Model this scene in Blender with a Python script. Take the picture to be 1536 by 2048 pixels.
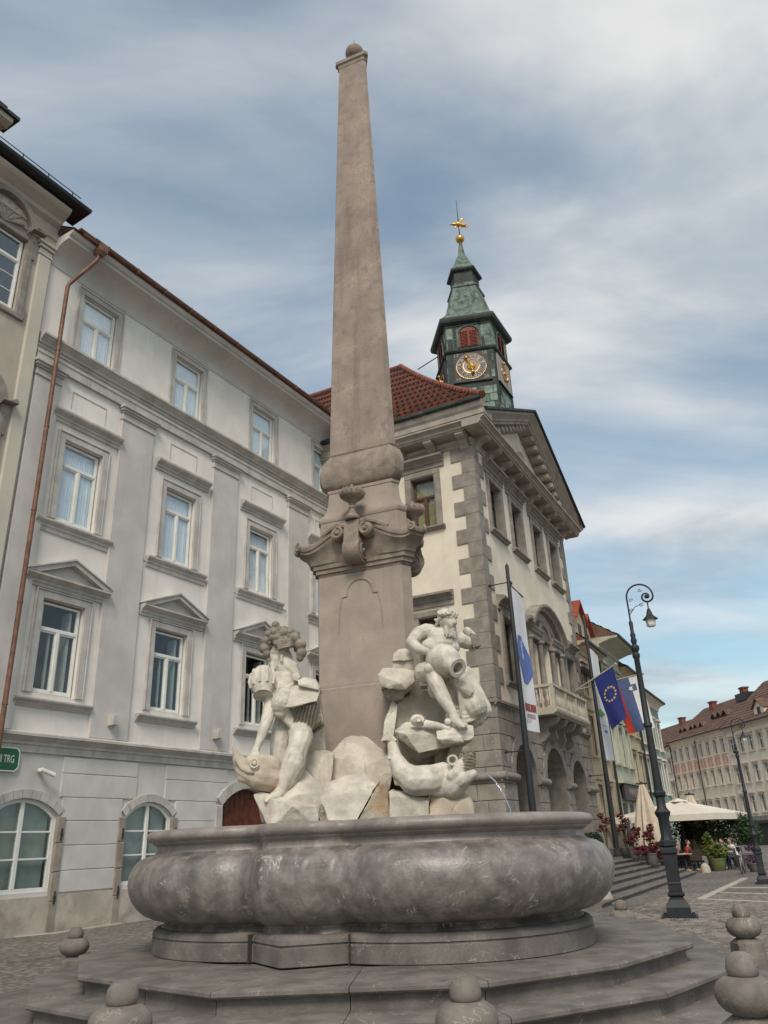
import bpy, bmesh, math, random
import numpy as np
from mathutils import Vector, Matrix
R = math.radians
random.seed(7)
for o in list(bpy.data.objects):
    bpy.data.objects.remove(o)
S = bpy.context.scene
COL = S.collection

# ------------------------------------------------------------------ camera
F_PX, PITCH, ROLL, EYE = 1557.0, R(23.15), R(2.4), 1.6      # focal length in px of the 1536x2048 picture
_r0 = Vector((1, 0, 0)); _f = Vector((0, math.cos(PITCH), math.sin(PITCH))); _u0 = Vector((0, -math.sin(PITCH), math.cos(PITCH)))
_X = _r0 * math.cos(ROLL) - _u0 * math.sin(ROLL); _Y = _r0 * math.sin(ROLL) + _u0 * math.cos(ROLL)
cd = bpy.data.cameras.new('Camera'); cam = bpy.data.objects.new('Camera', cd); COL.objects.link(cam)
cd.sensor_fit = 'VERTICAL'; cd.sensor_height = 36.0; cd.sensor_width = 27.0
cd.lens = 36.0 * F_PX / 2048.0; cd.clip_start = 0.05; cd.clip_end = 3000
M = Matrix.Identity(4)
for i in range(3):
    M[i][0] = _X[i]; M[i][1] = _Y[i]; M[i][2] = -_f[i]
M[2][3] = EYE
cam.matrix_world = M
S.camera = cam
S.render.resolution_x, S.render.resolution_y = 768, 1024

# ------------------------------------------------------------------ world: sky and broken cloud
SUN_EL, SUN_AZ = 46.0, 182.0          # azimuth clockwise from +Y: the soft light comes from behind the camera
w = bpy.data.worlds.new('World'); S.world = w; w.use_nodes = True
nt = w.node_tree; nt.nodes.clear()
def wn(t, **k):
    n = nt.nodes.new(t)
    for a, b in k.items(): setattr(n, a, b)
    return n
def wl(a, b): nt.links.new(a, b)
def wmath(op, a, b=None, c=None):
    n = wn('ShaderNodeMath', operation=op)
    for i, v in enumerate((a, b, c)):
        if v is None: continue
        if isinstance(v, (int, float)): n.inputs[i].default_value = v
        else: wl(v, n.inputs[i])
    return n.outputs[0]
out = wn('ShaderNodeOutputWorld'); bg = wn('ShaderNodeBackground')
sky = wn('ShaderNodeTexSky', sky_type='NISHITA', sun_disc=False, sun_elevation=R(SUN_EL), sun_rotation=R(SUN_AZ),
         altitude=300, air_density=1.2, dust_density=1.2, ozone_density=1.2)
tc = wn('ShaderNodeTexCoord'); sep = wn('ShaderNodeSeparateXYZ'); wl(tc.outputs['Generated'], sep.inputs[0])
den = wmath('ADD', wmath('MAXIMUM', sep.outputs[2], 0.0), 0.16)
cmb = wn('ShaderNodeCombineXYZ'); wl(wmath('DIVIDE', sep.outputs[0], den), cmb.inputs[0]); wl(wmath('DIVIDE', sep.outputs[1], den), cmb.inputs[1])
mp = wn('ShaderNodeMapping'); wl(cmb.outputs[0], mp.inputs[0])
mp.inputs['Rotation'].default_value = (0, 0, R(-62)); mp.inputs['Scale'].default_value = (0.68, 1.18, 1); mp.inputs['Location'].default_value = (-3.3, -1.9, 0)
n1 = wn('ShaderNodeTexNoise'); n1.inputs['Scale'].default_value = 1.15; n1.inputs['Detail'].default_value = 10; n1.inputs['Roughness'].default_value = 0.5; n1.inputs['Distortion'].default_value = 0.5
wl(mp.outputs[0], n1.inputs['Vector'])
n2 = wn('ShaderNodeTexNoise'); n2.inputs['Scale'].default_value = 1.9; n2.inputs['Detail'].default_value = 10; n2.inputs['Roughness'].default_value = 0.55; n2.inputs['Distortion'].default_value = 0.4
wl(mp.outputs[0], n2.inputs['Vector'])
cov = wn('ShaderNodeMapRange', interpolation_type='SMOOTHSTEP'); wl(n1.outputs['Fac'], cov.inputs[0])
cov.inputs[1].default_value = 0.36; cov.inputs[2].default_value = 0.64; cov.inputs[3].default_value = 0.2; cov.inputs[4].default_value = 0.95
shade = wn('ShaderNodeMapRange', interpolation_type='SMOOTHSTEP'); wl(n2.outputs['Fac'], shade.inputs[0])
shade.inputs[1].default_value = 0.34; shade.inputs[2].default_value = 0.68
cc = wn('ShaderNodeMix', data_type='RGBA'); wl(shade.outputs[0], cc.inputs['Factor'])
cc.inputs[6].default_value = (3.15, 3.6, 4.05, 1); cc.inputs[7].default_value = (5.9, 5.85, 5.7, 1)
mx = wn('ShaderNodeMix', data_type='RGBA'); wl(cov.outputs[0], mx.inputs['Factor']); tn = wn('ShaderNodeMix', data_type='RGBA', blend_type='MULTIPLY'); tn.inputs['Factor'].default_value = 1; wl(sky.outputs[0], tn.inputs[6]); tn.inputs[7].default_value = (0.92, 1.05, 0.97, 1); wl(tn.outputs[2], mx.inputs[6]); wl(cc.outputs[2], mx.inputs[7])
wl(mx.outputs[2], bg.inputs[0]); bg.inputs[1].default_value = 0.083
wl(bg.outputs[0], out.inputs[0])

# ------------------------------------------------------------------ sun behind thin cloud
sd = bpy.data.lights.new('Sun', 'SUN'); so = bpy.data.objects.new('Sun', sd); COL.objects.link(so)
sd.energy = 1.5; sd.angle = R(20); sd.color = (1.0, 0.91, 0.79)
_sd = Vector((math.sin(R(SUN_AZ)) * math.cos(R(SUN_EL)), math.cos(R(SUN_AZ)) * math.cos(R(SUN_EL)), math.sin(R(SUN_EL))))
so.rotation_euler = _sd.to_track_quat('Z', 'Y').to_euler(); so.location = (0, -20, 40)
S.view_settings.view_transform = 'Standard'; S.view_settings.look = 'None'; S.view_settings.gamma = 1.0
S.view_settings.exposure = 0.82; S.view_settings.use_curve_mapping = False

# ------------------------------------------------------------------ pixel helpers (a pixel gives a direction only)
def ray(px, py):
    return (_X * (px - 768) - _Y * (py - 1024) + _f * F_PX).normalized()
def P(px, py, Y):                      # the point on that direction at world depth Y
    d = ray(px, py); t = Y / d.y
    return Vector((d.x * t, Y, EYE + d.z * t))
def onz(px, py, z=0.0):                # the point on that direction at height z
    d = ray(px, py); t = (z - EYE) / d.z
    return Vector((d.x * t, d.y * t, z))

# ------------------------------------------------------------------ mesh helpers
class MB:
    def __init__(s): s.v = []; s.f = []
    def add(s, vs, fs, T=None):
        b = len(s.v)
        s.v += [tuple(T @ Vector(v)) if T is not None else tuple(v) for v in vs]
        s.f += [tuple(b + i for i in f) for f in fs]; return s
    def box(s, x0, x1, y0, y1, z0, z1, T=None):
        return s.add([(x0,y0,z0),(x1,y0,z0),(x1,y1,z0),(x0,y1,z0),(x0,y0,z1),(x1,y0,z1),(x1,y1,z1),(x0,y1,z1)],
                     [(0,3,2,1),(4,5,6,7),(0,1,5,4),(1,2,6,5),(2,3,7,6),(3,0,4,7)], T)
    def bbox(s, x0, x1, y0, y1, z0, z1, b=0.01, T=None):      # box with chamfered outer (-y) face edges
        v = [(x0,y1,z0),(x1,y1,z0),(x1,y1,z1),(x0,y1,z1),(x0,y0+b,z0),(x1,y0+b,z0),(x1,y0+b,z1),(x0,y0+b,z1),
             (x0+b,y0,z0+b),(x1-b,y0,z0+b),(x1-b,y0,z1-b),(x0+b,y0,z1-b)]
        f = [(0,3,2,1),(0,1,5,4),(1,2,6,5),(2,3,7,6),(3,0,4,7),(4,5,9,8),(5,6,10,9),(6,7,11,10),(7,4,8,11),(8,9,10,11)]
        return s.add(v, f, T)
    def prof(s, pts, x0, x1, T=None):  # closed (y,z) profile swept along x
        n = len(pts)
        v = [(x0, p[0], p[1]) for p in pts] + [(x1, p[0], p[1]) for p in pts]
        f = [(i, (i+1) % n, n+(i+1) % n, n+i) for i in range(n)] + [tuple(reversed(range(n))), tuple(range(n, 2*n))]
        return s.add(v, f, T)
    def slab(s, pts, y0, y1, T=None):  # closed (x,z) outline extruded along y
        n = len(pts)
        v = [(p[0], y0, p[1]) for p in pts] + [(p[0], y1, p[1]) for p in pts]
        f = [(i, (i+1) % n, n+(i+1) % n, n+i) for i in range(n)] + [tuple(reversed(range(n))), tuple(range(n, 2*n))]
        return s.add(v, f, T)
    def flat(s, pts, z0, z1, T=None):  # closed (x,y) outline extruded along z
        n = len(pts)
        v = [(p[0], p[1], z0) for p in pts] + [(p[0], p[1], z1) for p in pts]
        f = [(i, (i+1) % n, n+(i+1) % n, n+i) for i in range(n)] + [tuple(reversed(range(n))), tuple(range(n, 2*n))]
        return s.add(v, f, T)
    def loft(s, rings, caps=True, T=None, closed=True):
        n = len(rings[0]); v = [p for r in rings for p in r]; f = []
        for k in range(len(rings) - 1):
            for i in range(n if closed else n - 1):
                j = (i + 1) % n
                f.append((k*n+i, k*n+j, (k+1)*n+j, (k+1)*n+i))
        if caps: f += [tuple(reversed(range(n))), tuple(range((len(rings)-1)*n, len(rings)*n))]
        return s.add(v, f, T)
    def lathe(s, pr, n=16, c=(0,0,0), T=None, sq=0.0):
        rings = []
        for r, z in pr:
            ring = []
            for i in range(n):
                a = 2*math.pi*i/n
                k = 1.0 + sq * (1 - abs(math.cos(2*a))) * 0.5 if sq else 1.0
                ring.append((c[0]+r*k*math.cos(a), c[1]+r*k*math.sin(a), c[2]+z))
            rings.append(ring)
        return s.loft(rings, True, T)
    def tube(s, pts, r, n=6, caps=True):
        pts = [Vector(p) for p in pts]; rings = []; up = Vector((0.13, 0.27, 0.95))
        for i, p in enumerate(pts):
            t = (pts[min(i+1, len(pts)-1)] - pts[max(i-1, 0)]).normalized()
            a = t.cross(up)
            if a.length < 1e-3: a = t.cross(Vector((1, 0, 0)))
            a.normalize(); b = a.cross(t); up = b
            rr = r[i] if isinstance(r, (list, tuple)) else r
            rings.append([tuple(p + (a*math.cos(2*math.pi*k/n) + b*math.sin(2*math.pi*k/n)) * rr) for k in range(n)])
        rings = [list(reversed(q)) for q in rings]
        return s.loft(rings, caps)
    def ball(s, c, r, nu=12, nv=8, T=None):
        if isinstance(r, (int, float)): r = (r, r, r)
        v = [(c[0], c[1], c[2]-r[2])]; f = []
        for j in range(1, nv):
            ph = math.pi*j/nv - math.pi/2
            for i in range(nu):
                a = 2*math.pi*i/nu
                v.append((c[0]+r[0]*math.cos(ph)*math.cos(a), c[1]+r[1]*math.cos(ph)*math.sin(a), c[2]+r[2]*math.sin(ph)))
        v.append((c[0], c[1], c[2]+r[2]))
        for i in range(nu):
            f.append((0, 1+(i+1) % nu, 1+i)); f.append((len(v)-1, 1+(nv-2)*nu+i, 1+(nv-2)*nu+(i+1) % nu))
        for j in range(nv-2):
            for i in range(nu):
                k = (i+1) % nu
                f.append((1+j*nu+i, 1+j*nu+k, 1+(j+1)*nu+k, 1+(j+1)*nu+i))
        return s.add(v, f, T)
    def hull(s, pts):
        bm = bmesh.new()
        for p in pts: bm.verts.new(p)
        g = bmesh.ops.convex_hull(bm, input=bm.verts)
        bmesh.ops.delete(bm, geom=[v for v in bm.verts if not v.link_faces], context='VERTS')
        bm.verts.index_update(); bm.normal_update()
        vs = [tuple(v.co) for v in bm.verts]; fs = [tuple(v.index for v in q.verts) for q in bm.faces]
        bm.free(); return s.add(vs, fs)
    def mesh(s, mat, smooth=None, name='mesh', bevel=0.0):
        me = bpy.data.meshes.new(name); me.from_pydata(s.v, [], s.f); me.update()
        if mat: me.materials.append(mat)
        if smooth is not None:
            me.shade_smooth()
            me.set_sharp_from_angle(angle=R(smooth))
        return me

def obj(name, me, parent=None, loc=(0,0,0), rot=(0,0,0), scale=None):
    if isinstance(me, tuple): me = me[0].mesh(*me[1:])
    o = bpy.data.objects.new(name, me); COL.objects.link(o); o.location = loc; o.rotation_euler = rot
    if scale: o.scale = scale
    if parent: o.parent = parent
    return o
def tag(o, label=None, cat=None, group=None, kind=None):
    if label: o['label'] = label
    if cat: o['category'] = cat
    if group: o['group'] = group
    if kind: o['kind'] = kind
    return o
def thing(name, label, cat, loc=(0,0,0), rotz=0.0, group=None):
    o = bpy.data.objects.new(name, None); COL.objects.link(o); o.empty_display_size = 0.2
    o.location = loc; o.rotation_euler = (0, 0, rotz)
    return tag(o, label, cat, group)
def inst(group, parent, loc=(0,0,0), rot=(0,0,0)):           # (name, mesh, [(name, mesh, loc), ...]) -> linked copies sharing mesh data
    o = obj(group[0], group[1], parent, loc, rot)
    for ch in group[2]: obj(ch[0], ch[1], o, ch[2] if len(ch) > 2 else (0,0,0))
    return o
def baked(o, mods):                    # evaluate modifiers into a plain mesh
    for t, kw in mods:
        m = o.modifiers.new(t, t)
        for a, b in kw.items(): setattr(m, a, b)
    dg = bpy.context.evaluated_depsgraph_get(); dg.update()
    me = bpy.data.meshes.new_from_object(o.evaluated_get(dg)); return me
def cap(mb, a, b, ra, rb, n=10):       # tapered capsule, for carving figures
    a, b = Vector(a), Vector(b); d = b - a
    if d.length < 1e-5: mb.ball(a, ra, n, 6); return
    q = d.to_track_quat('Z', 'Y').to_matrix().to_4x4(); T = Matrix.Translation(a) @ q; L = d.length
    pr = [(0.02*ra, -ra)] + [(ra*math.cos(t), ra*math.sin(t)) for t in (-1.0, -.5, 0)] + [(rb*math.cos(t), L + rb*math.sin(t)) for t in (0, .5, 1.0)] + [(0.02*rb, L+rb)]
    mb.lathe(pr, n, T=T)
def carve(name, mb, mat, parent, voxel=0.02, sm=3, smooth=60, extra=()):   # many rounded pieces fused into one continuous surface
    me = mb.mesh(None); t = bpy.data.objects.new('tmp', me); COL.objects.link(t)
    res = baked(t, [('REMESH', dict(mode='VOXEL', voxel_size=voxel, adaptivity=0.0)), ('SMOOTH', dict(factor=0.5, iterations=sm))] + list(extra))
    bpy.data.objects.remove(t); bpy.data.meshes.remove(me)
    res.materials.clear(); res.materials.append(mat); res.shade_smooth()
    return obj(name, res, parent)
def text_mesh(txt, size, mat, T=None, depth=0.004, align='CENTER', sx=1.0):
    c = bpy.data.curves.new('txt', 'FONT'); c.body = txt; c.size = size; c.extrude = depth; c.align_x = align; c.align_y = 'CENTER'; c.resolution_u = 3
    o = bpy.data.objects.new('txt', c); COL.objects.link(o)
    dg = bpy.context.evaluated_depsgraph_get(); dg.update()
    me = bpy.data.meshes.new_from_object(o.evaluated_get(dg)); bpy.data.objects.remove(o)
    me.transform(Matrix.Diagonal((sx, 1, 1, 1)))
    if T is not None: me.transform(T)
    me.materials.clear(); me.materials.append(mat); return me

# ------------------------------------------------------------------ materials
def mat(name, col, rough=0.75, var=0.12, scale=3.0, fine=40.0, bump=0.25, stain=None, stain_scale=0.6, stain_amt=0.5, spec=0.35, metal=0.0,
        veins=None, vein_scale=1.4, vein_w=0.012, streak=None, streak_amt=0.4, bdist=0.01, coat=0.0):
    m = bpy.data.materials.new(name); m.use_nodes = True; t = m.node_tree; N = t.nodes; L = t.links
    b = N['Principled BSDF']; b.inputs['Roughness'].default_value = rough; b.inputs['Metallic'].default_value = metal
    b.inputs['Specular IOR Level'].default_value = spec; b.inputs['Coat Weight'].default_value = coat
    g = N.new('ShaderNodeNewGeometry')
    def noise(sc, det=5, ro=0.55, vec=None, dist=0.0):
        n = N.new('ShaderNodeTexNoise'); n.inputs['Scale'].default_value = sc; n.inputs['Detail'].default_value = det; n.inputs['Roughness'].default_value = ro
        n.inputs['Distortion'].default_value = dist
        L.new(vec or g.outputs['Position'], n.inputs['Vector']); return n.outputs['Fac']
    def ramp(v, a, c, lo=0.0, hi=1.0):
        n = N.new('ShaderNodeMapRange'); n.interpolation_type = 'SMOOTHSTEP'; L.new(v, n.inputs[0])
        for i, q in enumerate((a, c, lo, hi)): n.inputs[i+1].default_value = q
        return n.outputs[0]
    def mixc(f, a, c, mode='MIX'):
        n = N.new('ShaderNodeMix'); n.data_type = 'RGBA'; n.blend_type = mode
        if isinstance(f, float): n.inputs['Factor'].default_value = f
        else: L.new(f, n.inputs['Factor'])
        for i, q in ((6, a), (7, c)):
            if isinstance(q, tuple): n.inputs[i].default_value = (*q, 1)
            else: L.new(q, n.inputs[i])
        return n.outputs[2]
    dk = tuple(max(0, c*(1-var*1.6)) for c in col); lt = tuple(min(1, c*(1+var)) for c in col)
    c = mixc(ramp(noise(scale), 0.3, 0.7), dk, lt)
    fn = noise(fine, 4, 0.6)
    c = mixc(ramp(fn, 0.25, 0.75, 0.0, min(1.0, var*2.2)), c, tuple(q*0.72 for q in col))
    if stain is not None:
        c = mixc(ramp(noise(stain_scale, 6, 0.6, None, 0.6), 0.5, 0.72, 0.0, stain_amt), c, stain)
    if streak is not None:
        mp = N.new('ShaderNodeMapping'); L.new(g.outputs['Position'], mp.inputs[0]); mp.inputs['Scale'].default_value = (3.0, 3.0, 0.22)
        c = mixc(ramp(noise(1.5, 5, 0.6, mp.outputs[0]), 0.52, 0.74, 0.0, streak_amt), c, streak)
    if veins is not None:
        n = noise(vein_scale, 6, 0.62, None, 1.2)
        s = N.new('ShaderNodeMath'); s.operation = 'SUBTRACT'; L.new(n, s.inputs[0]); s.inputs[1].default_value = 0.5
        ab = N.new('ShaderNodeMath'); ab.operation = 'ABSOLUTE'; L.new(s.outputs[0], ab.inputs[0])
        vm = ramp(ab.outputs[0], 0.0, vein_w, 1.0, 0.0)
        pm = ramp(noise(vein_scale*0.9+1.3, 3), 0.48, 0.66)
        mu = N.new('ShaderNodeMath'); mu.operation = 'MULTIPLY'; L.new(vm, mu.inputs[0]); L.new(pm, mu.inputs[1])
        c = mixc(mu.outputs[0], c, veins)
    L.new(c, b.inputs['Base Color'])
    if bump > 0:
        bn = N.new('ShaderNodeBump'); bn.inputs['Strength'].default_value = bump; bn.inputs['Distance'].default_value = bdist
        L.new(fn, bn.inputs['Height']); L.new(bn.outputs[0], b.inputs['Normal'])
    return m
def plain(name, col, rough=0.5, metal=0.0, spec=0.4):
    return mat(name, col, rough, var=0.05, scale=6, fine=60, bump=0.05, metal=metal, spec=spec)
def glass(name, tint=(0.55, 0.62, 0.64), refl=0.25):
    m = bpy.data.materials.new(name); m.use_nodes = True; t = m.node_tree; N = t.nodes; L = t.links; N.remove(N['Principled BSDF'])
    tr = N.new('ShaderNodeBsdfTransparent'); tr.inputs[0].default_value = (*tint, 1)
    gl = N.new('ShaderNodeBsdfGlossy'); gl.inputs['Roughness'].default_value = 0.03; gl.inputs[0].default_value = (0.9, 0.95, 1, 1)
    lw = N.new('ShaderNodeLayerWeight'); lw.inputs[0].default_value = 0.5
    pw = N.new('ShaderNodeMath'); pw.operation = 'POWER'; L.new(lw.outputs['Facing'], pw.inputs[0]); pw.inputs[1].default_value = 4.0
    ad = N.new('ShaderNodeMath'); ad.operation = 'ADD'; L.new(pw.outputs[0], ad.inputs[0]); ad.inputs[1].default_value = refl; ad.use_clamp = True
    mx = N.new('ShaderNodeMixShader'); L.new(ad.outputs[0], mx.inputs[0]); L.new(tr.outputs[0], mx.inputs[1]); L.new(gl.outputs[0], mx.inputs[2])
    L.new(mx.outputs[0], N['Material Output'].inputs[0]); return m

K = {}
K['plaster'] = mat('plaster_grey', (0.735, 0.69, 0.64), 0.9, 0.06, 0.9, 75, 0.45, stain=(0.59, 0.55, 0.505), stain_scale=0.5, stain_amt=0.4, streak=(0.52, 0.485, 0.445), streak_amt=0.36)
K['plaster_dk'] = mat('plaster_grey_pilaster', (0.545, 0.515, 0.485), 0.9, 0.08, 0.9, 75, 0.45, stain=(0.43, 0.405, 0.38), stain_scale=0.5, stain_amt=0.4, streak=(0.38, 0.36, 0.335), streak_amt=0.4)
K['trim'] = mat('trim_grey', (0.49, 0.46, 0.425), 0.88, 0.12, 2.0, 55, 0.35, streak=(0.27, 0.25, 0.23), streak_amt=0.5)
K['socle'] = mat('plaster_ground_floor', (0.575, 0.55, 0.52), 0.9, 0.08, 1.2, 60, 0.4, stain=(0.44, 0.41, 0.375), stain_scale=0.7, stain_amt=0.35)
K['plinth'] = mat('plinth_dirty', (0.44, 0.385, 0.325), 0.9, 0.14, 1.6, 40, 0.4, stain=(0.22, 0.165, 0.125), stain_scale=1.3, stain_amt=0.75)
K['jamb'] = mat('jamb_stone', (0.31, 0.26, 0.215), 0.85, 0.15, 3.0, 40, 0.4, stain=(0.2, 0.15, 0.11), stain_amt=0.6, stain_scale=1.6)
K['white'] = mat('window_paint', (0.72, 0.71, 0.66), 0.55, 0.04, 4, 60, 0.05)
K['curtain'] = mat('curtain', (0.86, 0.87, 0.87), 0.95, 0.04, 4, 80, 0.05)
K['curtain_warm'] = mat('curtain_warm', (0.62, 0.50, 0.30), 0.95, 0.08, 4, 80, 0.05)
K['room'] = plain('room', (0.07, 0.055, 0.047), 0.9)
K['glass'] = glass('window_glass', (0.93, 0.96, 0.98), 0.10)
K['glass_dk'] = glass('window_glass_low', (0.80, 0.84, 0.84), 0.05)
K['copper'] = mat('copper_brown', (0.20, 0.10, 0.065), 0.55, 0.25, 5, 30, 0.15, metal=0.2, stain=(0.095, 0.06, 0.045), stain_amt=0.6, stain_scale=2)
K['tin_dark'] = plain('tin_dark', (0.035, 0.035, 0.038), 0.5, 0.3)
K['iron'] = mat('painted_iron', (0.022, 0.025, 0.029), 0.55, 0.15, 6, 50, 0.15, spec=0.35)
K['cream'] = mat('plaster_cream', (0.44, 0.385, 0.32), 0.9, 0.07, 1.0, 50, 0.3, stain=(0.33, 0.27, 0.22), stain_scale=0.5, stain_amt=0.35, streak=(0.31, 0.26, 0.21), streak_amt=0.3)
K['cream_lt'] = mat('plaster_cream_pilaster', (0.52, 0.48, 0.40), 0.9, 0.06, 1.0, 50, 0.25, streak=(0.38, 0.33, 0.27), streak_amt=0.3)
K['thwall'] = mat('town_hall_plaster', (0.70, 0.625, 0.515), 0.92, 0.07, 1.0, 45, 0.4, stain=(0.56, 0.49, 0.395), stain_scale=0.5, stain_amt=0.4, streak=(0.50, 0.44, 0.36), streak_amt=0.25)
K['thstone'] = mat('town_hall_stone', (0.275, 0.24, 0.208), 0.88, 0.16, 3.0, 40, 0.5, stain=(0.17, 0.148, 0.13), stain_scale=1.2, stain_amt=0.6)
K['thstone_lt'] = mat('town_hall_cornice_stone', (0.36, 0.312, 0.266), 0.88, 0.12, 2.4, 40, 0.4, stain=(0.22, 0.19, 0.165), stain_scale=0.9, stain_amt=0.5)
K['wood'] = mat('brown_window_wood', (0.10, 0.055, 0.032), 0.6, 0.2, 6, 40, 0.2)
K['wood_dk'] = mat('dark_window_wood', (0.04, 0.028, 0.022), 0.6, 0.2, 6, 40, 0.2)
K['tile'] = mat('red_roof_tile', (0.225, 0.072, 0.042), 0.85, 0.22, 2.2, 18, 0.5, stain=(0.115, 0.05, 0.036), stain_scale=1.2, stain_amt=0.6)
K['tile_br'] = mat('brown_roof_tile', (0.15, 0.085, 0.060), 0.85, 0.25, 1.5, 14, 0.5, stain=(0.075, 0.055, 0.047), stain_scale=0.7, stain_amt=0.7)
K['patina'] = mat('copper_patina', (0.15, 0.20, 0.165), 0.75, 0.35, 3.2, 18, 0.4, stain=(0.02, 0.025, 0.024), stain_scale=2.6, stain_amt=0.97, streak=(0.022, 0.027, 0.025), streak_amt=0.85)
K['patina_dk'] = mat('copper_patina_dark', (0.032, 0.042, 0.038), 0.7, 0.3, 2.0, 16, 0.3, stain=(0.085, 0.125, 0.102), stain_scale=1.9, stain_amt=0.55)
K['patina_lt'] = mat('copper_patina_light', (0.23, 0.31, 0.255), 0.8, 0.25, 4, 20, 0.4, stain=(0.06, 0.08, 0.07), stain_scale=3.5, stain_amt=0.8)
K['gold'] = mat('gilding', (0.62, 0.36, 0.09), 0.35, 0.15, 8, 40, 0.1, metal=0.8)
K['shutter'] = mat('red_shutter', (0.21, 0.055, 0.04), 0.7, 0.2, 6, 40, 0.2)
K['obelisk'] = mat('obelisk_stone', (0.305, 0.238, 0.197), 0.8, 0.13, 2.2, 46, 0.65, stain=(0.175, 0.135, 0.113), stain_scale=7.0, stain_amt=0.6, veins=(0.45, 0.36, 0.29), vein_scale=1.0, vein_w=0.005, streak=(0.165, 0.122, 0.098), streak_amt=0.6)
K['pedestal'] = mat('pedestal_stone', (0.33, 0.27, 0.225), 0.75, 0.11, 2.2, 46, 0.55, stain=(0.245, 0.195, 0.16), stain_scale=3.0, stain_amt=0.4, streak=(0.23, 0.18, 0.148), streak_amt=0.4)
K['cornice_st'] = mat('cornice_stone', (0.27, 0.214, 0.172), 0.72, 0.18, 6, 34, 0.45, stain=(0.11, 0.09, 0.077), stain_scale=2.6, stain_amt=0.65)
K['basin'] = mat('basin_marble', (0.215, 0.189, 0.172), 0.38, 0.32, 6.0, 30, 0.4, stain=(0.065, 0.056, 0.053), stain_scale=2.0, stain_amt=0.8, veins=(0.50, 0.45, 0.41), vein_scale=2.6, vein_w=0.012, streak=(0.075, 0.064, 0.06), streak_amt=0.6, spec=0.5)
K['basin_lt'] = mat('basin_rim_marble', (0.265, 0.226, 0.20), 0.42, 0.2, 3.0, 40, 0.35, stain=(0.12, 0.105, 0.097), stain_scale=2.6, stain_amt=0.6, veins=(0.46, 0.41, 0.36), vein_scale=1.8, vein_w=0.007, streak=(0.11, 0.095, 0.088), streak_amt=0.5, spec=0.5)
K['step'] = mat('step_stone', (0.165, 0.145, 0.130), 0.66, 0.24, 3.4, 38, 0.5, stain=(0.09, 0.08, 0.073), stain_scale=1.4, stain_amt=0.6, veins=(0.36, 0.32, 0.28), vein_scale=2.8, vein_w=0.009)
K['marble'] = mat('statue_marble', (0.60, 0.545, 0.465), 0.6, 0.14, 6.0, 40, 0.4, stain=(0.27, 0.23, 0.19), stain_scale=4.5, stain_amt=0.65, streak=(0.30, 0.255, 0.21), streak_amt=0.45)
K['marble_rock'] = mat('rock_marble', (0.56, 0.505, 0.425), 0.72, 0.16, 4.0, 34, 0.7, stain=(0.30, 0.26, 0.215), stain_scale=2.6, stain_amt=0.55, streak=(0.34, 0.29, 0.24), streak_amt=0.35)
K['marble_rust'] = mat('rock_marble_rusty', (0.52, 0.44, 0.345), 0.72, 0.18, 3.0, 34, 0.6, stain=(0.42, 0.23, 0.10), stain_scale=2.4, stain_amt=0.75)
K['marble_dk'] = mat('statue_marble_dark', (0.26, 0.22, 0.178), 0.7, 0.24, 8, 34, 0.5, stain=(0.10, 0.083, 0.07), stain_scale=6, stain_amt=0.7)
K['bollard'] = mat('bollard_stone', (0.20, 0.172, 0.148), 0.68, 0.22, 4.5, 36, 0.5, stain=(0.09, 0.083, 0.077), stain_scale=3.2, stain_amt=0.7, veins=(0.36, 0.31, 0.26), vein_scale=3.0, vein_w=0.012)
K['pale_st'] = mat('pale_stone', (0.44, 0.39, 0.32), 0.8, 0.1, 4, 30, 0.3)
K['water'] = plain('water_dark', (0.03, 0.04, 0.04), 0.05, spec=0.5)
K['jet'] = glass('water_jet', (0.92, 0.95, 0.97), 0.5)
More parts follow.
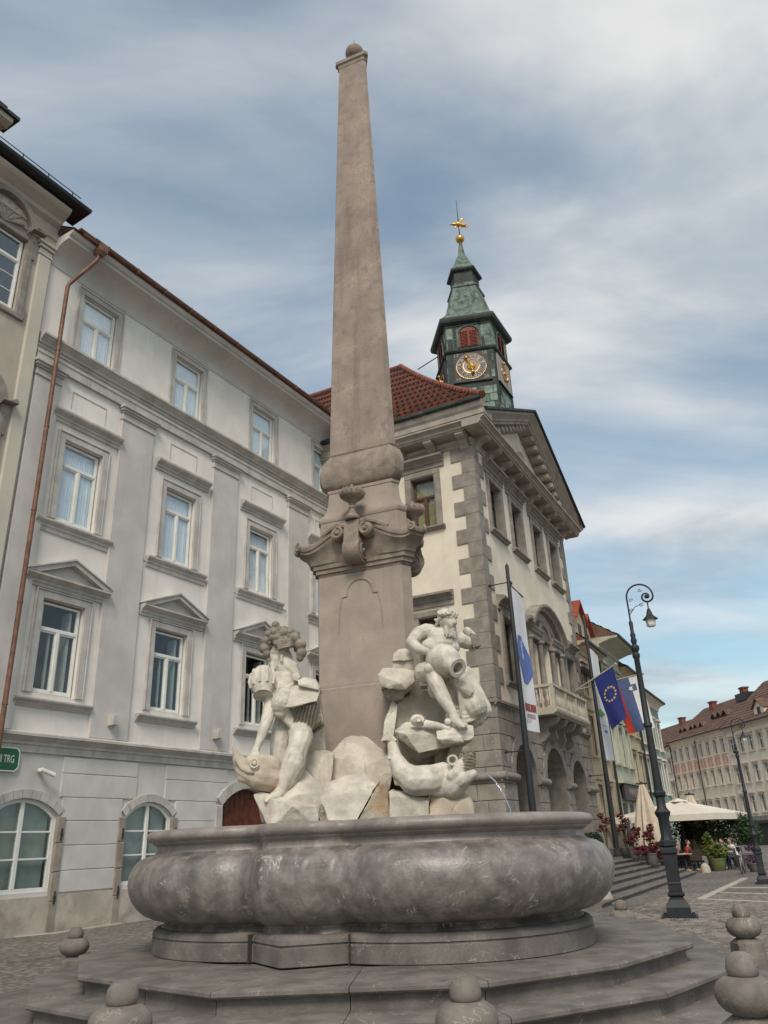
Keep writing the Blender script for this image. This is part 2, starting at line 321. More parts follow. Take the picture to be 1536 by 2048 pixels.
# ================================================================== ground
def cobble_mat():
    m = bpy.data.materials.new('sett_paving'); m.use_nodes = True; t = m.node_tree; N = t.nodes; L = t.links; b = N['Principled BSDF']
    b.inputs['Roughness'].default_value = 0.8
    g = N.new('ShaderNodeNewGeometry'); v = N.new('ShaderNodeTexVoronoi'); v.inputs['Scale'].default_value = 8.0; v.inputs['Randomness'].default_value = 0.55
    mp = N.new('ShaderNodeMapping'); L.new(g.outputs['Position'], mp.inputs[0]); mp.inputs['Rotation'].default_value = (0, 0, R(30)); mp.inputs['Scale'].default_value = (1, 1, 0.0)
    L.new(mp.outputs[0], v.inputs['Vector'])
    r = N.new('ShaderNodeMapRange'); L.new(v.outputs['Distance'], r.inputs[0]); r.inputs[1].default_value = 0.35; r.inputs[2].default_value = 0.62; r.inputs[3].default_value = 1; r.inputs[4].default_value = 0.0
    h = N.new('ShaderNodeSeparateColor'); L.new(v.outputs['Color'], h.inputs[0])
    c1 = N.new('ShaderNodeMix'); c1.data_type = 'RGBA'; L.new(h.outputs[0], c1.inputs['Factor']); c1.inputs[6].default_value = (0.165, 0.142, 0.122, 1); c1.inputs[7].default_value = (0.255, 0.225, 0.195, 1)
    c2 = N.new('ShaderNodeMix'); c2.data_type = 'RGBA'; L.new(r.outputs[0], c2.inputs['Factor']); c2.inputs[6].default_value = (0.10, 0.09, 0.08, 1); L.new(c1.outputs[2], c2.inputs[7])
    n = N.new('ShaderNodeTexNoise'); n.inputs['Scale'].default_value = 0.35; n.inputs['Detail'].default_value = 5; L.new(g.outputs['Position'], n.inputs['Vector'])
    r2 = N.new('ShaderNodeMapRange'); L.new(n.outputs['Fac'], r2.inputs[0]); r2.inputs[1].default_value = 0.35; r2.inputs[2].default_value = 0.65; r2.inputs[3].default_value = 0.75; r2.inputs[4].default_value = 1.1
    c3 = N.new('ShaderNodeMix'); c3.data_type = 'RGBA'; c3.blend_type = 'MULTIPLY'; c3.inputs['Factor'].default_value = 1; L.new(c2.outputs[2], c3.inputs[6]); L.new(r2.outputs[0], c3.inputs[7])
    L.new(c3.outputs[2], b.inputs['Base Color'])
    bn = N.new('ShaderNodeBump'); bn.inputs['Strength'].default_value = 0.6; bn.inputs['Distance'].default_value = 0.02; L.new(r.outputs[0], bn.inputs['Height']); L.new(bn.outputs[0], b.inputs['Normal'])
    return m
K['cobble'] = cobble_mat()
def sett_mat():
    m = mat('sett_stone', (0.205, 0.176, 0.150), 0.75, 0.12, 1.0, 40, 0.3, stain=(0.13, 0.117, 0.106), stain_scale=0.35, stain_amt=0.5)
    t = m.node_tree; N = t.nodes; L = t.links; b = N['Principled BSDF']; g = N.new('ShaderNodeNewGeometry')
    src = b.inputs['Base Color'].links[0].from_socket
    mr = N.new('ShaderNodeMapRange'); L.new(g.outputs['Random Per Island'], mr.inputs[0]); mr.inputs[3].default_value = 0.6; mr.inputs[4].default_value = 1.35
    x = N.new('ShaderNodeMix'); x.data_type = 'RGBA'; x.blend_type = 'MULTIPLY'; x.inputs['Factor'].default_value = 1
    L.new(src, x.inputs[6]); L.new(mr.outputs[0], x.inputs[7]); L.new(x.outputs[2], b.inputs['Base Color']); return m
K['sett'] = sett_mat()
gm = MB(); gm.add([(-400,-60,0),(400,-60,0),(400,700,0),(-400,700,0)], [(0,1,2,3)])
tag(obj('ground', gm.mesh(K['cobble'])), 'grey stone sett paving of the square', kind='structure')

A = Vector((11*math.sin(R(-1.1)), 11*math.cos(R(-1.1)), 0))        # the fountain's axis on the ground
PLAT = [(-3.62,-0.5),(-2.98,-2.21),(-1.38,-3.55),(0.9,-3.58),(2.16,-2.9),(3.25,-1.66),(3.6,0.5),(2.85,2.6),(0.9,3.7),(-1.4,3.6),(-3.05,2.2)]
def grow(pts, d):
    q = []
    for x, y in pts:
        r = math.hypot(x, y); q.append((x*(r+d)/r, y*(r+d)/r))
    return q
def inside(x, y, poly):
    c = False; n = len(poly)
    for i in range(n):
        x1, y1 = poly[i]; x2, y2 = poly[(i+1) % n]
        if (y1 > y) != (y2 > y) and x < (x2-x1)*(y-y1)/(y2-y1)+x1: c = not c
    return c
# single setts near the camera: real stones with joints, one mass
def setts():
    rng = np.random.default_rng(3); an = R(30.2); ca, sa = math.cos(an), math.sin(an); pitch = 0.125
    low = grow(PLAT, 0.95); V = []; Fc = []
    for i in range(-130, 330):
        for j in range(-20, 260):
            u = (i + 0.5*(j % 2) + rng.uniform(-.08, .08))*pitch*1.15 - 0; v = j*pitch
            # u runs across, v along the facades
            x = u*math.cos(an) + v*math.sin(an) - 9.0; y = -u*math.sin(an) + v*math.cos(an) + 8.0
            d2 = x*x + y*y
            if d2 > 26**2 or y < 5.0 or abs(x) > 0.56*y + 1.0: continue
            if inside(x - A.x, y - A.y, low): continue
            if (x + 8.65)*0.864 - (y - 20.14)*0.503 < 0.25 : continue        # inside the grey house
            if (x - 3.7347)*0.891 - (y - 28.4755)*0.454 < 5.2: continue
            hx, hy = pitch*1.15*0.46*rng.uniform(.9, 1.02), pitch*0.45*rng.uniform(.88, 1.02); h = 0.012 + rng.uniform(0, .008); b = len(V)
            c, s = math.cos(an+rng.uniform(-.05, .05)), math.sin(an+rng.uniform(-.05, .05))
            for k, z in ((1.0, -0.002), (0.80, h)):
                for px, py in ((-hx, -hy), (hx, -hy), (hx, hy), (-hx, hy)):
                    V.append((x + (px*c + py*s)*k, y + (-px*s + py*c)*k, z))
            Fc += [(b+4, b+5, b+6, b+7), (b, b+1, b+5, b+4), (b+1, b+2, b+6, b+5), (b+2, b+3, b+7, b+6), (b+3, b, b+4, b+7)]
    me = bpy.data.meshes.new('setts'); me.from_pydata(V, [], Fc); me.materials.append(K['sett']); return me
tag(obj('cobblestones', setts()), 'small grey setts laid in rows across the square', 'cobblestones', kind='stuff')
# pale drainage strips of longer slabs in the paving
def strip(pts, wdt, name, label, m=None, L=0.9):
    t = thing(name, label, 'paving strip', (0, 0, 0)); t['kind'] = 'structure'
    for a, b in zip(pts[:-1], pts[1:]):
        a, b = Vector(a), Vector(b); n = max(1, int((b-a).length / L)); d = (b-a)/n; u = (b-a).normalized(); nn = Vector((-u.y, u.x, 0))*wdt/2
        for k in range(n):
            p, q = a + d*k + u*0.006, a + d*(k+1) - u*0.006; z = random.uniform(0.02, 0.028)
            mb = MB(); mb.add([p-nn, q-nn, q+nn, p+nn, p-nn*.97+Vector((0,0,z)), q-nn*.97+Vector((0,0,z)), q+nn*.97+Vector((0,0,z)), p+nn*.97+Vector((0,0,z))],
                              [(4,5,6,7),(0,1,5,4),(1,2,6,5),(2,3,7,6),(3,0,4,7)])
            obj('slab', mb.mesh(m or K['pale_st']), t)
strip([onz(1402,1799), onz(1490,1757)], 0.22, 'kerb_strip', 'pale stone edging strip crossing the paving right of the lamp post')
strip([onz(1402,1799), onz(1560,1806)], 0.2, 'kerb_strip', 'pale stone edging strip running to the right edge of the picture')
for a, b, lb in (((1440,1786),(1550,1790),'nearer pale slab row in the paved rectangle on the right'), ((1452,1776),(1550,1776),'farther pale slab row in the paved rectangle on the right')):
    strip([onz(*a), onz(*b)], 0.13, 'kerb_strip', lb)
strip([onz(-40,1881), onz(116,1866), onz(240,1848)], 0.16, 'kerb_strip', 'pale kerb line along the foot of the grey building')
strip([onz(20,1925), onz(420,1874)], 0.3, 'kerb_strip', 'dark flush slab band crossing the setts at the left', K['step'], 0.6)
strip([onz(-30,2020), onz(48,1997)], 0.18, 'kerb_strip', 'short pale slab row at the lower left edge')

# ================================================================== fountain
FT = thing('fountain', 'tall baroque stone fountain with obelisk, trefoil basin and steps', 'fountain', A)
K['joint'] = plain('joint', (0.05, 0.045, 0.042), 0.9)
def step_tier(poly, z0, z1, nm, split=True):
    # a core slab, then one stone tread/riser block for each side of the polygon, with a rounded nosing
    core = MB(); core.flat(grow(poly, -0.30), z0, z1-0.012); o = obj(nm, core.mesh(K['step']), FT)
    n = len(poly); h = z1 - z0
    inn = grow(poly, -1.15)
    for i in range(n):
        (xa, ya), (xb, yb) = poly[i], poly[(i+1) % n]; (xc, yc), (xd, yd) = inn[i], inn[(i+1) % n]
        Lg = math.hypot(xb-xa, yb-ya); parts = max(1, int(round(Lg/1.25)))
        ex, ey = (xb-xa)/Lg, (yb-ya)/Lg; nx, ny = ey, -ex       # outward normal
        pr = [(-0.075, 0), (-0.075, h-0.080), (-0.045, h-0.074), (-0.045, h-0.062), (0.0, h-0.056), (0.014, h-0.040), (0.012, h-0.012), (-0.006, h)]
        for k in range(parts):
            t0, t1 = k/parts, (k+1)/parts; g = 0.0025/Lg*1.6
            t0 += g; t1 -= g
            mb = MB(); rings = []
            for t in (t0, t1):
                bx, by = xa+(xb-xa)*t, ya+(yb-ya)*t; cx, cy = xc+(xd-xc)*t, yc+(yd-yc)*t
                # at the ends follow the mitre, elsewhere the side's normal
                dx, dy = bx-cx, by-cy; ln = math.hypot(dx, dy); dx, dy = dx/ln, dy/ln; sc = 1/max(0.5, dx*nx+dy*ny)
                ring = [(cx, cy, z1), (cx, cy, z0)] + [(bx+dx*sc*p, by+dy*sc*p, z0+z) for p, z in pr]
                rings.append(ring)
            mb.loft(rings, True); obj('step_stone', mb.mesh(K['step'], 35), o)
step_tier(grow(PLAT, 0.92), 0.0, 0.18, 'lower_step')
step_tier(grow(PLAT, 0.46), 0.18, 0.36, 'middle_step')
step_tier(PLAT, 0.36, 0.54, 'platform')
# paved floor of the platform: slabs seen between basin and nosing
LC, LR, ORI = 1.10, 1.68, -22.0
def dirv(a): return math.sin(R(a)), -math.cos(R(a))
def trefoil(d, capr=None, N=432):
    """plan of the basin at offset d: three lobes and three wedges between"""
    pts = []
    for i in range(N):
        a = 360.0*i/N - 180 + 0.0001; r = 0
        for j in range(3):
            da = R(a - (ORI + 60 + 120*j)); lc = LC + 0.30*max(0, d); lr = LR + 0.70*max(0, d) + min(0, d); q = lc*math.cos(da); di = q*q - lc*lc + lr**2
            if di > 0: r = max(r, q + math.sqrt(di))
            db = (a - (ORI + 120*j) + 180) % 360 - 180
            if abs(db) < 40:
                ap = 2.56 + (1.15*d if capr is None else 0.62*d); s = abs(math.sin(R(db))); c = math.cos(R(db)); kk = 0.72    # wedge sides
                rw = ap / (c + kk*s)
                if capr is not None: rw = min(rw, capr + 0.72*d)
                r = max(r, rw)
        if capr is not None and d > -0.12:                   # creases where lobes and wedges meet
            for j in range(3):
                for sg in (-1, 1):
                    db = (a - (ORI + 120*j + sg*15.5) + 180) % 360 - 180; r -= 0.085*math.exp(-(db/3.6)**2)
        x, y = dirv(a); pts.append((r*x, r*y))
    return pts
def foil_loft(profile, mat_, name, parent, capr, smooth=35, caps=True, N=432):
    mb = MB(); mb.loft([[(x, y, z) for x, y in trefoil(d, capr, N)] for d, z in profile], caps)
    return obj(name, mb.mesh(mat_, smooth), parent)
foot = foil_loft([(0.015, 0.541), (0.03, 0.55), (0.03, 0.705), (0.012, 0.715), (0.012, 0.725), (0.03, 0.735), (0.022, 0.775), (-0.005, 0.80), (-0.05, 0.815)], K['step'], 'basin_foot', FT, None, 30)
body = foil_loft([(-0.05, 0.80), (-0.115, 0.86), (-0.10, 0.885), (0.06, 0.905), (0.15, 0.945), (0.235, 1.01), (0.30, 1.09), (0.34, 1.18), (0.36, 1.28), (0.352, 1.37), (0.32, 1.45), (0.265, 1.52), (0.19, 1.565), (0.10, 1.59), (0.07, 1.60), (0.055, 1.615)], K['basin'], 'basin_bowl', FT, 2.36, 40)
rim = foil_loft([(0.055, 1.61), (0.035, 1.64), (0.04, 1.68), (0.085, 1.705), (0.105, 1.715), (0.105, 1.728), (0.15, 1.74), (0.176, 1.77), (0.18, 1.80), (0.165, 1.83), (0.13, 1.85), (0.07, 1.86), (-0.10, 1.862), (-0.13, 1.845), (-0.14, 1.62)], K['basin_lt'], 'basin_rim', FT, 2.36, 40, False)
# narrow vertical joints between the blocks of foot and rim
for j in range(3):
    for sgn in (-1, 1):
        a = ORI + 120*j + sgn*14.3; x, y = dirv(a); T = Matrix.Rotation(R(a), 4, 'Z')
        mb = MB(); mb.box(-0.006, 0.006, -2.33, -2.15, 0.542, 0.80, T); obj('joint', mb.mesh(K['joint']), foot)
wt = MB(); wt.loft([[(x, y, z) for x, y in trefoil(-0.15, 2.30, 144)] for z in (1.60, 1.68)], True); obj('water', wt.mesh(K['water']), FT)

# ---- pedestal, cushion and obelisk: triangular plan with cut corners
TW, TC, TR = 0.65, 0.17, 0.473
def tri(k, n=1, nc=1):
    """points round the cut triangle; also the side parameter u in -1..1"""
    pts = []; us = []
    for j in range(3):
        a = ORI + 120*j; nx, ny = dirv(a); tx, ty = math.cos(R(a)), math.sin(R(a))
        for i in range(n+1):
            u = -1 + 2*i/n; pts.append(((nx*TR + tx*TW*u)*k, (ny*TR + ty*TW*u)*k)); us.append(u)
        p1 = pts[-1]; a2 = ORI + 120*(j+1); nx, ny = dirv(a2); tx, ty = math.cos(R(a2)), math.sin(R(a2)); p2 = ((nx*TR - tx*TW)*k, (ny*TR - ty*TW)*k)
        for i in range(1, nc):
            t = i/nc; pts.append((p1[0]+(p2[0]-p1[0])*t, p1[1]+(p2[1]-p1[1])*t)); us.append(1.0)
    return pts, us
def tri_loft(profile, mat_, name, parent, smooth=30, n=1, nc=1, zf=None):
    mb = MB(); rings = []
    for q in profile:
        k, z = q[0], q[1]; pts, us = tri(k, n, nc)
        rings.append([(x, y, z + (zf(u)*q[2] if zf else 0)) for (x, y), u in zip(pts, us)])
    mb.loft(rings, True); return obj(name, mb.mesh(mat_, smooth), parent)
ped = tri_loft([(1.07, 1.55), (1.07, 3.50), (1.055, 3.53), (1.055, 3.58), (1.03, 3.60), (1.03, 3.63), (1.0, 3.66), (1.0, 5.23)], K['pedestal'], 'pedestal', FT, 30)
def zt(u):
    t = 1-abs(u); return 0.34*(t*t*(3-2*t))**1.1 + 0.07*abs(u)**8
cor = tri_loft([(1.0, 5.20, 0), (1.0, 5.25, 0), (1.05, 5.255, 0), (1.05, 5.31, 0), (1.095, 5.32, 0), (1.10, 5.37, 0.05), (1.14, 5.385, .1), (1.16, 5.43, .35), (1.22, 5.465, .75), (1.30, 5.50, .9), (1.335, 5.505, 1), (1.34, 5.545, 1),
                (1.375, 5.55, 1), (1.39, 5.585, 1), (1.38, 5.62, 1), (1.33, 5.635, 1), (1.2, 5.645, 1), (1.05, 5.70, .95), (0.93, 5.74, .75)], K['cornice_st'], 'cornice', FT, 32, 22, 3, zt)
plin = tri_loft([(0.95, 5.5), (0.955, 6.06), (0.97, 6.065), (0.985, 6.09), (0.985, 6.125), (0.965, 6.15), (0.90, 6.19), (0.845, 6.26), (0.815, 6.36), (0.80, 6.48), (0.795, 6.555), (0.815, 6.56), (0.82, 6.60), (0.80, 6.615)], K['pedestal'], 'attic_block', FT, 30)
cush = tri_loft([(0.80, 6.61), (0.86, 6.635), (0.91, 6.68), (0.945, 6.75), (0.96, 6.84), (0.955, 6.93), (0.93, 7.01), (0.885, 7.08), (0.84, 7.125), (0.80, 7.16), (0.785, 7.19), (0.80, 7.20), (0.805, 7.215)], K['cornice_st'], 'cushion', FT, 45, 6, 4)
obl = tri_loft([(0.765, 7.21), (0.765, 7.26)] + [(0.765 + (0.405-0.765)*t, 7.26 + (16.0-7.26)*t) for t in (0.2, 0.4, 0.6, 0.8, 1.0)], K['obelisk'], 'obelisk_shaft', FT, 20)
tri_loft([(0.405, 15.99), (0.43, 16.02), (0.43, 16.09), (0.49, 16.12), (0.49, 16.20), (0.46, 16.22), (0.2, 16.26)], K['cornice_st'], 'obelisk_cap', FT, 20)
mb = MB(); mb.lathe([(0.09, 16.25), (0.08, 16.33), (0.10, 16.36), (0.05, 16.38)], 14); mb.ball((0, 0, 16.56), 0.19, 20, 14); obj('finial_ball', mb.mesh(K['obelisk'], 50), FT)
mb = MB(); mb.lathe([(0.012, 16.74), (0.004, 16.98)], 6); obj('finial_spike', mb.mesh(K['iron']), FT)
# tie: iron band where the shaft meets the cushion
# per-face decoration: volutes with a bracket, urn, and the moulded panel
def face_T(a): return Matrix.Rotation(R(a), 4, 'Z')      # local -y = face normal, x = to the right
def spiral(c, r, sgn, turns=1.6):
    q = []
    for i in range(40):
        t = i/39; ang = math.pi/2 + sgn*(-t*turns*2*math.pi); rr = r*(1-0.86*t)
        q.append((c[0]+rr*math.cos(ang), c[1], c[2]+rr*math.sin(ang)))
    return q
for j in range(3):
    T = face_T(ORI + 120*j)
    b = MB(); cy, cz, cr = -0.595, 5.475, 0.185        # console rolled like a scroll, its round sides facing left and right
    b.lathe([(cr*.80, -.125), (cr*.97, -.125), (cr, -.105), (cr*.93, -.05), (cr*.97, 0), (cr*.93, .05), (cr, .105), (cr*.97, .125), (cr*.80, .125)], 28, T=T @ Matrix.Translation((0, cy, cz)) @ Matrix.Rotation(R(90), 4, 'Y'))
    b.hull([T @ Vector((sx*.115, yy, zz)) for sx in (-1, 1) for yy, zz in ((cy-.16, cz+.06), (cy-.10, 5.92), (-.46, 5.95), (-.46, cz-.05))])
    o = obj('console', b.mesh(K['cornice_st'], 35), FT)
    for sx in (-1, 1):
        q = MB(); pts = []
        for i in range(44):
            t_ = i/43; an_ = R(100) + t_*2*math.pi*1.9; rr_ = cr*.86*(1-.86*t_); pts.append(T @ Vector((sx*.130, cy-rr_*math.cos(an_), cz+rr_*math.sin(an_))))
        q.tube(pts, [.020-.010*i/43 for i in range(44)], 5); q.ball(T @ Vector((sx*.130, cy, cz)), .03, 8, 6); obj('scroll', q.mesh(K['cornice_st'], 60), o)
    for sgn in (-1, 1):
        v = MB(); c = (0.225*sgn, -0.70, 5.745); Ry = T @ Matrix.Translation(c) @ Matrix.Rotation(R(90), 4, 'X')
        v.lathe([(0.105, -0.28), (0.105, 0.0), (0.095, 0.03), (0.07, 0.035)], 20, T=Ry)
        sp = [T @ Vector(p) for p in spiral((c[0], c[1]-0.035, c[2]), 0.092, -sgn)]
        v.tube(sp, [0.022 - 0.010*i/39 for i in range(40)], 6)
        v.ball(T @ Vector((c[0], c[1]-0.04, c[2])), 0.03, 8, 6)
        # the scroll's tail runs into the swept cornice
        v.tube([T @ Vector(p) for p in ((c[0]-0.10*sgn, c[1]+0.05, 5.86), (c[0], c[1]+0.0, 5.885), (c[0]+0.13*sgn, c[1]+0.04, 5.85), (c[0]+0.30*sgn, c[1]+0.08, 5.76))], 0.035, 6)
        obj('volute', v.mesh(K['cornice_st'], 40), FT)
    # ledge under the urn
    u = MB(); u.lathe([(0.11, 5.94), (0.12, 5.97), (0.09, 6.0), (0.055, 6.05), (0.04, 6.10), (0.055, 6.12), (0.055, 6.14), (0.035, 6.16), (0.05, 6.20), (0.11, 6.255), (0.145, 6.275), (0.175, 6.30), (0.185, 6.335), (0.175, 6.37), (0.14, 6.40), (0.09, 6.42), (0.05, 6.435), (0.035, 6.46), (0.015, 6.50), (0.005, 6.505)], 20, c=(0, -0.66, 0), T=T)
    for g in range(16):
        an = 2*math.pi*g/16; u.tube([T @ Vector((r_*math.cos(an), -0.66+r_*math.sin(an), z_)) for r_, z_ in ((0.10, 6.425), (0.16, 6.395), (0.183, 6.35), (0.17, 6.305))], [.010, .017, .018, .010], 5)
    obj('urn', u.mesh(K['cornice_st'], 40), FT)
    p = MB(); y = -TR - 0.004; path = []
    for q in range(0, 19): path.append((0.20*math.cos(R(180-10*q)), y, 4.90 + 0.20*math.sin(R(10*q))))
    rs = [(0.20, 4.87), (0.285, 4.865), (0.285, 4.83), (0.305, 4.74), (0.322, 4.60), (0.33, 4.46), (0.333, 4.34)]
    path = [(-x, y, z) for x, z in reversed(rs)] + path + [(x, y, z) for x, z in rs]; nn_ = len(path)
    p.tube([T @ Vector(q) for q in path], [.004 + .010*min(1, i/5, (nn_-1-i)/5) for i in range(nn_)], 5)
    obj('moulded_panel', p.mesh(K['pedestal'], 40), FT)
# horns curling at the cut corners of the cornice
for j in range(3):
    for sgn in (-1, 1):
        a = ORI + 120*j; T = face_T(a); x = 0.885*sgn; h = MB()
        h.tube([T @ Vector(p) for p in spiral((x, -0.655, 5.665), 0.06, sgn, 1.1)], 0.022, 6); h.ball(T @ Vector((x, -0.66, 5.665)), 0.03, 8, 6)
        obj('horn', h.mesh(K['cornice_st'], 50), FT)
# ================================================================== facade tools (local x along the wall, -y outward, z up)
def wall_open(mb, x0, x1, z0, z1, y, ops, depth=0.22):
    """front face with openings (xa, xb, za, zb, rise); rise > 0 makes the head a segmental or round arch"""
    xs = sorted(set([x0, x1] + [v for o in ops for v in o[:2]])); zs = sorted(set([z0, z1] + [v for o in ops for v in o[2:4]]))
    xs = [v for v in xs if x0 <= v <= x1]; zs = [v for v in zs if z0 <= v <= z1]
    for i in range(len(xs)-1):
        for j in range(len(zs)-1):
            cx, cz = (xs[i]+xs[i+1])/2, (zs[j]+zs[j+1])/2
            if any(o[0] < cx < o[1] and o[2] < cz < o[3] for o in ops): continue
            mb.add([(xs[i],y,zs[j]),(xs[i+1],y,zs[j]),(xs[i+1],y,zs[j+1]),(xs[i],y,zs[j+1])], [(0,1,2,3)])
    for xa, xb, za, zb, rise in ops:
        hd = arch_pts(xa, xb, zb, rise); y2 = y+depth
        loop = [(xa, za), (xb, za)] + list(reversed(hd))
        n = len(loop)
        for i in range(n):
            p, q = loop[i], loop[(i+1) % n]
            if math.hypot(p[0]-q[0], p[1]-q[1]) < 1e-6: continue
            mb.add([(p[0],y,p[1]),(q[0],y,q[1]),(q[0],y2,q[1]),(p[0],y2,p[1])], [(0,3,2,1)])
        if rise > 0:
            for i in range(len(hd)-1):
                p, q = hd[i], hd[i+1]
                if abs(p[0]-q[0]) < 1e-6: continue
                mb.add([(p[0],y,p[1]),(q[0],y,q[1]),(q[0],y,zb),(p[0],y,zb)], [(0,1,2,3)])
def arch_pts(xa, xb, zb, rise, n=14):
    if rise <= 0: return [(xa, zb), (xb, zb)]
    h = (xb-xa)/2; c = (xa+xb)/2
    r = (h*h + rise*rise)/(2*rise); cz = zb - r; a0 = math.asin(min(1, h/r)); a0 = math.pi - a0 if rise > h else a0
    return [(c + r*math.sin(-a0 + 2*a0*i/n), cz + r*math.cos(-a0 + 2*a0*i/n)) for i in range(n+1)]
def casement(w, h, tz=0.70, fw=0.065, fd=0.07, wood='white', gl='glass', cur=None, cur_y=0.095, mull=True, bars=0):
    """window: frame with a transom light above two casements; panes and curtains as pieces. Origin: bottom centre on the outer plane"""
    m = MB(); hw = w/2; t = h*tz
    m.bbox(-hw, -hw+fw, 0, fd, 0, h, .008); m.bbox(hw-fw, hw, 0, fd, 0, h, .008); m.bbox(-hw+fw, hw-fw, 0, fd, 0, fw, .008); m.bbox(-hw+fw, hw-fw, 0, fd, h-fw, h, .008)
    m.bbox(-hw+fw, hw-fw, -.012, fd, t-.05, t+.05, .01)
    if mull: m.bbox(-.05, .05, -.015, fd, fw, t-.05, .01)
    for sx in (-1, 1):      # sash stiles inside each casement
        a, b = (0.05, hw-fw) if mull else (0.05, hw-fw)
        x0, x1 = (a, b) if sx > 0 else (-b, -a)
        m.box(x0, x0+.035, .015, fd, fw, t-.05); m.box(x1-.035, x1, .015, fd, fw, t-.05); m.box(x0+.035, x1-.035, .015, fd, fw, fw+.04); m.box(x0+.035, x1-.035, .015, fd, t-.09, t-.05)
        for b_ in range(bars):
            z = fw + (t-.05-fw)*(b_+1)/(bars+1); m.box(x0+.035, x1-.035, .02, fd-.01, z-.012, z+.012)
    m.box(-hw+fw, -hw+fw+.03, .015, fd, t+.05, h-fw); m.box(hw-fw-.03, hw-fw, .015, fd, t+.05, h-fw)
    ch = []
    for x0, x1, z0, z1 in ((-hw+fw+.03, -.085, fw+.04, t-.09), (.085, hw-fw-.03, fw+.04, t-.09), (-hw+fw+.03, hw-fw-.03, t+.05, h-fw)):
        g = MB(); g.box(x0, x1, .035, .041, z0, z1); ch.append(('pane', g.mesh(K[gl])))
    if cur:
        for sx, wd in ((-1, .485), (1, .50)):
            c = MB(); n = 26; top = []; 
            for i in range(n+1):
                x = sx*(hw-.03 - (w*wd-.02)*i/n); y = cur_y + .022*math.sin(i*1.55) + .01*math.sin(i*.7)
                top.append((x, y))
            c.add([(x, y, .03) for x, y in top] + [(x, y, h*(.98 if cur == 'curtain_warm' else .90)) for x, y in top], [(i, i+1, n+2+i, n+1+i) for i in range(n)])
            ch.append(('curtain', c.mesh(K[cur], 60)))
        if cur == 'curtain':
            c = MB(); c.box(-hw+.02, hw-.02, cur_y+.04, cur_y+.05, h*.86, h*.97); ch.append(('blind', c.mesh(K[cur])))
    return ('window', m.mesh(K[wood]), ch)
def room_box(w, h, d=1.6):
    r = MB(); x = w/2+.5
    r.add([(-x, .3, -.5), (x, .3, -.5), (x, d, -.5), (-x, d, -.5), (-x, .3, h+.4), (x, .3, h+.4), (x, d, h+.4), (-x, d, h+.4)], [(0,1,2,3),(7,6,5,4),(1,2,6,5),(2,3,7,6),(3,0,4,7)])
    return r.mesh(K['room'])

# ================================================================== grey palace on the left
BL = Vector((-8.6495, 20.1381, 0)); RZL = R(90-30.2)
G = thing('grey_palace', 'long grey stuccoed townhouse with pedimented windows left of the fountain', 'building', BL, RZL)
XC = [-0.08, 3.84, 7.98, 12.05]; PIL = [1.76, 5.88, 10.2]; XL, XR = -2.05, 13.6
ops1 = [(c-.66, c+.66, 5.46, 7.90, 0) for c in XC]; ops2 = [(c-.66, c+.66, 10.15, 12.58, 0) for c in XC]; ops3 = [(c-.67, c+.67, 15.62, 17.70, 0) for c in XC]
GW = [(-0.45, 0.95), (3.50, 0.85)]
ops0 = [(c-h, c+h, .90, 2.95, .38) for c, h in GW] + [(6.42, 9.0, .02, 3.45, .55)]
mb = MB(); wall_open(mb, XL, XR, 4.2, 18.9, 0, ops1+ops2+ops3); obj('upper_wall', mb.mesh(K['plaster']), G)
mb = MB(); wall_open(mb, XL, XR, .78, 4.2, 0.03, [(a, b, max(c, .78), d, e) for a, b, c, d, e in ops0]); obj('ground_floor_wall', mb.mesh(K['socle']), G)
mb = MB(); wall_open(mb, XL, XR, 0, .80, -0.025, [(6.42, 9.0, .0, .80, 0)], .2); mb.prof([(-.025, .80), (.03, .80), (.03, .805)], XL, 6.42); obj('plinth', mb.mesh(K['plinth']), G)
mb = MB(); mb.box(XL, XR, 2.6, 2.8, 0, 18.9); mb.box(XR-.1, XR+.1, 0.3, 9, 0, 18.7); obj('back_wall', mb.mesh(K['room']), G)
w1 = casement(1.24, 2.36, .70, wood='white', gl='glass_dk', cur=None); w2 = casement(1.24, 2.36, .72, cur='curtain'); w3 = casement(1.26, 2.02, .62, cur='curtain')
def surround(w, h, b=.20, d=.05):
    m = MB(); x = w/2
    for x0, x1, z0, z1 in ((-x-b, -x, -.02, h+b), (x, x+b, -.02, h+b), (-x, x, h, h+b)): m.bbox(x0, x1, -d, .02, z0, z1, .015)
    for x0, x1, z0, z1 in ((-x-b-.05, -x-b, -.02, h+b+.05), (x+b, x+b+.05, -.02, h+b+.05), (-x-b, x+b, h+b, h+b+.05)): m.bbox(x0, x1, -d-.025, .02, z0, z1, .012)
    return m.mesh(K['trim'])
sr1 = surround(1.32, 2.44); sr3 = surround(1.34, 2.08, .17, .035)
def mold(x0, x1, pr, ends=True):
    m = MB(); m.prof(pr, x0, x1); return m
sillp = [(.02, -.20), (-.05, -.20), (-.07, -.15), (-.10, -.14), (-.10, -.10), (-.17, -.07), (-.19, -.04), (-.19, 0), (.02, .02)]
sill1 = mold(-1.17, 1.17, sillp).mesh(K['trim'])
hoodp = [(.02, -.34), (-.05, -.34), (-.06, -.26), (-.10, -.23), (-.10, -.18), (-.22, -.10), (-.24, -.06), (-.24, 0), (-.20, .02), (.02, .06)]
hood2 = mold(-1.22, 1.22, hoodp).mesh(K['trim'])
sill2 = mold(-1.27, 1.27, [(.02, -.33), (-.04, -.33), (-.05, -.22), (-.08, -.20), (-.08, -.14), (-.15, -.08), (-.17, -.05), (-.17, 0), (.02, .015)]).mesh(K['trim'])
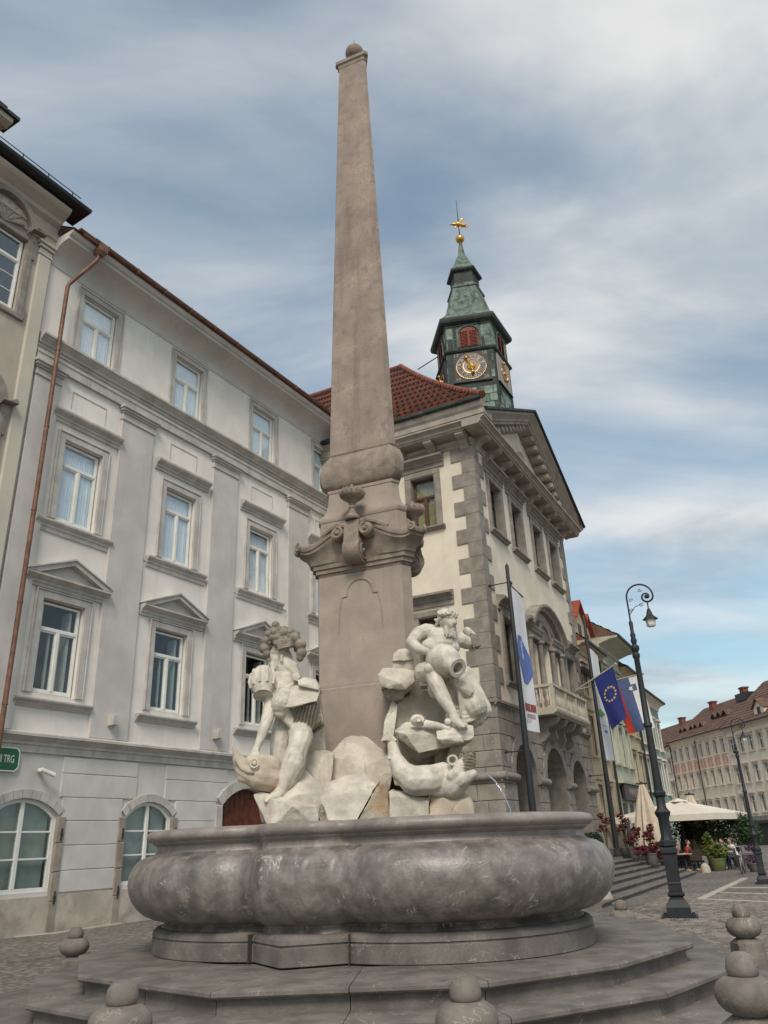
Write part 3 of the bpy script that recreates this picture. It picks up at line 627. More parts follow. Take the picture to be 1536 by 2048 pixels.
def pediment(w=1.33, h=.58, d=.26):
    m = MB(); m.prof([(.02, -.30), (-.05, -.30), (-.06, -.24), (-.10, -.20), (-.10, -.15), (-d+.04, -.07), (-d, -.05), (-d, 0), (.02, .012)], -w, w)
    th = .13; 
    for s in (-1, 1):
        pts = [(s*w, .0), (s*(w-.02), .055), (0, h), (0, h-th), (s*(w-.30), .012)]
        m.slab(pts if s > 0 else list(reversed(pts)), -d-.004, -.04)
        pts = [(s*(w+.02), .05), (s*(w-.02), .085), (0, h+.05), (0, h-.002), (s*w, .045)]
        m.slab(pts if s > 0 else list(reversed(pts)), -d-.05, .0)
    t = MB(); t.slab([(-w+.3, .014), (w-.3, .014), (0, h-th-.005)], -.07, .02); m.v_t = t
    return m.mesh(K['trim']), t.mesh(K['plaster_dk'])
ped_m, tymp_m = pediment()
room = room_box(1.3, 2.4)
for i, c in enumerate(XC):
    for z, wn, sr in ((5.46, w1, sr1), (10.15, w2, sr1), (15.62, w3, sr3)):
        o = inst(wn, G, (c, .10, z+.03)); obj('surround', sr, o, (0, -.10, -.03)); obj('room', room, o)
        if wn is w1:
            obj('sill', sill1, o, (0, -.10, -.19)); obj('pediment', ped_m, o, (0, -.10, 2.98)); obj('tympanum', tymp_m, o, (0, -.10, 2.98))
        if wn is w2: obj('hood', hood2, o, (0, -.10, 3.22)); obj('sill', sill2, o, (0, -.10, -.14))
    # shallow recessed panel lines above the second-floor hoods
    mb = MB()
    for x0, x1, z0, z1 in ((c-.62, c+.62, 14.20, 14.225), (c-.62, c-.60, 13.66, 14.2), (c+.60, c+.62, 13.66, 14.2)): mb.box(x0, x1, -.018, .01, z0, z1)
    obj('panel_moulding', mb.mesh(K['trim']), G)
# lit interior casement leaves standing behind the first-floor windows
leaf = MB(); leaf.box(-.03, .03, .12, .17, .05, 1.62); leaf.box(.52, .60, .10, .40, .05, 2.25); lm = leaf.mesh(K['white'])
for c in XC[:3]: obj('inner_sash', lm, G, (c-.16, .10, 5.5)); 
# pilasters with capitals
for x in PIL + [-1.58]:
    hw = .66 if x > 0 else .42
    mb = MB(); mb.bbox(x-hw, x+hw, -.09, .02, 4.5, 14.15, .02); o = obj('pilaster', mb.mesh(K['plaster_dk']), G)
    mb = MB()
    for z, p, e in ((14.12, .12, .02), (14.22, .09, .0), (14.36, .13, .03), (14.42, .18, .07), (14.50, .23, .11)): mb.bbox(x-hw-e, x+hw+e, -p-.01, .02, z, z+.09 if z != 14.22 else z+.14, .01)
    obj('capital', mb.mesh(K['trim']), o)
    if x > 0:
        mb = MB(); mb.bbox(x-.09, x+.09, -.30, -.09, 4.86, 5.16, .02); mb.box(x-.03, x+.03, -.2, -.09, 4.80, 4.87); obj('wall_box', mb.mesh(K['trim']), o)
def run(pr, z, name, m='trim', x0=XL, x1=XR): 
    mb = MB(); mb.prof([(y, zz+z) for y, zz in pr], x0, x1); return obj(name, mb.mesh(K[m]), G)
run([(.02, 0), (-.03, 0), (-.04, .16), (-.08, .18), (-.08, .24), (-.20, .34), (-.24, .36), (-.24, .42), (-.18, .46), (.02, .50)], 4.02, 'string_course')
run([(.02, 0), (-.10, 0), (-.10, .26), (-.13, .28), (-.13, .34), (-.02, .345), (.02, .345)], 14.58, 'architrave')
run([(.02, 0), (-.05, 0), (-.06, .08), (-.12, .10), (-.13, .16), (-.26, .27), (-.31, .30), (-.31, .37), (-.24, .41), (.02, .46)], 15.08, 'cornice')
run([(.0, -.006), (-.022, -.006), (-.022, .03), (.0, .03)], 9.85, 'thin_string')
cove = [(.05, -.12), (-.03, -.12), (-.05, -.02)] + [(-.05-.62*(1-math.cos(R(a))), -.02+.52*math.sin(R(a))) for a in range(0, 91, 10)] + [(-.72, .50), (-.72, .60), (-.80, .63), (-.86, .70), (-.86, .76), (.05, .76)]
run(cove, 18.12, 'eaves_cove', 'plaster_dk')
mb = MB(); th = [(-.06+.075*math.cos(R(a)), .075*math.sin(R(a))) for a in range(180, 361, 20)]; mb.prof([(-.90+y, 18.97+z) for y, z in th] + [(-.89, 18.98), (-1.02, 18.98)], XL+.15, XR); obj('gutter', mb.mesh(K['copper'], 60), G)
for k in range(12):
    mb = MB(); x = XL+1.2+1.2*k; mb.box(x-.02, x+.02, -1.05, -.80, 18.86, 19.02); obj('gutter_bracket', mb.mesh(K['copper']), G)
mb = MB(); mb.add([(XL, -.92, 18.93), (XR, -.92, 18.93), (XR, 6, 23.2), (XL, 6, 23.2)], [(0,1,2,3)]); mb.add([(XL, -.92, 18.88), (XR, -.92, 18.88), (XR, 6, 23.1), (XL, 6, 23.1)], [(3,2,1,0)]); obj('roof', mb.mesh(K['tile']), G)
# snow guard rail along the eaves: little trestles and a wire
xs = [XL+1.0+1.35*k for k in range(11)]
for x in xs:
    mb = MB(); mb.tube([(x-.14, -.62, 19.12), (x, -.62, 19.42), (x+.14, -.62, 19.12)], .016, 5); obj('snow_guard_post', mb.mesh(K['copper']), G)
mb = MB(); mb.tube([(xs[0], -.62, 19.42), (xs[-1], -.62, 19.42)], .014, 5); obj('snow_guard_rail', mb.mesh(K['copper']), G)
# rusticated ground floor: flush courses with cut joints, each block its own stone
zs = [.84, 1.33, 1.90, 2.47, 3.02, 3.59, 3.99]
bays = [(.60, 2.52), (4.48, 6.18), (9.25, 11.0), (11.0, 13.0)]
for a, b in bays:
    for k in range(6):
        z0, z1 = zs[k]+.006, zs[k+1]-.006; g = .0
        if k >= 4:
            a2, b2 = a - .5*(k-3), b + .5*(k-3)
            if a == .60: a2 = a-.10
            if b == 13.0: b2 = b
            a2, b2 = max(a2, -.0 if a < 1 else a-.45), min(b2, b+.45)
        else: a2, b2 = a, b
        mb = MB(); mb.bbox(a2, b2, -.005, .04, z0, z1, .012); obj('rusticated_block', mb.mesh(K['socle']), G)
# voussoir blocks over the arched openings and their stone jambs
def arch_ring(par, xa, xb, zb, rise, t, n, y0, y1, m, name='voussoir'):
    hd = arch_pts(xa, xb, zb, rise, n); c = (xa+xb)/2; h = (xb-xa)/2; r = (h*h+rise*rise)/(2*rise); cz = zb-r
    for i in range(n):
        (x1, z1), (x2, z2) = hd[i], hd[i+1]; q = []
        for x, z, s in ((x1, z1, 1), (x2, z2, -1)):
            l = math.hypot(x-c, z-cz); ex, ez = (x-c)/l, (z-cz)/l; tx, tz = ez*.006*s, -ex*.006*s
            q.append(((x+tx, z+tz), (x+ex*t+tx, z+ez*t+tz)))
        mb = MB(); mb.slab([q[0][0], q[1][0], q[1][1], q[0][1]], y0, y1); obj(name, mb.mesh(m), par)
for (c, h) in GW:
    mb = MB(); fr = MB(); zb, rise = 2.95, .38
    pts = [(c-h, .93)] + [(x, z) for x, z in arch_pts(c-h, c+h, zb, rise, 16)] + [(c+h, .93)]
    inn = [(c+(x-c)*(h-.085)/h, .93+(z-.93)*.955+.015) for x, z in pts]
    n = len(pts)
    for i in range(n-1): 
        p, q, r_, s_ = pts[i], pts[i+1], inn[i+1], inn[i]
        fr.add([(p[0], .08, p[1]), (q[0], .08, q[1]), (r_[0], .08, r_[1]), (s_[0], .08, s_[1]), (p[0], .16, p[1]), (q[0], .16, q[1]), (r_[0], .16, r_[1]), (s_[0], .16, s_[1])], [(0,1,2,3),(3,2,6,7),(1,0,4,5)])
    fr.box(c-h, c+h, .06, .16, .90, .99); fr.bbox(c-.055, c+.055, .07, .16, .99, zb-.06, .01)
    for z in (1.62, 2.22): fr.box(c-h+.07, c+h-.07, .09, .15, z-.02, z+.02)
    o = obj('arched_window', fr.mesh(K['white']), G)
    for sx in (-1, 1):
        for z0, z1 in ((.99, 1.60), (1.64, 2.20), (2.24, 2.86)):
            g = MB(); xa, xb = (c+.055, c+h-.06); xa, xb = (xa, xb) if sx > 0 else (2*c-xb, 2*c-xa)
            if z1 < 2.8: g.box(xa, xb, .115, .12, z0, z1)
            else:
                e, f_ = (xb, xa) if sx > 0 else (xa, xb)      # outer x, inner x
                pl = [(xa, z0), (xb, z0), (xb, 2.56 if sx > 0 else 2.88), (((xa+xb)/2), 2.78), (xa, 2.88 if sx > 0 else 2.56)]
                g.slab(pl, .115, .12)
            obj('pane', g.mesh(K['glass_dk']), o)
    bl = MB(); bl.box(c-h+.1, c+h-.1, .24, .25, .95, 2.86); obj('blind', bl.mesh(mat('pale_blind', (.46, .48, .45), .9)), o)
    arch_ring(G, c-h-.02, c+h+.02, zb+.02, rise, .20, 9, -.035, .04, K['trim'])
    for sx in (-1, 1):
        x = c+sx*(h+.11)
        for z0, z1 in ((.0, .66), (.67, 1.30), (1.31, 1.95), (1.96, 2.56)):
            mb = MB(); mb.bbox(x-.115, x+.115, -.045, .05, z0+.003, z1, .015); obj('jamb_stone', mb.mesh(K['jamb']), G)
        for z in (.75, 2.15):
            mb = MB(); mb.tube([(x+.02, -.05, z-.14), (x+.02, -.075, z), (x+.03, -.05, z+.14)], .02, 5); mb.box(x, x+.05, -.075, -.04, z-.03, z+.03); obj('shutter_hook', mb.mesh(K['iron']), G)
# arched red-brown door
mb = MB(); n = 9
K['door'] = mat('red_door', (0.125, 0.032, 0.018), .5, .3, 5, 40, .2)
dr = MB(); dr.slab([(6.44, .02), (8.98, .02)] + list(reversed(arch_pts(6.44, 8.98, 3.43, .55, 16))), .20, .24); do = obj('door', dr.mesh(K['door']), G)
for k in range(10):
    x = 6.50+.245*k; zt_ = 3.43-.55*((x+.11-7.71)/1.27)**2-.06
    mb = MB(); mb.bbox(x, x+.225, .165, .21, .05, zt_, .012); obj('board', mb.mesh(K['door']), do)
for z in (2.1, 2.2, 2.9): mb = MB(); mb.ball((6.63, .155, z), .025, 8, 6); obj('stud', mb.mesh(K['white']), do)
arch_ring(G, 6.40, 9.02, 3.47, .55, .30, 11, -.06, .05, K['trim'])
for x in (6.28, 9.14): mb = MB(); mb.bbox(x-.15, x+.15, -.07, .05, .0, 2.93, .02); obj('door_jamb', mb.mesh(K['trim']), G)
# downpipe with elbow and hopper at the joint between the two houses
mb = MB(); mb.tube([(-1.60, -.34, .1), (-1.60, -.34, 17.30)], .062, 10); 
for z in (2.5, 5, 7.5, 10, 12.5, 15): mb.lathe([(.072, z), (.072, z+.05)], 10, c=(-1.60, -.34, 0))
mb.tube([(-1.60, -.34, 17.25), (-1.58, -.36, 17.40), (-1.12, -.86, 18.35), (-1.05, -.90, 18.62)], .062, 10); obj('downpipe', mb.mesh(K['copper'], 50), G)
mb = MB(); mb.loft([[(-1.05+a*s, -.92+b*s, z) for a, b in ((-1,-1),(1,-1),(1,1),(-1,1))] for s, z in ((.08, 18.55), (.15, 18.68), (.15, 18.95))]); mb.box(-1.75, -1.0, -1.0, -.84, 18.86, 19.0); obj('hopper', mb.mesh(K['copper']), G)

# street sign and camera on the grey palace
sg = thing('street_sign', 'green street name sign with white letters on the grey wall', 'sign', BL, RZL)
def cutrect(x0, x1, z0, z1, c): return [(x0+c, z0), (x1-c, z0), (x1, z0+c), (x1, z1-c), (x1-c, z1), (x0+c, z1), (x0, z1-c), (x0, z0+c)]
K['sign_g'] = plain('sign_green', (0.012, 0.105, 0.045), .35); K['sign_w'] = plain('sign_white', (.72, .74, .70), .4)
mb = MB(); mb.slab(cutrect(-1.92, -.80, 3.545, 4.10, .09), -.045, -.02); obj('plate', mb.mesh(K['sign_w']), sg)
mb = MB(); mb.slab(cutrect(-1.89, -.83, 3.575, 4.07, .08), -.049, -.03); obj('field', mb.mesh(K['sign_g']), sg)
T = Matrix.Translation((-1.36, -.051, 3.82)) @ Matrix.Rotation(R(90), 4, 'X'); obj('lettering', text_mesh('MESTNI TRG', .25, K['sign_w'], T, .003, sx=.60), sg)
cm = thing('security_camera', 'small white security camera on the wall beside the green sign', 'camera', BL, RZL)
mb = MB(); mb.tube([(-.20, 0, 3.62), (-.20, -.12, 3.60)], .05, 8); obj('mount', mb.mesh(K['white']), cm)
mb = MB(); mb.tube([(-.26, -.16, 3.62), (.10, -.22, 3.50)], .055, 8); obj('housing', mb.mesh(K['white']), cm)

# ================================================================== cream house at the far left
CH = thing('cream_house', 'cream baroque house with dark gutter at the left edge', 'building', BL, RZL)
mb = MB(); wall_open(mb, -9, -2.06, 0, 20.2, -.06, [(-4.5, -2.92, 15.7, 18.15, 0), (-4.5, -2.92, 9.9, 12.6, 0), (-4.4, -3.0, 4.6, 7.2, 0)]); mb.box(-2.10, -2.06, -.05, .6, 0, 20.2); obj('wall', mb.mesh(K['cream']), CH)
mb = MB(); mb.box(-9, -2.1, 1.5, 1.7, 0, 20); obj('back_wall', mb.mesh(K['room']), CH)
wc = casement(1.50, 2.38, .70, bars=2, cur=None, gl='glass')
for z, hgt in ((15.72, 0), (9.95, 0)):
    o = inst(wc, CH, (-3.71, .02, z)); 
    m = MB(); b = .2
    for x0, x1, z0, z1 in ((-.80-b, -.80, -.15, 2.5), (.80, .80+b, -.15, 2.5), (-.8, .8, 2.42, 2.55), (-1.02, 1.06, -.26, -.12)): m.bbox(x0, x1, -.16, .02, z0, z1, .02)
    for x0, x1, z0, z1 in ((.98, 1.08, 1.9, 2.55), (.98, 1.08, -.2, .2)): m.bbox(x0, x1, -.15, .02, z0, z1, .01)
    obj('surround', m.mesh(K['thstone']), o)
    h = MB(); top = arch_pts(-.85, .85, 3.62, .80, 14); n = len(top)
    pts = [(-1.25, 2.86), (-1.18, 2.98)] + [(x*1.08, z) for x, z in top] + [(1.18, 2.98), (1.25, 2.86), (.80, 2.80)] + list(reversed([(x*.86, z-.16) for x, z in top])) + [(-.80, 2.80)]
    m2 = len(pts); h.slab(list(reversed(pts)), -.34, .02); obj('hood', h.mesh(K['thstone']), o)
    h = MB(); h.slab([(-.9, 2.52), (.9, 2.52), (.9, 2.9)] + list(reversed([(x*.92, z-.1) for x, z in top])) + [(-.9, 2.9)], -.10, .0)
    for k in range(7): 
        an = R(20+23*k); h.tube([(0, -.11, 2.62), (.62*math.cos(an), -.13, 2.66+.62*math.sin(an))], [.03, .075], 6)
    obj('shell', h.mesh(K['thstone']), o)
obj('window', wc[1], CH, (-3.71, .02, 4.7))
mb = MB(); mb.bbox(-2.52, -2.10, -.14, 0, 0, 18.0, .03); p_ = obj('pilaster', mb.mesh(K['cream_lt']), CH)
mb = MB()
for z, e, d_ in ((18.0, .02, .16), (18.12, .0, .14), (18.25, .04, .19), (18.37, .08, .24)): mb.bbox(-2.52-e, -2.10+e, -d_, 0, z, z+.10, .015)
obj('capital', mb.mesh(K['cream_lt']), p_)
mb = MB(); mb.prof([(0, 18.5), (-.12, 18.5), (-.12, 18.75), (-.17, 18.78), (-.17, 19.0), (-.10, 19.02), (-.10, 19.25), (-.25, 19.35), (-.30, 19.45), (-.55, 19.62), (-.62, 19.70), (-.62, 19.80), (0, 19.85)], -9, -2.02); obj('cornice', mb.mesh(K['cream']), CH)
mb = MB(); mb.prof([(0, 19.86), (-.55, 19.90), (-.86, 19.93), (-.90, 20.02), (-.84, 20.08), (0, 20.4)], -9, -1.52); obj('eaves_gutter', mb.mesh(K['tin_dark']), CH)
mb = MB(); mb.add([(-9, -.84, 20.07), (-1.55, -.84, 20.07), (-1.55, 5, 23), (-9, 5, 23)], [(0,1,2,3)]); obj('roof', mb.mesh(K['tile_br']), CH)
mb = MB(); mb.tube([(-9, -.8, 20.24), (-1.9, -.8, 20.24)], .015, 5); obj('snow_guard_rail', mb.mesh(K['iron']), CH)
for k in range(4): mb = MB(); x = -2.2-.85*k; mb.tube([(x, -.8, 20.08), (x, -.8, 20.26)], .018, 5); obj('snow_guard_post', mb.mesh(K['iron']), CH)
mb = MB(); mb.box(-6.2, -4.55, -.3, .9, 20.2, 21.25); obj('chimney', mb.mesh(K['cream']), CH)
mb = MB(); mb.prof([(-.3, 21.22), (-.55, 21.28), (-.58, 21.42), (.1, 21.42)], -6.4, -4.25); obj('chimney_cornice', mb.mesh(K['cream_lt']), CH)
for k in range(5): mb = MB(); mb.box(-4.5-.42*k, -4.12-.42*k, -.68, .1, 21.42, 21.53+.05*(k % 2)); mb.box(-4.6-.42*k, -4.25-.42*k, -.55, .1, 21.53, 21.66); obj('roof_tile', mb.mesh(K['tin_dark']), CH)
# ================================================================== town hall
CT = Vector((3.7347, 28.4755, 0)); RZT = R(63)
H = thing('town_hall', 'cream town hall with stone quoins, pediment, balcony and arcade behind the fountain', 'building', CT, RZT)
W, DEP, TZ = 13.2, 12.0, 0.72
SIDE = (0, 0, R(-90))
# --- upper walls
TOPX = [2.2, 4.95, 8.05, 10.75]; topw = [(c-.72, c+.72, 13.3, 15.65, 0) for c in TOPX]
CE = 6.95
mid = [(1.58, 3.02, 7.1, 9.72, 0), (10.5, 11.94, 7.1, 9.72, 0), (CE-2.2, CE-1.05, 6.5, 9.55, 0), (CE-.78, CE+.78, 6.5, 10.45, .78), (CE+1.05, CE+2.2, 6.5, 9.55, 0)]
mb = MB(); wall_open(mb, 0, W, 6.2, 17.6, 0, topw+mid, .35); obj('front_wall', mb.mesh(K['thwall']), H)
ST = [2.32, 5.6]
mb = MB(); wall_open(mb, -7.6, 0, 6.2, 17.6, 0, [(-t-.56, -t+.56, 13.38, 15.72, 0) for t in ST] + [(-t-.56, -t+.56, 7.1, 9.7, 0) for t in ST], .3); obj('side_wall', mb.mesh(K['thwall']), H, rot=SIDE)
# --- rusticated base: arcade front and block courses
AR = [(2.72, 1.28), (6.72, 1.45), (10.35, 1.18)]
aops = [(c-h, c+h, TZ-.3, 3.66+h, h) for c, h in AR]
mb = MB(); wall_open(mb, 0, W, TZ-.3, 6.2, .04, aops, .9); obj('arcade_wall', mb.mesh(K['thstone']), H)
mb = MB(); wall_open(mb, -7.6, 0, 0, 6.2, .04, [], .2); obj('base_wall', mb.mesh(K['thstone']), H, rot=SIDE)
mb = MB(); mb.box(.3, W-.3, 3.2, 3.4, 0, 6.2); mb.box(.3, W-.3, .5, 3.2, 5.9, 6.1); mb.box(.3, W-.3, .3, 8, TZ-.1, TZ); obj('arcade_room', mb.mesh(K['thstone']), H)
mb = MB(); mb.box(W-.3, W, .05, DEP, 0, 17.6); mb.box(.4, W, DEP-.2, DEP, 0, 17.6); obj('far_walls', mb.mesh(K['thwall']), H)
CO = 0.553; NZ = 10
def rows(z0, n): return [(z0+CO*i, z0+CO*(i+1)) for i in range(n)]
rr = random.Random(5)
for i, (z0, z1) in enumerate(rows(.66, 10)):
    if 3.35 < (z0+z1)/2 < 3.75: pass
    # side
    x = 0.0; k = 0
    while x > -7.2:
        ln = (1.25 if (k+i) % 2 else .85) + rr.uniform(-.12, .12)
        if k == 0: ln = .62 if i % 2 else 1.0
        mb = MB(); mb.bbox(x-ln+.008, x-.008 if k else x+.012, -rr.uniform(.0, .014), .07, z0+.008, z1-.008, .018); obj('stone_block', mb.mesh(K['thstone']), H, rot=SIDE)
        x -= ln; k += 1
    # front: only where the block clears every arch
    x = 0.0; k = 0
    while x < W-.1:
        ln = (1.05 if (k+i) % 2 else .75)+rr.uniform(-.1, .1)
        if k == 0: ln = 1.0 if i % 2 else .62
        a, b = x, min(W, x+ln); x += ln; k += 1
        segs = [(a, b)]
        for c, h in AR:
            zz = z1 if z1 < 3.66 else max(z0, 3.66)
            hh = h+.0 if z0 < 3.66 else (math.sqrt(max(0, (h+.42)**2-(z0-3.66)**2)) if z0-3.66 < h+.42 else -1)
            if z1 > 3.66 and z0 < 3.66: hh = h+.42
            if hh < 0: continue
            ns = []
            for s0, s1 in segs:
                if s1 <= c-hh or s0 >= c+hh: ns.append((s0, s1)); continue
                if s0 < c-hh: ns.append((s0, c-hh))
                if s1 > c+hh: ns.append((c+hh, s1))
            segs = ns
        for s0, s1 in segs:
            if s1-s0 < .14: continue
            mb = MB(); mb.bbox(s0+.008, s1-.008, -rr.uniform(.0, .014), .06, z0+.008, z1-.008, .018); obj('stone_block', mb.mesh(K['thstone']), H)
for c, h in AR: arch_ring(H, c-h, c+h, 3.66+h, h, .40, 11, -.02, .08, K['thstone'])
# roll moulding at the springing, broken by the arches, and the band above the base
roll = [(.02, 3.52)] + [(-.02-.16*math.sin(R(a)), 3.66-.14*math.cos(R(a))) for a in range(0, 181, 20)] + [(.02, 3.80)]
xs = [0.0-.02] + [v for c, h in AR for v in (c-h, c+h)] + [W]
for a, b in zip(xs[0::2], xs[1::2]): mb = MB(); mb.prof(roll, a, b); obj('impost_roll', mb.mesh(K['thstone'], 50), H)
mb = MB(); mb.prof(roll, -7.2, .17); obj('impost_roll', mb.mesh(K['thstone'], 50), H, rot=SIDE)
bandp = [(.02, 6.08), (-.03, 6.08), (-.05, 6.14), (-.12, 6.18), (-.12, 6.28), (.02, 6.33)]
mb = MB(); mb.prof(bandp, -.11, W); obj('string_course', mb.mesh(K['thstone']), H)
mb = MB(); mb.prof(bandp, -7.6, .0); obj('string_course', mb.mesh(K['thstone']), H, rot=SIDE)
# --- quoins
for i in range(17):
    z0 = 6.34+.605*i; z1 = z0+.605; a, b = ((.98, .52) if i % 2 else (.52, .98)); j = rr.uniform(0, .012)
    mb = MB(); mb.box(-.045-j, a, -.045-j, b, z0+.006, z1-.006); obj('quoin', mb.mesh(K['thstone']), H)
    mb = MB(); mb.box(W-(.9 if i % 2 else .5), W+.045, -.045-j, .5, z0+.006, z1-.006); obj('quoin', mb.mesh(K['thstone']), H)
mb = MB(); mb.box(-.05, 1.75, -.05, 1.75, 16.63, 16.66); 
# --- windows
def stone_frame(w, h, b=.2, d=.10, hood=True, sill=True, hoodz=.36, ear=.0):
    m = MB(); x = w/2
    for x0, x1, z0, z1 in ((-x-b, -x, 0, h), (x, x+b, 0, h), (-x-b, x+b, h, h+b)): m.bbox(x0, x1, -d, .12, z0, z1, .02)
    for x0, x1, z0, z1 in ((-x-.01, -x+.028, .0, h), (x-.028, x+.01, .0, h), (-x+.028, x-.028, h-.028, h+.01)): m.box(x0, x1, -d+.03, .33, z0, z1)
    ch = [('surround', m.mesh(K['thstone']))]
    if hood:
        q = MB(); q.prof([(.02, -.30), (-.07, -.30), (-.07, -.12), (-.12, -.10), (-.14, -.02), (-.30, .08), (-.38, .10), (-.38, .18), (-.30, .22), (.02, .30)], -x-b-.22, x+b+.22, Matrix.Translation((0, 0, h+b+hoodz)))
        ch.append(('hood', q.mesh(K['thstone'])))
    if sill:
        q = MB(); q.prof([(.02, -.14), (-.10, -.14), (-.12, -.08), (-.22, -.05), (-.22, .02), (.02, .03)], -x-b-.10, x+b+.10); ch.append(('sill', q.mesh(K['thstone'])))
    return ch
wt_ = casement(1.36, 2.28, .66, wood='wood_dk', gl='glass_dk', cur=None); wt_[2].extend(stone_frame(1.44, 2.35)); 
for c in TOPX:
    o = inst((wt_[0], wt_[1], [p for p in wt_[2] if p[0] == 'pane']), H, (c, .24, 13.33))
    for nm, me in stone_frame(1.44, 2.35): obj(nm, me, o, (0, -.24, -.03))
    obj('room', room, o)
sf = stone_frame(1.44, 2.62, hoodz=.30); ws_ = casement(1.36, 2.56, .66, wood='wood_dk', gl='glass_dk')
for c in (2.3, 11.22):
    o = inst((ws_[0], ws_[1], ws_[2]), H, (c, .24, 7.13))
    for nm, me in sf: obj(nm, me, o, (0, -.24, -.03))
    obj('room', room, o)
wsd = casement(1.04, 2.28, .64, wood='wood', gl='glass_dk', cur='curtain_warm', cur_y=.10); wsf = stone_frame(1.12, 2.34, b=.24)
wsl = casement(1.04, 2.54, .64, wood='wood', gl='glass_dk'); wslf = stone_frame(1.12, 2.6, b=.24, hoodz=.42)
for t in ST:
    for wn_, fr_, z in ((wsd, wsf, 13.38), (wsl, wslf, 7.1)):
        o = inst(wn_, H, (.20, -(-t), z+.03), SIDE)
        for nm, me in fr_: obj(nm, me, o, (0, -.20, -.03))
        obj('room', room, o)
# --- central three-light window with columns and segmental hood
def column(h, r=.13):
    m = MB(); m.lathe([(r+.07, 0), (r+.07, .08), (r+.04, .12), (r+.05, .17), (r, .22), (r, h*.4), (r*.86, h-.28), (r*.95, h-.26), (r*.86, h-.23), (r*.9, h-.18), (r+.06, h-.10), (r+.08, h-.10), (r+.08, h)], 14); return m.mesh(K['thstone'], 40)
colm = column(3.05)
for x in (CE-2.33, CE-.92, CE+.92, CE+2.33): obj('column', colm, H, (x, -.13, 6.5))
for a, b in ((CE-2.55, CE-.80), (CE+.80, CE+2.55)):
    mb = MB(); mb.prof([(.05, 9.55), (-.20, 9.55), (-.20, 9.75), (-.26, 9.78), (-.30, 9.92), (-.34, 9.95), (-.34, 10.02), (.05, 10.05)], a, b); obj('entablature', mb.mesh(K['thstone']), H)
arch_ring(H, CE-.80, CE+.80, 10.45+.0, .78, .24, 9, -.16, .06, K['thstone'])
hd = arch_pts(CE-2.75, CE+2.75, 11.35, 1.30, 20)
hi = [(CE+(x-CE)*.90, z-.30) for x, z in hd]
mb = MB(); n = len(hd)
sec = [(.02, 0.0), (-.30, 0.0), (-.36, .10), (-.52, .18), (-.52, .30), (.02, .34)]
rings = []
for (x, z), (x2, z2) in zip(hi, hd):
    l = math.hypot(x2-x, z2-z); rings.append([(x+(x2-x)*q[1]/.34, q[0], z+(z2-z)*q[1]/.34) for q in sec])
mb.loft(rings, True); obj('segmental_hood', mb.mesh(K['thstone'], 30), H)
for s in (-1, 1):
    mb = MB(); mb.prof([(.02, 9.95), (-.28, 9.95), (-.34, 10.05), (-.50, 10.12), (-.50, 10.24), (.02, 10.28)], CE+s*2.75-.28, CE+s*2.75+.28); obj('hood_return', mb.mesh(K['thstone']), H)
mb = MB(); mb.slab(list(reversed([(x*1.0, z-.02) for x, z in hi])) + [(CE-2.5, 10.06), (CE-.95, 10.06), (CE-.9, 10.2), (CE-.62, 10.58), (CE, 10.72), (CE+.62, 10.58), (CE+.9, 10.2), (CE+.95, 10.06), (CE+2.5, 10.06)], -.10, .0); obj('tympanum', mb.mesh(K['thstone_lt']), H)
mb = MB(); mb.box(CE-2.3, CE+2.3, .9, 1.0, 6.4, 10.6); obj('balcony_room', mb.mesh(K['room']), H)
for a, b, zt_ in ((CE-2.2, CE-1.05, 9.5), (CE-.78, CE+.78, 10.4), (CE+1.05, CE+2.2, 9.5)):
    fr = MB(); 
    for x in (a+.03, (a+b)/2, b-.03): fr.box(x-.035, x+.035, .26, .32, 6.5, zt_ - (.3 if zt_ > 10 and x != (a+b)/2 else 0))
    for z in (6.55, 8.7, 9.5): fr.box(a+.05, b-.05, .27, .31, z-.03, z+.03)
    o = obj('balcony_door', fr.mesh(K['wood_dk']), H); g = MB(); g.box(a+.06, b-.06, .285, .292, 6.5, zt_ if zt_ < 10 else 9.9); obj('pane', g.mesh(K['glass_dk']), o)
# --- balcony
BX0, BX1, BY, BZ = 4.36, 9.60, -.95, 6.28
K['balc'] = mat('balcony_stone', (.44, .385, .315), .85, .12, 3, 30, .4, stain=(.26, .22, .18), stain_scale=1.4, stain_amt=.5)
mb = MB(); mb.prof([(.02, BZ-.10), (BY+.12, BZ-.10), (BY+.04, BZ-.04), (BY-.02, BZ-.02), (BY-.05, BZ+.06), (BY-.05, BZ+.14), (BY, BZ+.18), (.02, BZ+.18)], BX0-.05, BX1+.05); bal = obj('balcony_floor', mb.mesh(K['balc']), H)
mb = MB(); mb.box(BX0-.03, BX1+.03, BY-.03, BY+.17, BZ+1.0, BZ+1.12); mb.box(BX0-.03, BX0+.17, BY+.17, 0, BZ+1.0, BZ+1.12); mb.box(BX1-.17, BX1+.03, BY+.17, 0, BZ+1.0, BZ+1.12); obj('handrail', mb.mesh(K['balc']), bal)
bm_ = MB(); bm_.lathe([(.06, 0), (.06, .05), (.035, .08), (.075, .24), (.08, .32), (.045, .48), (.035, .60), (.055, .66), (.055, .70), (.04, .72), (.06, .76), (.06, .82)], 8); bme = bm_.mesh(K['balc'], 40)
piers = [BX0+.07, BX0+1.78, BX0+3.46, BX1-.07]
for x in piers: mb = MB(); mb.bbox(x-.10, x+.10, BY, BY+.15, BZ+.18, BZ+1.0, .012); obj('pier', mb.mesh(K['balc']), bal)
for a, b in zip(piers[:-1], piers[1:]):
    n = 5
    for k in range(n): obj('baluster', bme, bal, (a+.10+(b-a-.20)*(k+.5)/n, BY+.075, BZ+.18))
for x in (BX0+.07, BX1-.07):
    for k in range(3): obj('baluster', bme, bal, (x, BY+.30+.22*k, BZ+.18))
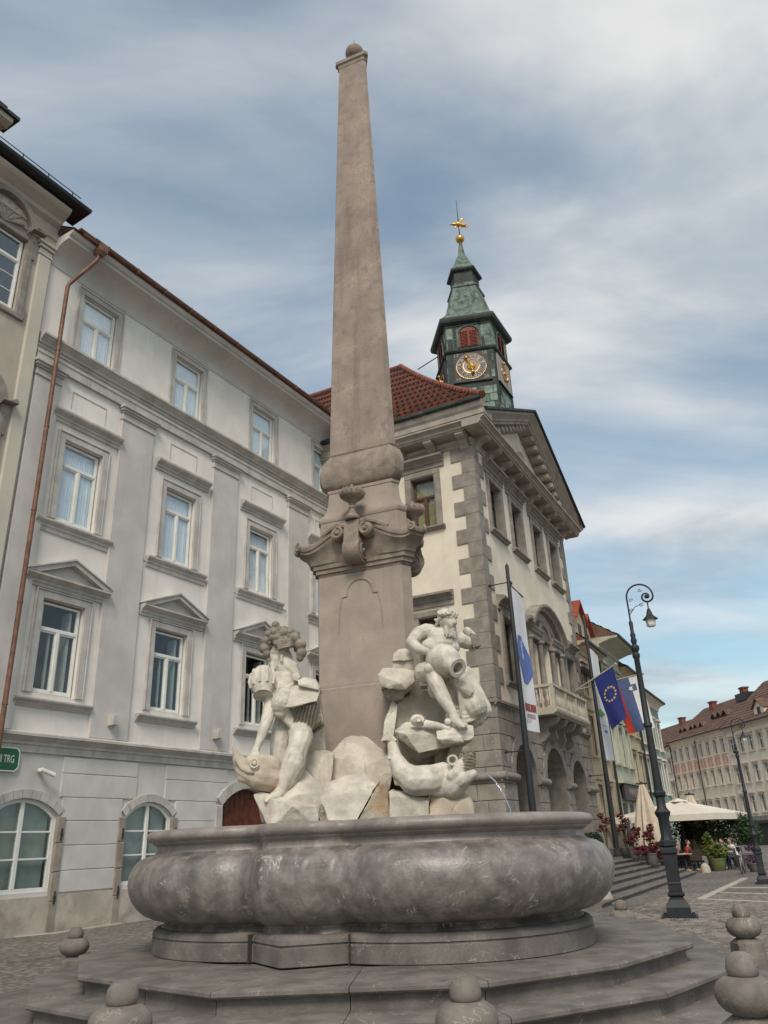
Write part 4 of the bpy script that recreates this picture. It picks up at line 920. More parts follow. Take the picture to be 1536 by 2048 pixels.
def console(x):
    m = MB(); pts = [(.02, BZ-.12), (BY+.15, BZ-.12)] + [(BY+.12+.50*(1-math.cos(R(a))), BZ-.16-.34*math.sin(R(a))) for a in range(0, 91, 15)] + [(-.30, BZ-.62), (-.36, BZ-.80), (-.20, BZ-1.02), (.02, BZ-1.10)]
    m.prof(list(reversed(pts)), x-.13, x+.13); return m.mesh(K['thstone'], 40)
for x in (5.1, 6.3, 7.6, 8.85): obj('console', console(x), H)
K['flowers'] = mat('dark_flowers', (.03, .035, .03), .9, .3)
# --- cornices
def cornice(pr, x0, x1, rot=(0,0,0), nm='cornice'): mb = MB(); mb.prof(pr, x0, x1); return obj(nm, mb.mesh(K['thstone_lt']), H, rot=rot)
cp = [(.03, 16.62), (-.06, 16.62), (-.06, 16.74), (-.12, 16.78), (-.12, 16.84), (.0, 16.845)]
top = [(.03, 17.02), (-.70, 17.02), (-.72, 17.08), (-.78, 17.10), (-.78, 17.20), (-.85, 17.26), (-.95, 17.30), (-.95, 17.38), (.03, 17.44)]
cornice(cp, -.11, W+.11, nm='architrave'); cornice(cp, -7.6, 0.0, SIDE, 'architrave')
cornice(top, -.945, W+.95); 
cornice([(y, z) for y, z in top[:-1]] + [(-.98, 17.40), (-.98, 17.62), (-1.06, 17.72), (-1.12, 17.86), (-1.12, 17.95), (.03, 18.1)], -7.6, .03, SIDE)
mb = MB(); mb.box(-.95, .0, -.0, .0, 17, 17.1)
# corner return of the side eaves
mb = MB(); mb.prof([(.03, 17.44), (-.98, 17.40), (-.98, 17.62), (-1.06, 17.72), (-1.12, 17.86), (-1.12, 17.95), (.03, 18.1)], .031, .97); obj('cornice_return', mb.mesh(K['thstone_lt']), H, rot=SIDE)
brk = MB(); brk.prof([(.02, 17.02), (-.66, 17.02), (-.66, 16.92), (-.58, 16.86), (-.30, 16.80), (-.16, 16.66), (-.10, 16.50), (.02, 16.44)], -.18, .18); brm = brk.mesh(K['thstone_lt'])
for k in range(10): obj('modillion', brm, H, (.35+1.39*k, 0, 0))
for k in range(5): obj('modillion', brm, H, (0, .30+1.43*k, 0), SIDE)
# pediment: tympanum wall, raking cornice with dentils
APX, APZ, EZ = 6.9, 21.15, 17.44
mb = MB(); mb.slab([(.3, 17.40), (W-.3, 17.40), (APX, APZ-.65)], .02, .2); obj('pediment_wall', mb.mesh(K['thwall']), H)
def rake(s, secs, nm, m):
    a = Vector((APX+s*(W/2+1.0), 0, EZ+.05)); b = Vector((APX, 0, APZ)); u = (b-a).normalized(); nrm = Vector((-u.z, 0, u.x)) if s < 0 else Vector((u.z, 0, -u.x))
    if nrm.z < 0: nrm = -nrm
    mb = MB(); rings = []
    for e, p in ((0, a), (1, b)):
        ring = []
        for y, q in secs:
            pt = p + nrm*q
            if e == 1:   # mitre at the ridge
                t = (APX-pt.x)/u.x; pt = pt + u*t
            ring.append((pt.x, y, pt.z))
        rings.append(ring)
    mb.loft(rings, True); return obj(nm, mb.mesh(m), H)
for s in (-1, 1):
    rake(s, [(.05, -.50), (-.10, -.50), (-.10, -.40), (-.60, -.36), (-.62, -.28), (-.72, -.24), (-.72, -.14), (-.90, -.02), (-.98, .02), (-.98, .12), (.05, .14)], 'raking_cornice', K['thstone_lt'])
    rake(s, [(.05, .145), (-1.04, .13), (-1.10, .16), (-1.10, .24), (-1.02, .28), (.05, .28)], 'raking_gutter', K['patina_dk'])
    for k in range(11):
        t = (k+1.2)/12.4; x = APX+s*(W/2+.6)*(1-t); z = EZ+.05+(APZ-EZ-.05)*t - .42
        mb = MB(); mb.box(x-.17, x+.17, -.58, .02, z-.24, z-.02); obj('raking_modillion', mb.mesh(K['thstone_lt']), H)
# small arched statue niche in the pediment
mb = MB(); mb.slab([(APX-.55, 17.5), (APX+.55, 17.5)] + list(reversed(arch_pts(APX-.55, APX+.55, 19.3, .5, 10))), -.10, .05); obj('pediment_relief', mb.mesh(K['thstone_lt']), H)
# --- roof: hipped main roof with courses of tiles, gable roof behind the pediment
gz = 18.02
gut = [(-1.20, 17.92), (-1.26, 17.98), (-1.26, 18.10), (-1.18, 18.14), (-.90, 18.2), (-.90, 17.95)]
mb = MB(); mb.prof(gut, -7.6, .95); obj('side_gutter', mb.mesh(K['patina_dk']), H, rot=SIDE)
pk = Vector((6.5, 6.1, 26.2)); bk = Vector((6.5, 16.0, 26.2))
def rp(u, v):       # side roof slope: u along the eaves 0..1, v up the slope 0..1, with a kicked-out foot
    y0 = -1.0 + (pk.y+1.0)*v; z = 18.05 + (26.2-18.05)*(v*0.86+0.14*v*v); x = -1.15 + (6.5+1.15)*v
    return Vector((x, y0 + (14.0-y0)*u, z))
tl = MB(); NR = 34
for r_ in range(NR):
    v0, v1 = r_/NR, (r_+1.15)/NR; v1 = min(1, v1)
    p0, p1, p2, p3 = rp(0, v0), rp(1, v0), rp(1, v1), rp(0, v1); up = Vector((-.5, 0, .8))*.06
    tl.add([p0+up, p1+up, p2, p3, p0-up*.2, p1-up*.2], [(1,0,3,2),(0,1,5,4)])
tl2 = tl.mesh(K['tile']); o = obj('side_roof', tl2, H); 
st = MB()
for r_ in range(2, NR, 3):
    for c_ in range(46):
        p = rp((c_+.5*(r_ % 2))/46, (r_+.5)/NR)+Vector((-.03, 0, .09)); st.box(p.x-.05, p.x+.05, p.y-.06, p.y+.06, p.z-.05, p.z+.05)
q = obj('snow_stops', st.mesh(K['tin_dark']), o); q['kind'] = 'stuff'
mb = MB(); fr0, fr1 = Vector((-1.1, -.9, 18.05)), Vector((W+1.1, -.9, 18.05))
q0 = rp(0, .22); mb.add([q0, Vector((W-q0.x, q0.y, q0.z)), Vector((W-6.5, 6.1, 26.2)), pk], [(0,1,2,3)]); mb.add([fr1, Vector((W+1.1, 14, 18)), Vector((W-6.5, 14, 26.2)), Vector((W-6.5, 6.1, 26.2))], [(0,1,2,3)]); mb.add([Vector((APX, -1.0, APZ+.2)), Vector((-1.0, -1.0, EZ+.2)), Vector((1.6, 1.2, EZ+.9)), Vector((APX, 3.5, APZ+.2))], [(0,1,2,3)]); mb.add([Vector((APX, -1.0, APZ+.2)), Vector((APX, 3.5, APZ+.2)), Vector((W-1.6, 1.2, EZ+.9)), Vector((W+1., -1.0, EZ+.2))], [(0,1,2,3)])
obj('front_roof', mb.mesh(K['tile']), H)
for k in range(30):
    a, b = rp(0, k/30), rp(0, (k+1)/30); mb = MB(); d_ = (b-a); mb.tube([a+Vector((0, -.03, .05)), a+d_*1.1+Vector((0, -.03, .10))], [.17, .13], 8); obj('hip_tile', mb.mesh(K['tile'], 60), H)
mb = MB(); mb.tube([pk+Vector((0, -.1, .05)), bk+Vector((0,0,.05))], .14, 8); obj('ridge_tiles', mb.mesh(K['tile'], 60), H)
s0 = rp(.42, .13); mb = MB(); Tm = Matrix.Translation(rp(.36, .10)+Vector((-.1, 0, .15))) @ Matrix.Rotation(R(-44), 4, 'Y'); mb.box(-.05, .95, -.45, .45, -.05, .10, Tm); obj('skylight', mb.mesh(K['glass_dk']), H); mb = MB(); mb.box(-.1, 1.0, -.52, .52, -.09, .03, Tm); obj('skylight_frame', mb.mesh(K['tin_dark']), H)
# --- terrace and steps in front
tr = thing('town_hall_steps', 'wide pale stone steps leading up to the town hall arcade', 'steps', CT, RZT)
NS = 6; hs = TZ/NS
for i in range(NS):
    z0, z1 = hs*i, hs*(i+1); off = .40*i; y0 = -4.35+off; rx = 10.4-off*1.0
    n = 9; L_ = (rx+6.0)/n; o = None
    nose = MB(); nose.prof([(y0+.03, z0), (y0+.03, z1-.06), (y0-.01, z1-.055), (y0-.02, z1-.03), (y0-.005, z1), (y0+.62, z1), (y0+.62, z0)], -6.0, rx)
    o = obj('step', nose.mesh(K['step']), tr)
    sd_ = MB(); sd_.box(rx-.0, rx+.0+.001, y0+.05, -1.9, z0, z1)
    for k in range(n):
        x0 = -6.0+L_*k; mb = MB(); mb.prof([(y0+.028, z0+.002), (y0+.028, z1-.048), (y0-.023, z1-.043), (y0-.033, z1-.025), (y0-.018, z1+.003), (y0+.40, z1+.003), (y0+.40, z0+.002)], x0+.006, x0+L_-.006); obj('tread_stone', mb.mesh(K['step'], 30), o)
mb = MB(); mb.box(-6.0, 10.4-2.0, -4.35+2.4, .3, 0, TZ-.004); mb.box(8.39, 24, -1.9, .3, 0, TZ-.004); obj('terrace', mb.mesh(K['step']), tr)

# ================================================================== clock tower
CTW = Vector((4.97, 34.72, 0))
TW_ = thing('clock_tower', 'green copper clad clock tower with red shutters above the town hall', 'tower', CTW)
PR = 1.686
def pent(k, z, rot=-10.0):
    R_ = PR*k/math.cos(R(36)); return [(R_*math.sin(R(rot+36+72*j)), -R_*math.cos(R(rot+36+72*j)), z) for j in range(5)]
def plo(pr, m, nm, sm=None): mb = MB(); mb.loft([pent(k, z) for k, z in pr], True); return obj(nm, mb.mesh(K[m], sm), TW_)
plo([(.96, 18.3), (.96, 24.40), (1.0, 24.42), (1.03, 24.50), (1.03, 24.58), (.96, 24.60)], 'patina_dk', 'lower_stage')
plo([(.94, 24.58), (.94, 26.02), (.97, 26.04), (.97, 26.12), (1.0, 26.18)], 'patina', 'belfry_stage')
plo([(1.0, 26.10), (1.05, 26.15), (1.09, 26.20), (1.11, 26.28), (1.12, 26.34), (1.12, 26.46), (1.09, 26.50)], 'patina_dk', 'eaves')
plo([(1.09, 26.49), (.96, 26.75), (.80, 27.2), (.67, 27.8), (.58, 28.5), (.52, 28.9), (.50, 29.1), (.53, 29.14), (.53, 29.22), (.47, 29.26), (.42, 29.45), (.42, 29.5)], 'patina', 'bell_roof')
plo([(.40, 29.48), (.40, 30.25), (.43, 30.3)], 'patina_dk', 'lantern')
plo([(.42, 30.26), (.48, 30.32), (.50, 30.38), (.50, 30.46), (.47, 30.50)], 'patina_dk', 'lantern_eaves')
plo([(.47, 30.48), (.38, 30.8), (.28, 31.25), (.22, 31.55), (.17, 31.7), (.10, 32.0), (.055, 32.7), (.04, 32.85)], 'patina', 'spire')
mb = MB(); mb.lathe([(.05, 32.8), (.09, 32.84), (.05, 32.9)], 10); mb.ball((0, 0, 33.12), .25, 16, 12); obj('gilt_ball', mb.mesh(K['gold'], 60), TW_)
mb = MB(); mb.tube([(0, 0, 33.3), (0, 0, 36.1)], [.035, .012], 6); obj('lightning_rod', mb.mesh(K['iron']), TW_)
def dragon():
    m = MB(); Y = 0
    cap(m, (.35, Y, 34.10), (-.05, Y, 34.22), .10, .15); cap(m, (-.05, Y, 34.22), (-.35, Y, 34.24), .13, .07); cap(m, (-.35, Y, 34.24), (-.52, Y, 34.20), .06, .02)
    cap(m, (.05, Y, 34.30), (.28, Y, 34.62), .08, .03); cap(m, (.28, Y, 34.62), (.02, Y, 34.60), .05, .02); cap(m, (.12, Y, 34.05), (.02, Y, 33.86), .05, .03); cap(m, (-.15, Y, 34.1), (-.2, Y, 33.92), .05, .03)
    for i in range(8): 
        a = R(40*i); b = R(40*(i+1)); cap(m, (.45+.14*math.cos(a), Y, 34.12+.14*math.sin(a)), (.45+.14*math.cos(b), Y, 34.12+.14*math.sin(b)), .03, .03)
    return m
carve('weathervane', dragon(), K['gold'], TW_, .025, 2)
# belfry shutters and the seams of the copper sheets on three faces
def tf(j): return Matrix.Rotation(R(-10+72*j), 4, 'Z')
K['clockd'] = plain('clock_field', (.035, .032, .035), .6); K['clockw'] = mat('clock_white', (.33, .28, .262), .6, .08, 6, 40, .05)
for j in (0, 1, 4):
    T = tf(j); y = -PR*.94
    mb = MB(); hd = arch_pts(-.48, .48, 25.90, .36, 12); mb.slab([(-.48, 24.72), (.48, 24.72)] + list(reversed(hd)), y-.05, y+.05, T); o = obj('shutter', mb.mesh(K['shutter']), TW_)
    for s in (-1, 1):
        for k in range(11):
            z = 24.82+.085*k; mb = MB(); mb.add([(s*.05, y-.055, z), (s*.43, y-.055, z), (s*.43, y-.085, z-.05), (s*.05, y-.085, z-.05), (s*.43, y-.05, z-.05), (s*.05, y-.05, z-.05)], [(0,1,2,3) if s < 0 else (3,2,1,0), (2,4,5,3)], T); obj('slat', mb.mesh(K['shutter']), o)
    mb = MB(); mb.box(-.03, .03, y-.09, y, 24.72, 25.88, T); obj('shutter_post', mb.mesh(K['shutter']), o)
    arch_ring(TW_, -.50, .50, 25.93, .36, .09, 8, 0, 0, K['patina']) if False else None
    fr = MB(); 
    for i in range(12):
        (x1, z1), (x2, z2) = arch_pts(-.55, .55, 25.98, .42, 12)[i:i+2]; fr.tube([T @ Vector((x1, y-.07, z1)), T @ Vector((x2, y-.07, z2))], .045, 5)
    for s in (-1, 1): fr.tube([T @ Vector((s*.55, y-.07, 24.68)), T @ Vector((s*.55, y-.07, 25.56))], .045, 5)
    obj('shutter_frame', fr.mesh(K['patina']), TW_)
    # copper sheets: staggered panels, each slightly proud
    ry = random.Random(j+3)
    for z in [18.6+.46*k for k in range(13)]:
        x = -1.14
        while x < 1.12:
            w_ = ry.uniform(.24, .5); x2 = min(1.14, x+w_)
            if not (z+.44 > 22.62 and z < 24.36 and x2 > -.92 and x < .92) and z > 20.3:
                mb = MB(); d_ = ry.uniform(.004, .03); mb.bbox(x+.012, x2-.012, -PR*.96-d_, -PR*.96+.02, z+.012, z+.445, .01, T); obj('copper_sheet', mb.mesh(K[ry.choice(('patina', 'patina_dk', 'patina_lt', 'patina_lt', 'patina_lt'))]), TW_)
            x = x2
    for z, hz_ in ((24.64, .62), (25.30, .66)):
        for x, x2 in ((-1.10, -.82), (-.80, -.62), (.62, .80), (.82, 1.10)):
            mb = MB(); d_ = ry.uniform(.004, .02); mb.bbox(x+.01, x2-.01, -PR*.94-d_, -PR*.94+.02, z+.01, z+hz_, .01, T); obj('copper_sheet', mb.mesh(K[ry.choice(('patina', 'patina_dk', 'patina_lt'))]), TW_)
    # clock
    y = -PR*.965; zc = 23.48
    mb = MB(); mb.box(-.88, .88, y-.05, y+.02, zc-.83, zc+.83, T); co = obj('clock', mb.mesh(K['clockd'] if j != 1 else K['clockw']), TW_)
    ring = MB(); N_ = 48
    for r0, r1, yy in (((.40, .74, y-.062),) if j == 0 else ((.30, .42, y-.062),)):
        ring.add([(r*math.cos(2*math.pi*i/N_), yy, zc+r*math.sin(2*math.pi*i/N_)) for r in (r0, r1) for i in range(N_)], [(i, (i+1) % N_, N_+(i+1) % N_, N_+i) for i in range(N_)], T)
    obj('dial_ring', ring.mesh(K['clockw']), co)
    g_ = MB()
    for r_, w_ in (((.40, .020), (.75, .010)) if j == 0 else ((.42, .012),)):
        pts = [T @ Vector((r_*math.cos(2*math.pi*i/40), y-.07, zc+r_*math.sin(2*math.pi*i/40))) for i in range(41)]; g_.tube(pts, w_, 5)
    obj('gilt_ring', g_.mesh(K['gold'], 60), co)
    cs_ = 1.0 if j == 0 else .5
    ctr = MB(); ctr.lathe([(.22*cs_, 0), (.20*cs_, .04), (.10*cs_, .10), (.02, .12)], 16, T=T @ Matrix.Translation((0, y-.05, zc)) @ Matrix.Rotation(R(90), 4, 'X'))
    for i in range(12):
        a = 2*math.pi*i/12; ctr.ball(T @ Vector((.17*cs_*math.cos(a), y-.10, zc+.17*cs_*math.sin(a))), .045*cs_, 6, 5)
    obj('gilt_centre', ctr.mesh(K['gold'], 60), co)
    if j == 0:
        wd = MB(); wd.lathe([(.38, 0), (.38, .008)], 24, T=T @ Matrix.Translation((0, y-.05, zc)) @ Matrix.Rotation(R(90), 4, 'X')); obj('dial_centre', wd.mesh(K['clockw']), co)
        nums = ['XII', 'I', 'II', 'III', 'IIII', 'V', 'VI', 'VII', 'VIII', 'IX', 'X', 'XI']
        for i, s_ in enumerate(nums):
            a = -2*math.pi*i/12; Tn = T @ Matrix.Translation((-.57*math.sin(a), y-.066, zc+.57*math.cos(a))) @ Matrix.Rotation(-a, 4, 'Y') @ Matrix.Rotation(R(90), 4, 'X')
            obj('numeral', text_mesh(s_, .36, K['clockd'], Tn, .006, sx=1.0), co)
        for s_, x, z in (('17', -.72, zc+.70), ('18', .70, zc+.70), ('19', -.70, zc-.70), ('28', .70, zc-.70)):
            obj('year_digit', text_mesh(s_, .27, K['clockw'], T @ Matrix.Translation((x, y-.056, z)) @ Matrix.Rotation(R(90), 4, 'X'), .004), co)
    hh = MB()
    def hand(a, l, w_, yy): 
        e = T @ Vector((l*math.sin(a), yy, zc+l*math.cos(a))); s_ = T @ Vector((-.12*math.sin(a), yy, zc-.12*math.cos(a))); hh.tube([s_, e], [w_, w_*.4], 5); hh.ball(T @ Vector((l*.85*math.sin(a), yy, zc+l*.85*math.cos(a))), w_*1.9, 6, 5)
    hand(R(-25), .62, .05, y-.15); hand(R(172), .46, .055, y-.14); obj('clock_hands', hh.mesh(K['gold'], 60), co)
    mb = MB(); mb.prof([(y-.08, zc-.90), (y-.08, zc-.85), (y, zc-.85), (y, zc-.90)], -.95, .98, T); obj('clock_sill', mb.mesh(K['patina_dk']), TW_)
for s in (0, 1):
    pass
wr = thing('stay_wire', 'thin stay rod between red roof ridge and clock tower', 'rod', CT, RZT)
mb = MB(); mb.tube([(5.5, 4.6, 25.0), (6.0, 2.8, 26.0)], .03, 5); obj('rod', mb.mesh(K['tin_dark']), wr)
# ================================================================== houses beyond the town hall (same facade line)
def house_row(par, x0, x1, eave, floors, cols, m_wall, m_trim, ww=.9, y=0.0, ground=True, depth=9, wood='white', base=None, roofz=3.6, roof='tile', roofm=None, over=.55, arch=False):
    ops = []; cw = (x1-x0)/cols
    for (zb, zt_) in floors:
        for c in range(cols):
            cx = x0+cw*(c+.5); ops.append((cx-ww/2, cx+ww/2, zb, zt_, 0))
    mb = MB(); wall_open(mb, x0, x1, 0, eave, y, ops, .2); obj('wall', mb.mesh(m_wall), par)
    mb = MB(); mb.box(x0, x1, y+.9, y+1.0, .05, eave); mb.add([(x0, y, 0), (x0, y+depth, 0), (x0, y+depth, eave), (x0, y, eave)], [(0,1,2,3)]); mb.add([(x1, y, 0), (x1, y+depth, 0), (x1, y+depth, eave), (x1, y, eave)], [(3,2,1,0)]); obj('inner_wall', mb.mesh(m_wall), par)
    cache = {}
    for xa, xb, zb, zt_, _ in ops:
        key = round(zt_-zb, 2)
        if key not in cache:
            w_, h_ = xb-xa-.02, zt_-zb-.02; f = MB(); 
            for a, b, c, d in ((-w_/2, -w_/2+.07, 0, h_), (w_/2-.07, w_/2, 0, h_), (-.04, .04, 0, h_), (-w_/2, w_/2, 0, .07), (-w_/2, w_/2, h_-.07, h_), (-w_/2, w_/2, h_*.66, h_*.66+.07)): f.box(a, b, .02, .08, c, d)
            g = MB(); g.box(-w_/2+.05, w_/2-.05, .045, .05, .05, h_-.05)
            t = MB()
            for a, b, c, d, yy in ((-w_/2-.16, -w_/2-.01, -.05, h_+.15, -.18), (w_/2+.01, w_/2+.16, -.05, h_+.15, -.18), (-w_/2-.01, w_/2+.01, h_+.01, h_+.15, -.18)): t.box(a, b, yy, -.10, c, d)
            s_ = MB(); s_.box(-w_/2-.25, w_/2+.25, -.28, -.08, -.16, -.04); hd_ = MB(); hd_.box(-w_/2-.25, w_/2+.25, -.30, -.08, h_+.22, h_+.36)
            cache[key] = ('window', f.mesh(K[wood]), [('pane', g.mesh(K['glass_dk'])), ('surround', t.mesh(m_trim)), ('sill', s_.mesh(m_trim)), ('hood', hd_.mesh(m_trim))])
        inst(cache[key], par, ((xa+xb)/2, y+.14, zb+.01))
    mb = MB(); mb.prof([(y+.02, eave-.55), (y-.08, eave-.55), (y-.10, eave-.35), (y-over*.6, eave-.15), (y-over, eave-.10), (y-over, eave), (y+.02, eave+.05)], x0, x1); obj('cornice', mb.mesh(m_trim), par)
    mb = MB(); mb.prof([(y-over-.12, eave-.05), (y-over-.02, eave-.08), (y-over-.02, eave+.06), (y-over-.12, eave+.06)], x0, x1); obj('gutter', mb.mesh(K['tin_dark']), par)
    rm = MB(); n = 14; yr = y+depth/2; z1 = eave+roofz; ya = y-over-.05
    for k in range(n):
        a, b = k/n, min(1, (k+1.1)/n); rm.add([(x0, ya+(yr-ya)*a, eave+.03+roofz*a+.07), (x1, ya+(yr-ya)*a, eave+.03+roofz*a+.07), (x1, ya+(yr-ya)*b, eave+.03+roofz*b), (x0, ya+(yr-ya)*b, eave+.03+roofz*b), (x0, ya+(yr-ya)*a, eave+roofz*a-.05), (x1, ya+(yr-ya)*a, eave+roofz*a-.05)], [(0,1,2,3), (4,5,1,0)])
    rm.add([(x0, yr, z1), (x1, yr, z1), (x1, y+depth, eave), (x0, y+depth, eave)], [(0,1,2,3)]); rm.add([(x0, ya, eave), (x0, yr, z1), (x0, y+depth, eave)], [(2,1,0)]); rm.add([(x1, ya, eave), (x1, yr, z1), (x1, y+depth, eave)], [(0,1,2)])
    obj('roof', rm.mesh(roofm or K[roof]), par)
def pipe(par, x, y, z0, z1): mb = MB(); mb.tube([(x, y, z0), (x, y, z1)], .07, 6); obj('downpipe', mb.mesh(K['tin_dark'], 50), par)
def chimney(par, x, y, z0, z1, w_=.6, m_=None):
    mb = MB(); mb.box(x-w_/2, x+w_/2, y-.35, y+.35, z0, z1-.18); o = obj('chimney', mb.mesh(m_ or K['tile']), par)
    mb = MB(); mb.box(x-w_/2-.1, x+w_/2+.1, y-.45, y+.45, z1-.18, z1); obj('chimney_cap', mb.mesh(K['tile_br']), o)
K['yellow'] = mat('plaster_ochre', (.47, .385, .27), .9, .08, 1, 40, .3, stain=(.38, .31, .22), stain_amt=.4)
K['yell_t'] = mat('trim_ochre', (.46, .37, .26), .9, .1, 2, 40, .2)
K['mint'] = mat('plaster_mint', (.43, .44, .345), .9, .1, 1, 40, .3, streak=(.30, .33, .24), streak_amt=.4)
K['mint_t'] = mat('trim_mint', (.44, .44, .35), .9, .1, 2, 40, .2)
K['teal'] = mat('plaster_teal', (.30, .37, .325), .9, .08, 1, 40, .3)
K['rosy'] = mat('plaster_rosy', (.74, .60, .475), .9, .06, 1, 40, .3)
K['rosy_t'] = mat('trim_rosy', (.70, .59, .475), .9, .08, 2, 40, .2)
K['pinkp'] = mat('panel_pink', (.55, .30, .22), .9, .12, 3, 40, .2)
K['beige'] = mat('plaster_beige', (.75, .635, .505), .9, .06, 1, 40, .3)
K['beige_t'] = mat('trim_beige', (.60, .50, .40), .9, .08, 2, 40, .2)
K['pale'] = mat('plaster_pale', (.74, .65, .545), .9, .06, 1, 40, .3)

Y1 = thing('ochre_house', 'narrow ochre house with two red dormers next to town hall', 'building', CT, RZT)
house_row(Y1, 13.5, 18.2, 11.1, [(2.0, 4.0), (5.4, 7.4), (8.4, 9.9)], 2, K['yellow'], K['yell_t'], .95, .15, roofz=4.2, depth=9)
def dormer(par, x, y, z, w_=1.7, h_=1.9, d_=2.6, roofm='tile', wall=None):
    mb = MB(); mb.slab([(x-w_/2, z), (x+w_/2, z), (x+w_/2, z+h_*.55), (x, z+h_), (x-w_/2, z+h_*.55)], y, y+d_); o = obj('dormer', mb.mesh(wall or K['yellow']), par)
    mb = MB()
    for s in (-1, 1): pts = [(x, z+h_+.02), (x+s*(w_/2+.15), z+h_*.55-.10), (x+s*(w_/2+.15), z+h_*.55+.02), (x, z+h_+.16)]; mb.slab(pts if s < 0 else list(reversed(pts)), y-.25, y+d_)
    obj('dormer_roof', mb.mesh(K[roofm]), o)
    mb = MB(); mb.box(x-.32, x+.32, y-.02, y+.03, z+.25, z+1.1); obj('dormer_window', mb.mesh(K['tin_dark']), o)
K['redtile'] = mat('bright_red_tile', (.34, .075, .045), .85, .15, 3, 20, .4)
dormer(Y1, 14.9, .1, 11.2, 2.2, 2.3, 3, 'redtile'); dormer(Y1, 17.3, .3, 11.2, 1.7, 2.1, 3, 'redtile')
mb = MB(); mb.prof([(.17, 9.5), (-.10, 9.5), (-.25, 9.62), (-.25, 9.7), (.17, 9.75)], 13.4, 18.2); obj('string_course', mb.mesh(K['tin_dark']), Y1)
pipe(Y1, 18.15, 0.0, 0, 11)
G1 = thing('mint_house', 'pale green stuccoed house with relief ornaments and dark shop sign', 'building', CT, RZT)
house_row(G1, 18.25, 23.6, 12.2, [(5.3, 7.4), (8.6, 10.6)], 3, K['mint'], K['mint_t'], .95, .0, roofz=3.8, over=1.2, roof='tile_br')
for k in range(4):
    m = MB(); x = 18.9+1.45*k
    for q in range(5): cap(m, (x-.5+.25*q, -.06, 8.0+.12*math.sin(q*2.1)), (x-.35+.25*q, -.06, 8.2+.1*math.cos(q*1.7)), .09, .05)
    carve('stucco_ornament', m, K['mint_t'], G1, .05, 1)
sgn = thing('shop_sign', 'dark brown shop fascia sign on the mint house', 'sign', CT, RZT)
mb = MB(); mb.box(18.5, 23.2, -.28, -.14, 3.35, 4.15); obj('fascia', mb.mesh(K['tin_dark']), sgn)
mb = MB(); mb.prof([(-.02, 4.2), (-.34, 4.2), (-.36, 4.3), (-.02, 4.4)], 18.3, 23.5); obj('fascia_cornice', mb.mesh(K['mint_t']), sgn)
obj('lettering', text_mesh('MARKET', .66, plain('sign_letters', (.30, .25, .20)), Matrix.Translation((20.9, -.285, 3.75)) @ Matrix.Rotation(R(90), 4, 'X'), .004), sgn)
for k in range(3):
    mb = MB(); x = 19.2+1.6*k; mb.box(x-.45, x+.45, -.03, .02, .75, 3.2); o = obj('shop_window', mb.mesh(K['tin_dark']), G1)
    mb = MB(); mb.bbox(x+.55, x+.95, -.08, .05, .7, 3.3, .02); obj('shop_pier', mb.mesh(K['mint_t']), G1)
chimney(G1, 19.6, 4, 14, 16.6, .9); chimney(G1, 22.8, 4, 14, 16.4, 2.2)
N1 = thing('tan_house', 'tan house with ragged ivy between mint and teal houses', 'building', CT, RZT)
house_row(N1, 23.7, 27.4, 11.4, [(4.2, 6.2), (7.4, 9.4)], 2, K['yellow'], K['yell_t'], .95, .1, roofz=3.5, roof='tile_br'); pipe(N1, 27.3, -.08, 0, 11)
T1 = thing('teal_house', 'pale teal house at the far end of the left street front', 'building', CT, RZT)
house_row(T1, 27.5, 36.0, 10.6, [(4.2, 6.2), (7.2, 9.0)], 4, K['teal'], K['pale'], .95, .0, roofz=3.5)

# ================================================================== far row on the right side of the street
FR = Vector((37.4, 119.0, 0)); RZF = R(-83)
def far_house(name, label, x0, x1, eave, floors, cols, wall, trim, **k):
    t = thing(name, label, 'building', FR, RZF, None); house_row(t, x0, x1, eave, floors, cols, wall, trim, **k); return t
B3 = far_house('pale_far_house', 'pale house at the far end of the right row', -16, 6.6, 12.6, [(2.6, 4.4), (6.0, 7.9), (9.3, 10.9)], 11, K['pale'], K['beige_t'], ww=.95, depth=11, roofz=4.0, roof='tile_br')
B2 = far_house('pink_panel_house', 'long house with pink panels between window rows on the right', 6.7, 21.4, 13.0, [(3.6, 5.1), (6.85, 8.6), (10.3, 12.0)], 8, K['rosy'], K['rosy_t'], ww=.85, depth=12, roofz=4.6, roof='tile_br')
for c in range(8):
    cx = 6.7+14.7/8*(c+.5)
    for s in (-.35, .35): mb = MB(); mb.bbox(cx+s-.22, cx+s+.22, -.05, .02, 8.95, 9.95, .02); obj('pink_panel', mb.mesh(K['pinkp']), B2)
pipe(B2, 6.75, -.15, 0, 12.5); pipe(B2, 14.0, -.15, 0, 12.5)
B1 = far_house('beige_corner_house', 'beige house with hooded windows at the right edge', 21.5, 40.0, 12.9, [(3.4, 5.2), (6.6, 8.4), (9.9, 11.6)], 9, K['beige'], K['beige_t'], ww=.95, depth=13, roofz=5.6, roof='tile_br')
mb = MB(); mb.box(21.5, 40, -.12, .05, 2.4, 3.0); obj('shop_band', mb.mesh(K['thstone']), B1)
mb = MB(); mb.box(20.0, 28, -1.6, -.2, 2.2, 2.5); mb.box(20.0, 28, -.2, -.05, .0, 2.4); obj('awning', mb.mesh(K['tin_dark']), B1)
dormer(B1, 29.3, .2, 13.2, 2.0, 1.9, 4, 'tile_br', K['beige']); dormer(B1, 34.0, .2, 13.2, 2.0, 1.9, 4, 'tile_br', K['beige'])
for x in (16.2, 17.6, 19.0): dormer(B2, x, 2.0, 14.4, 1.0, 1.1, 3, 'tile_br', K['tin_dark'])
for x in (8.5, 9.7, 11.5, 12.7, 14.2): dormer(B2, x, 1.2, 13.6, 1.0, 1.1, 3, 'tile_br', K['tin_dark'])
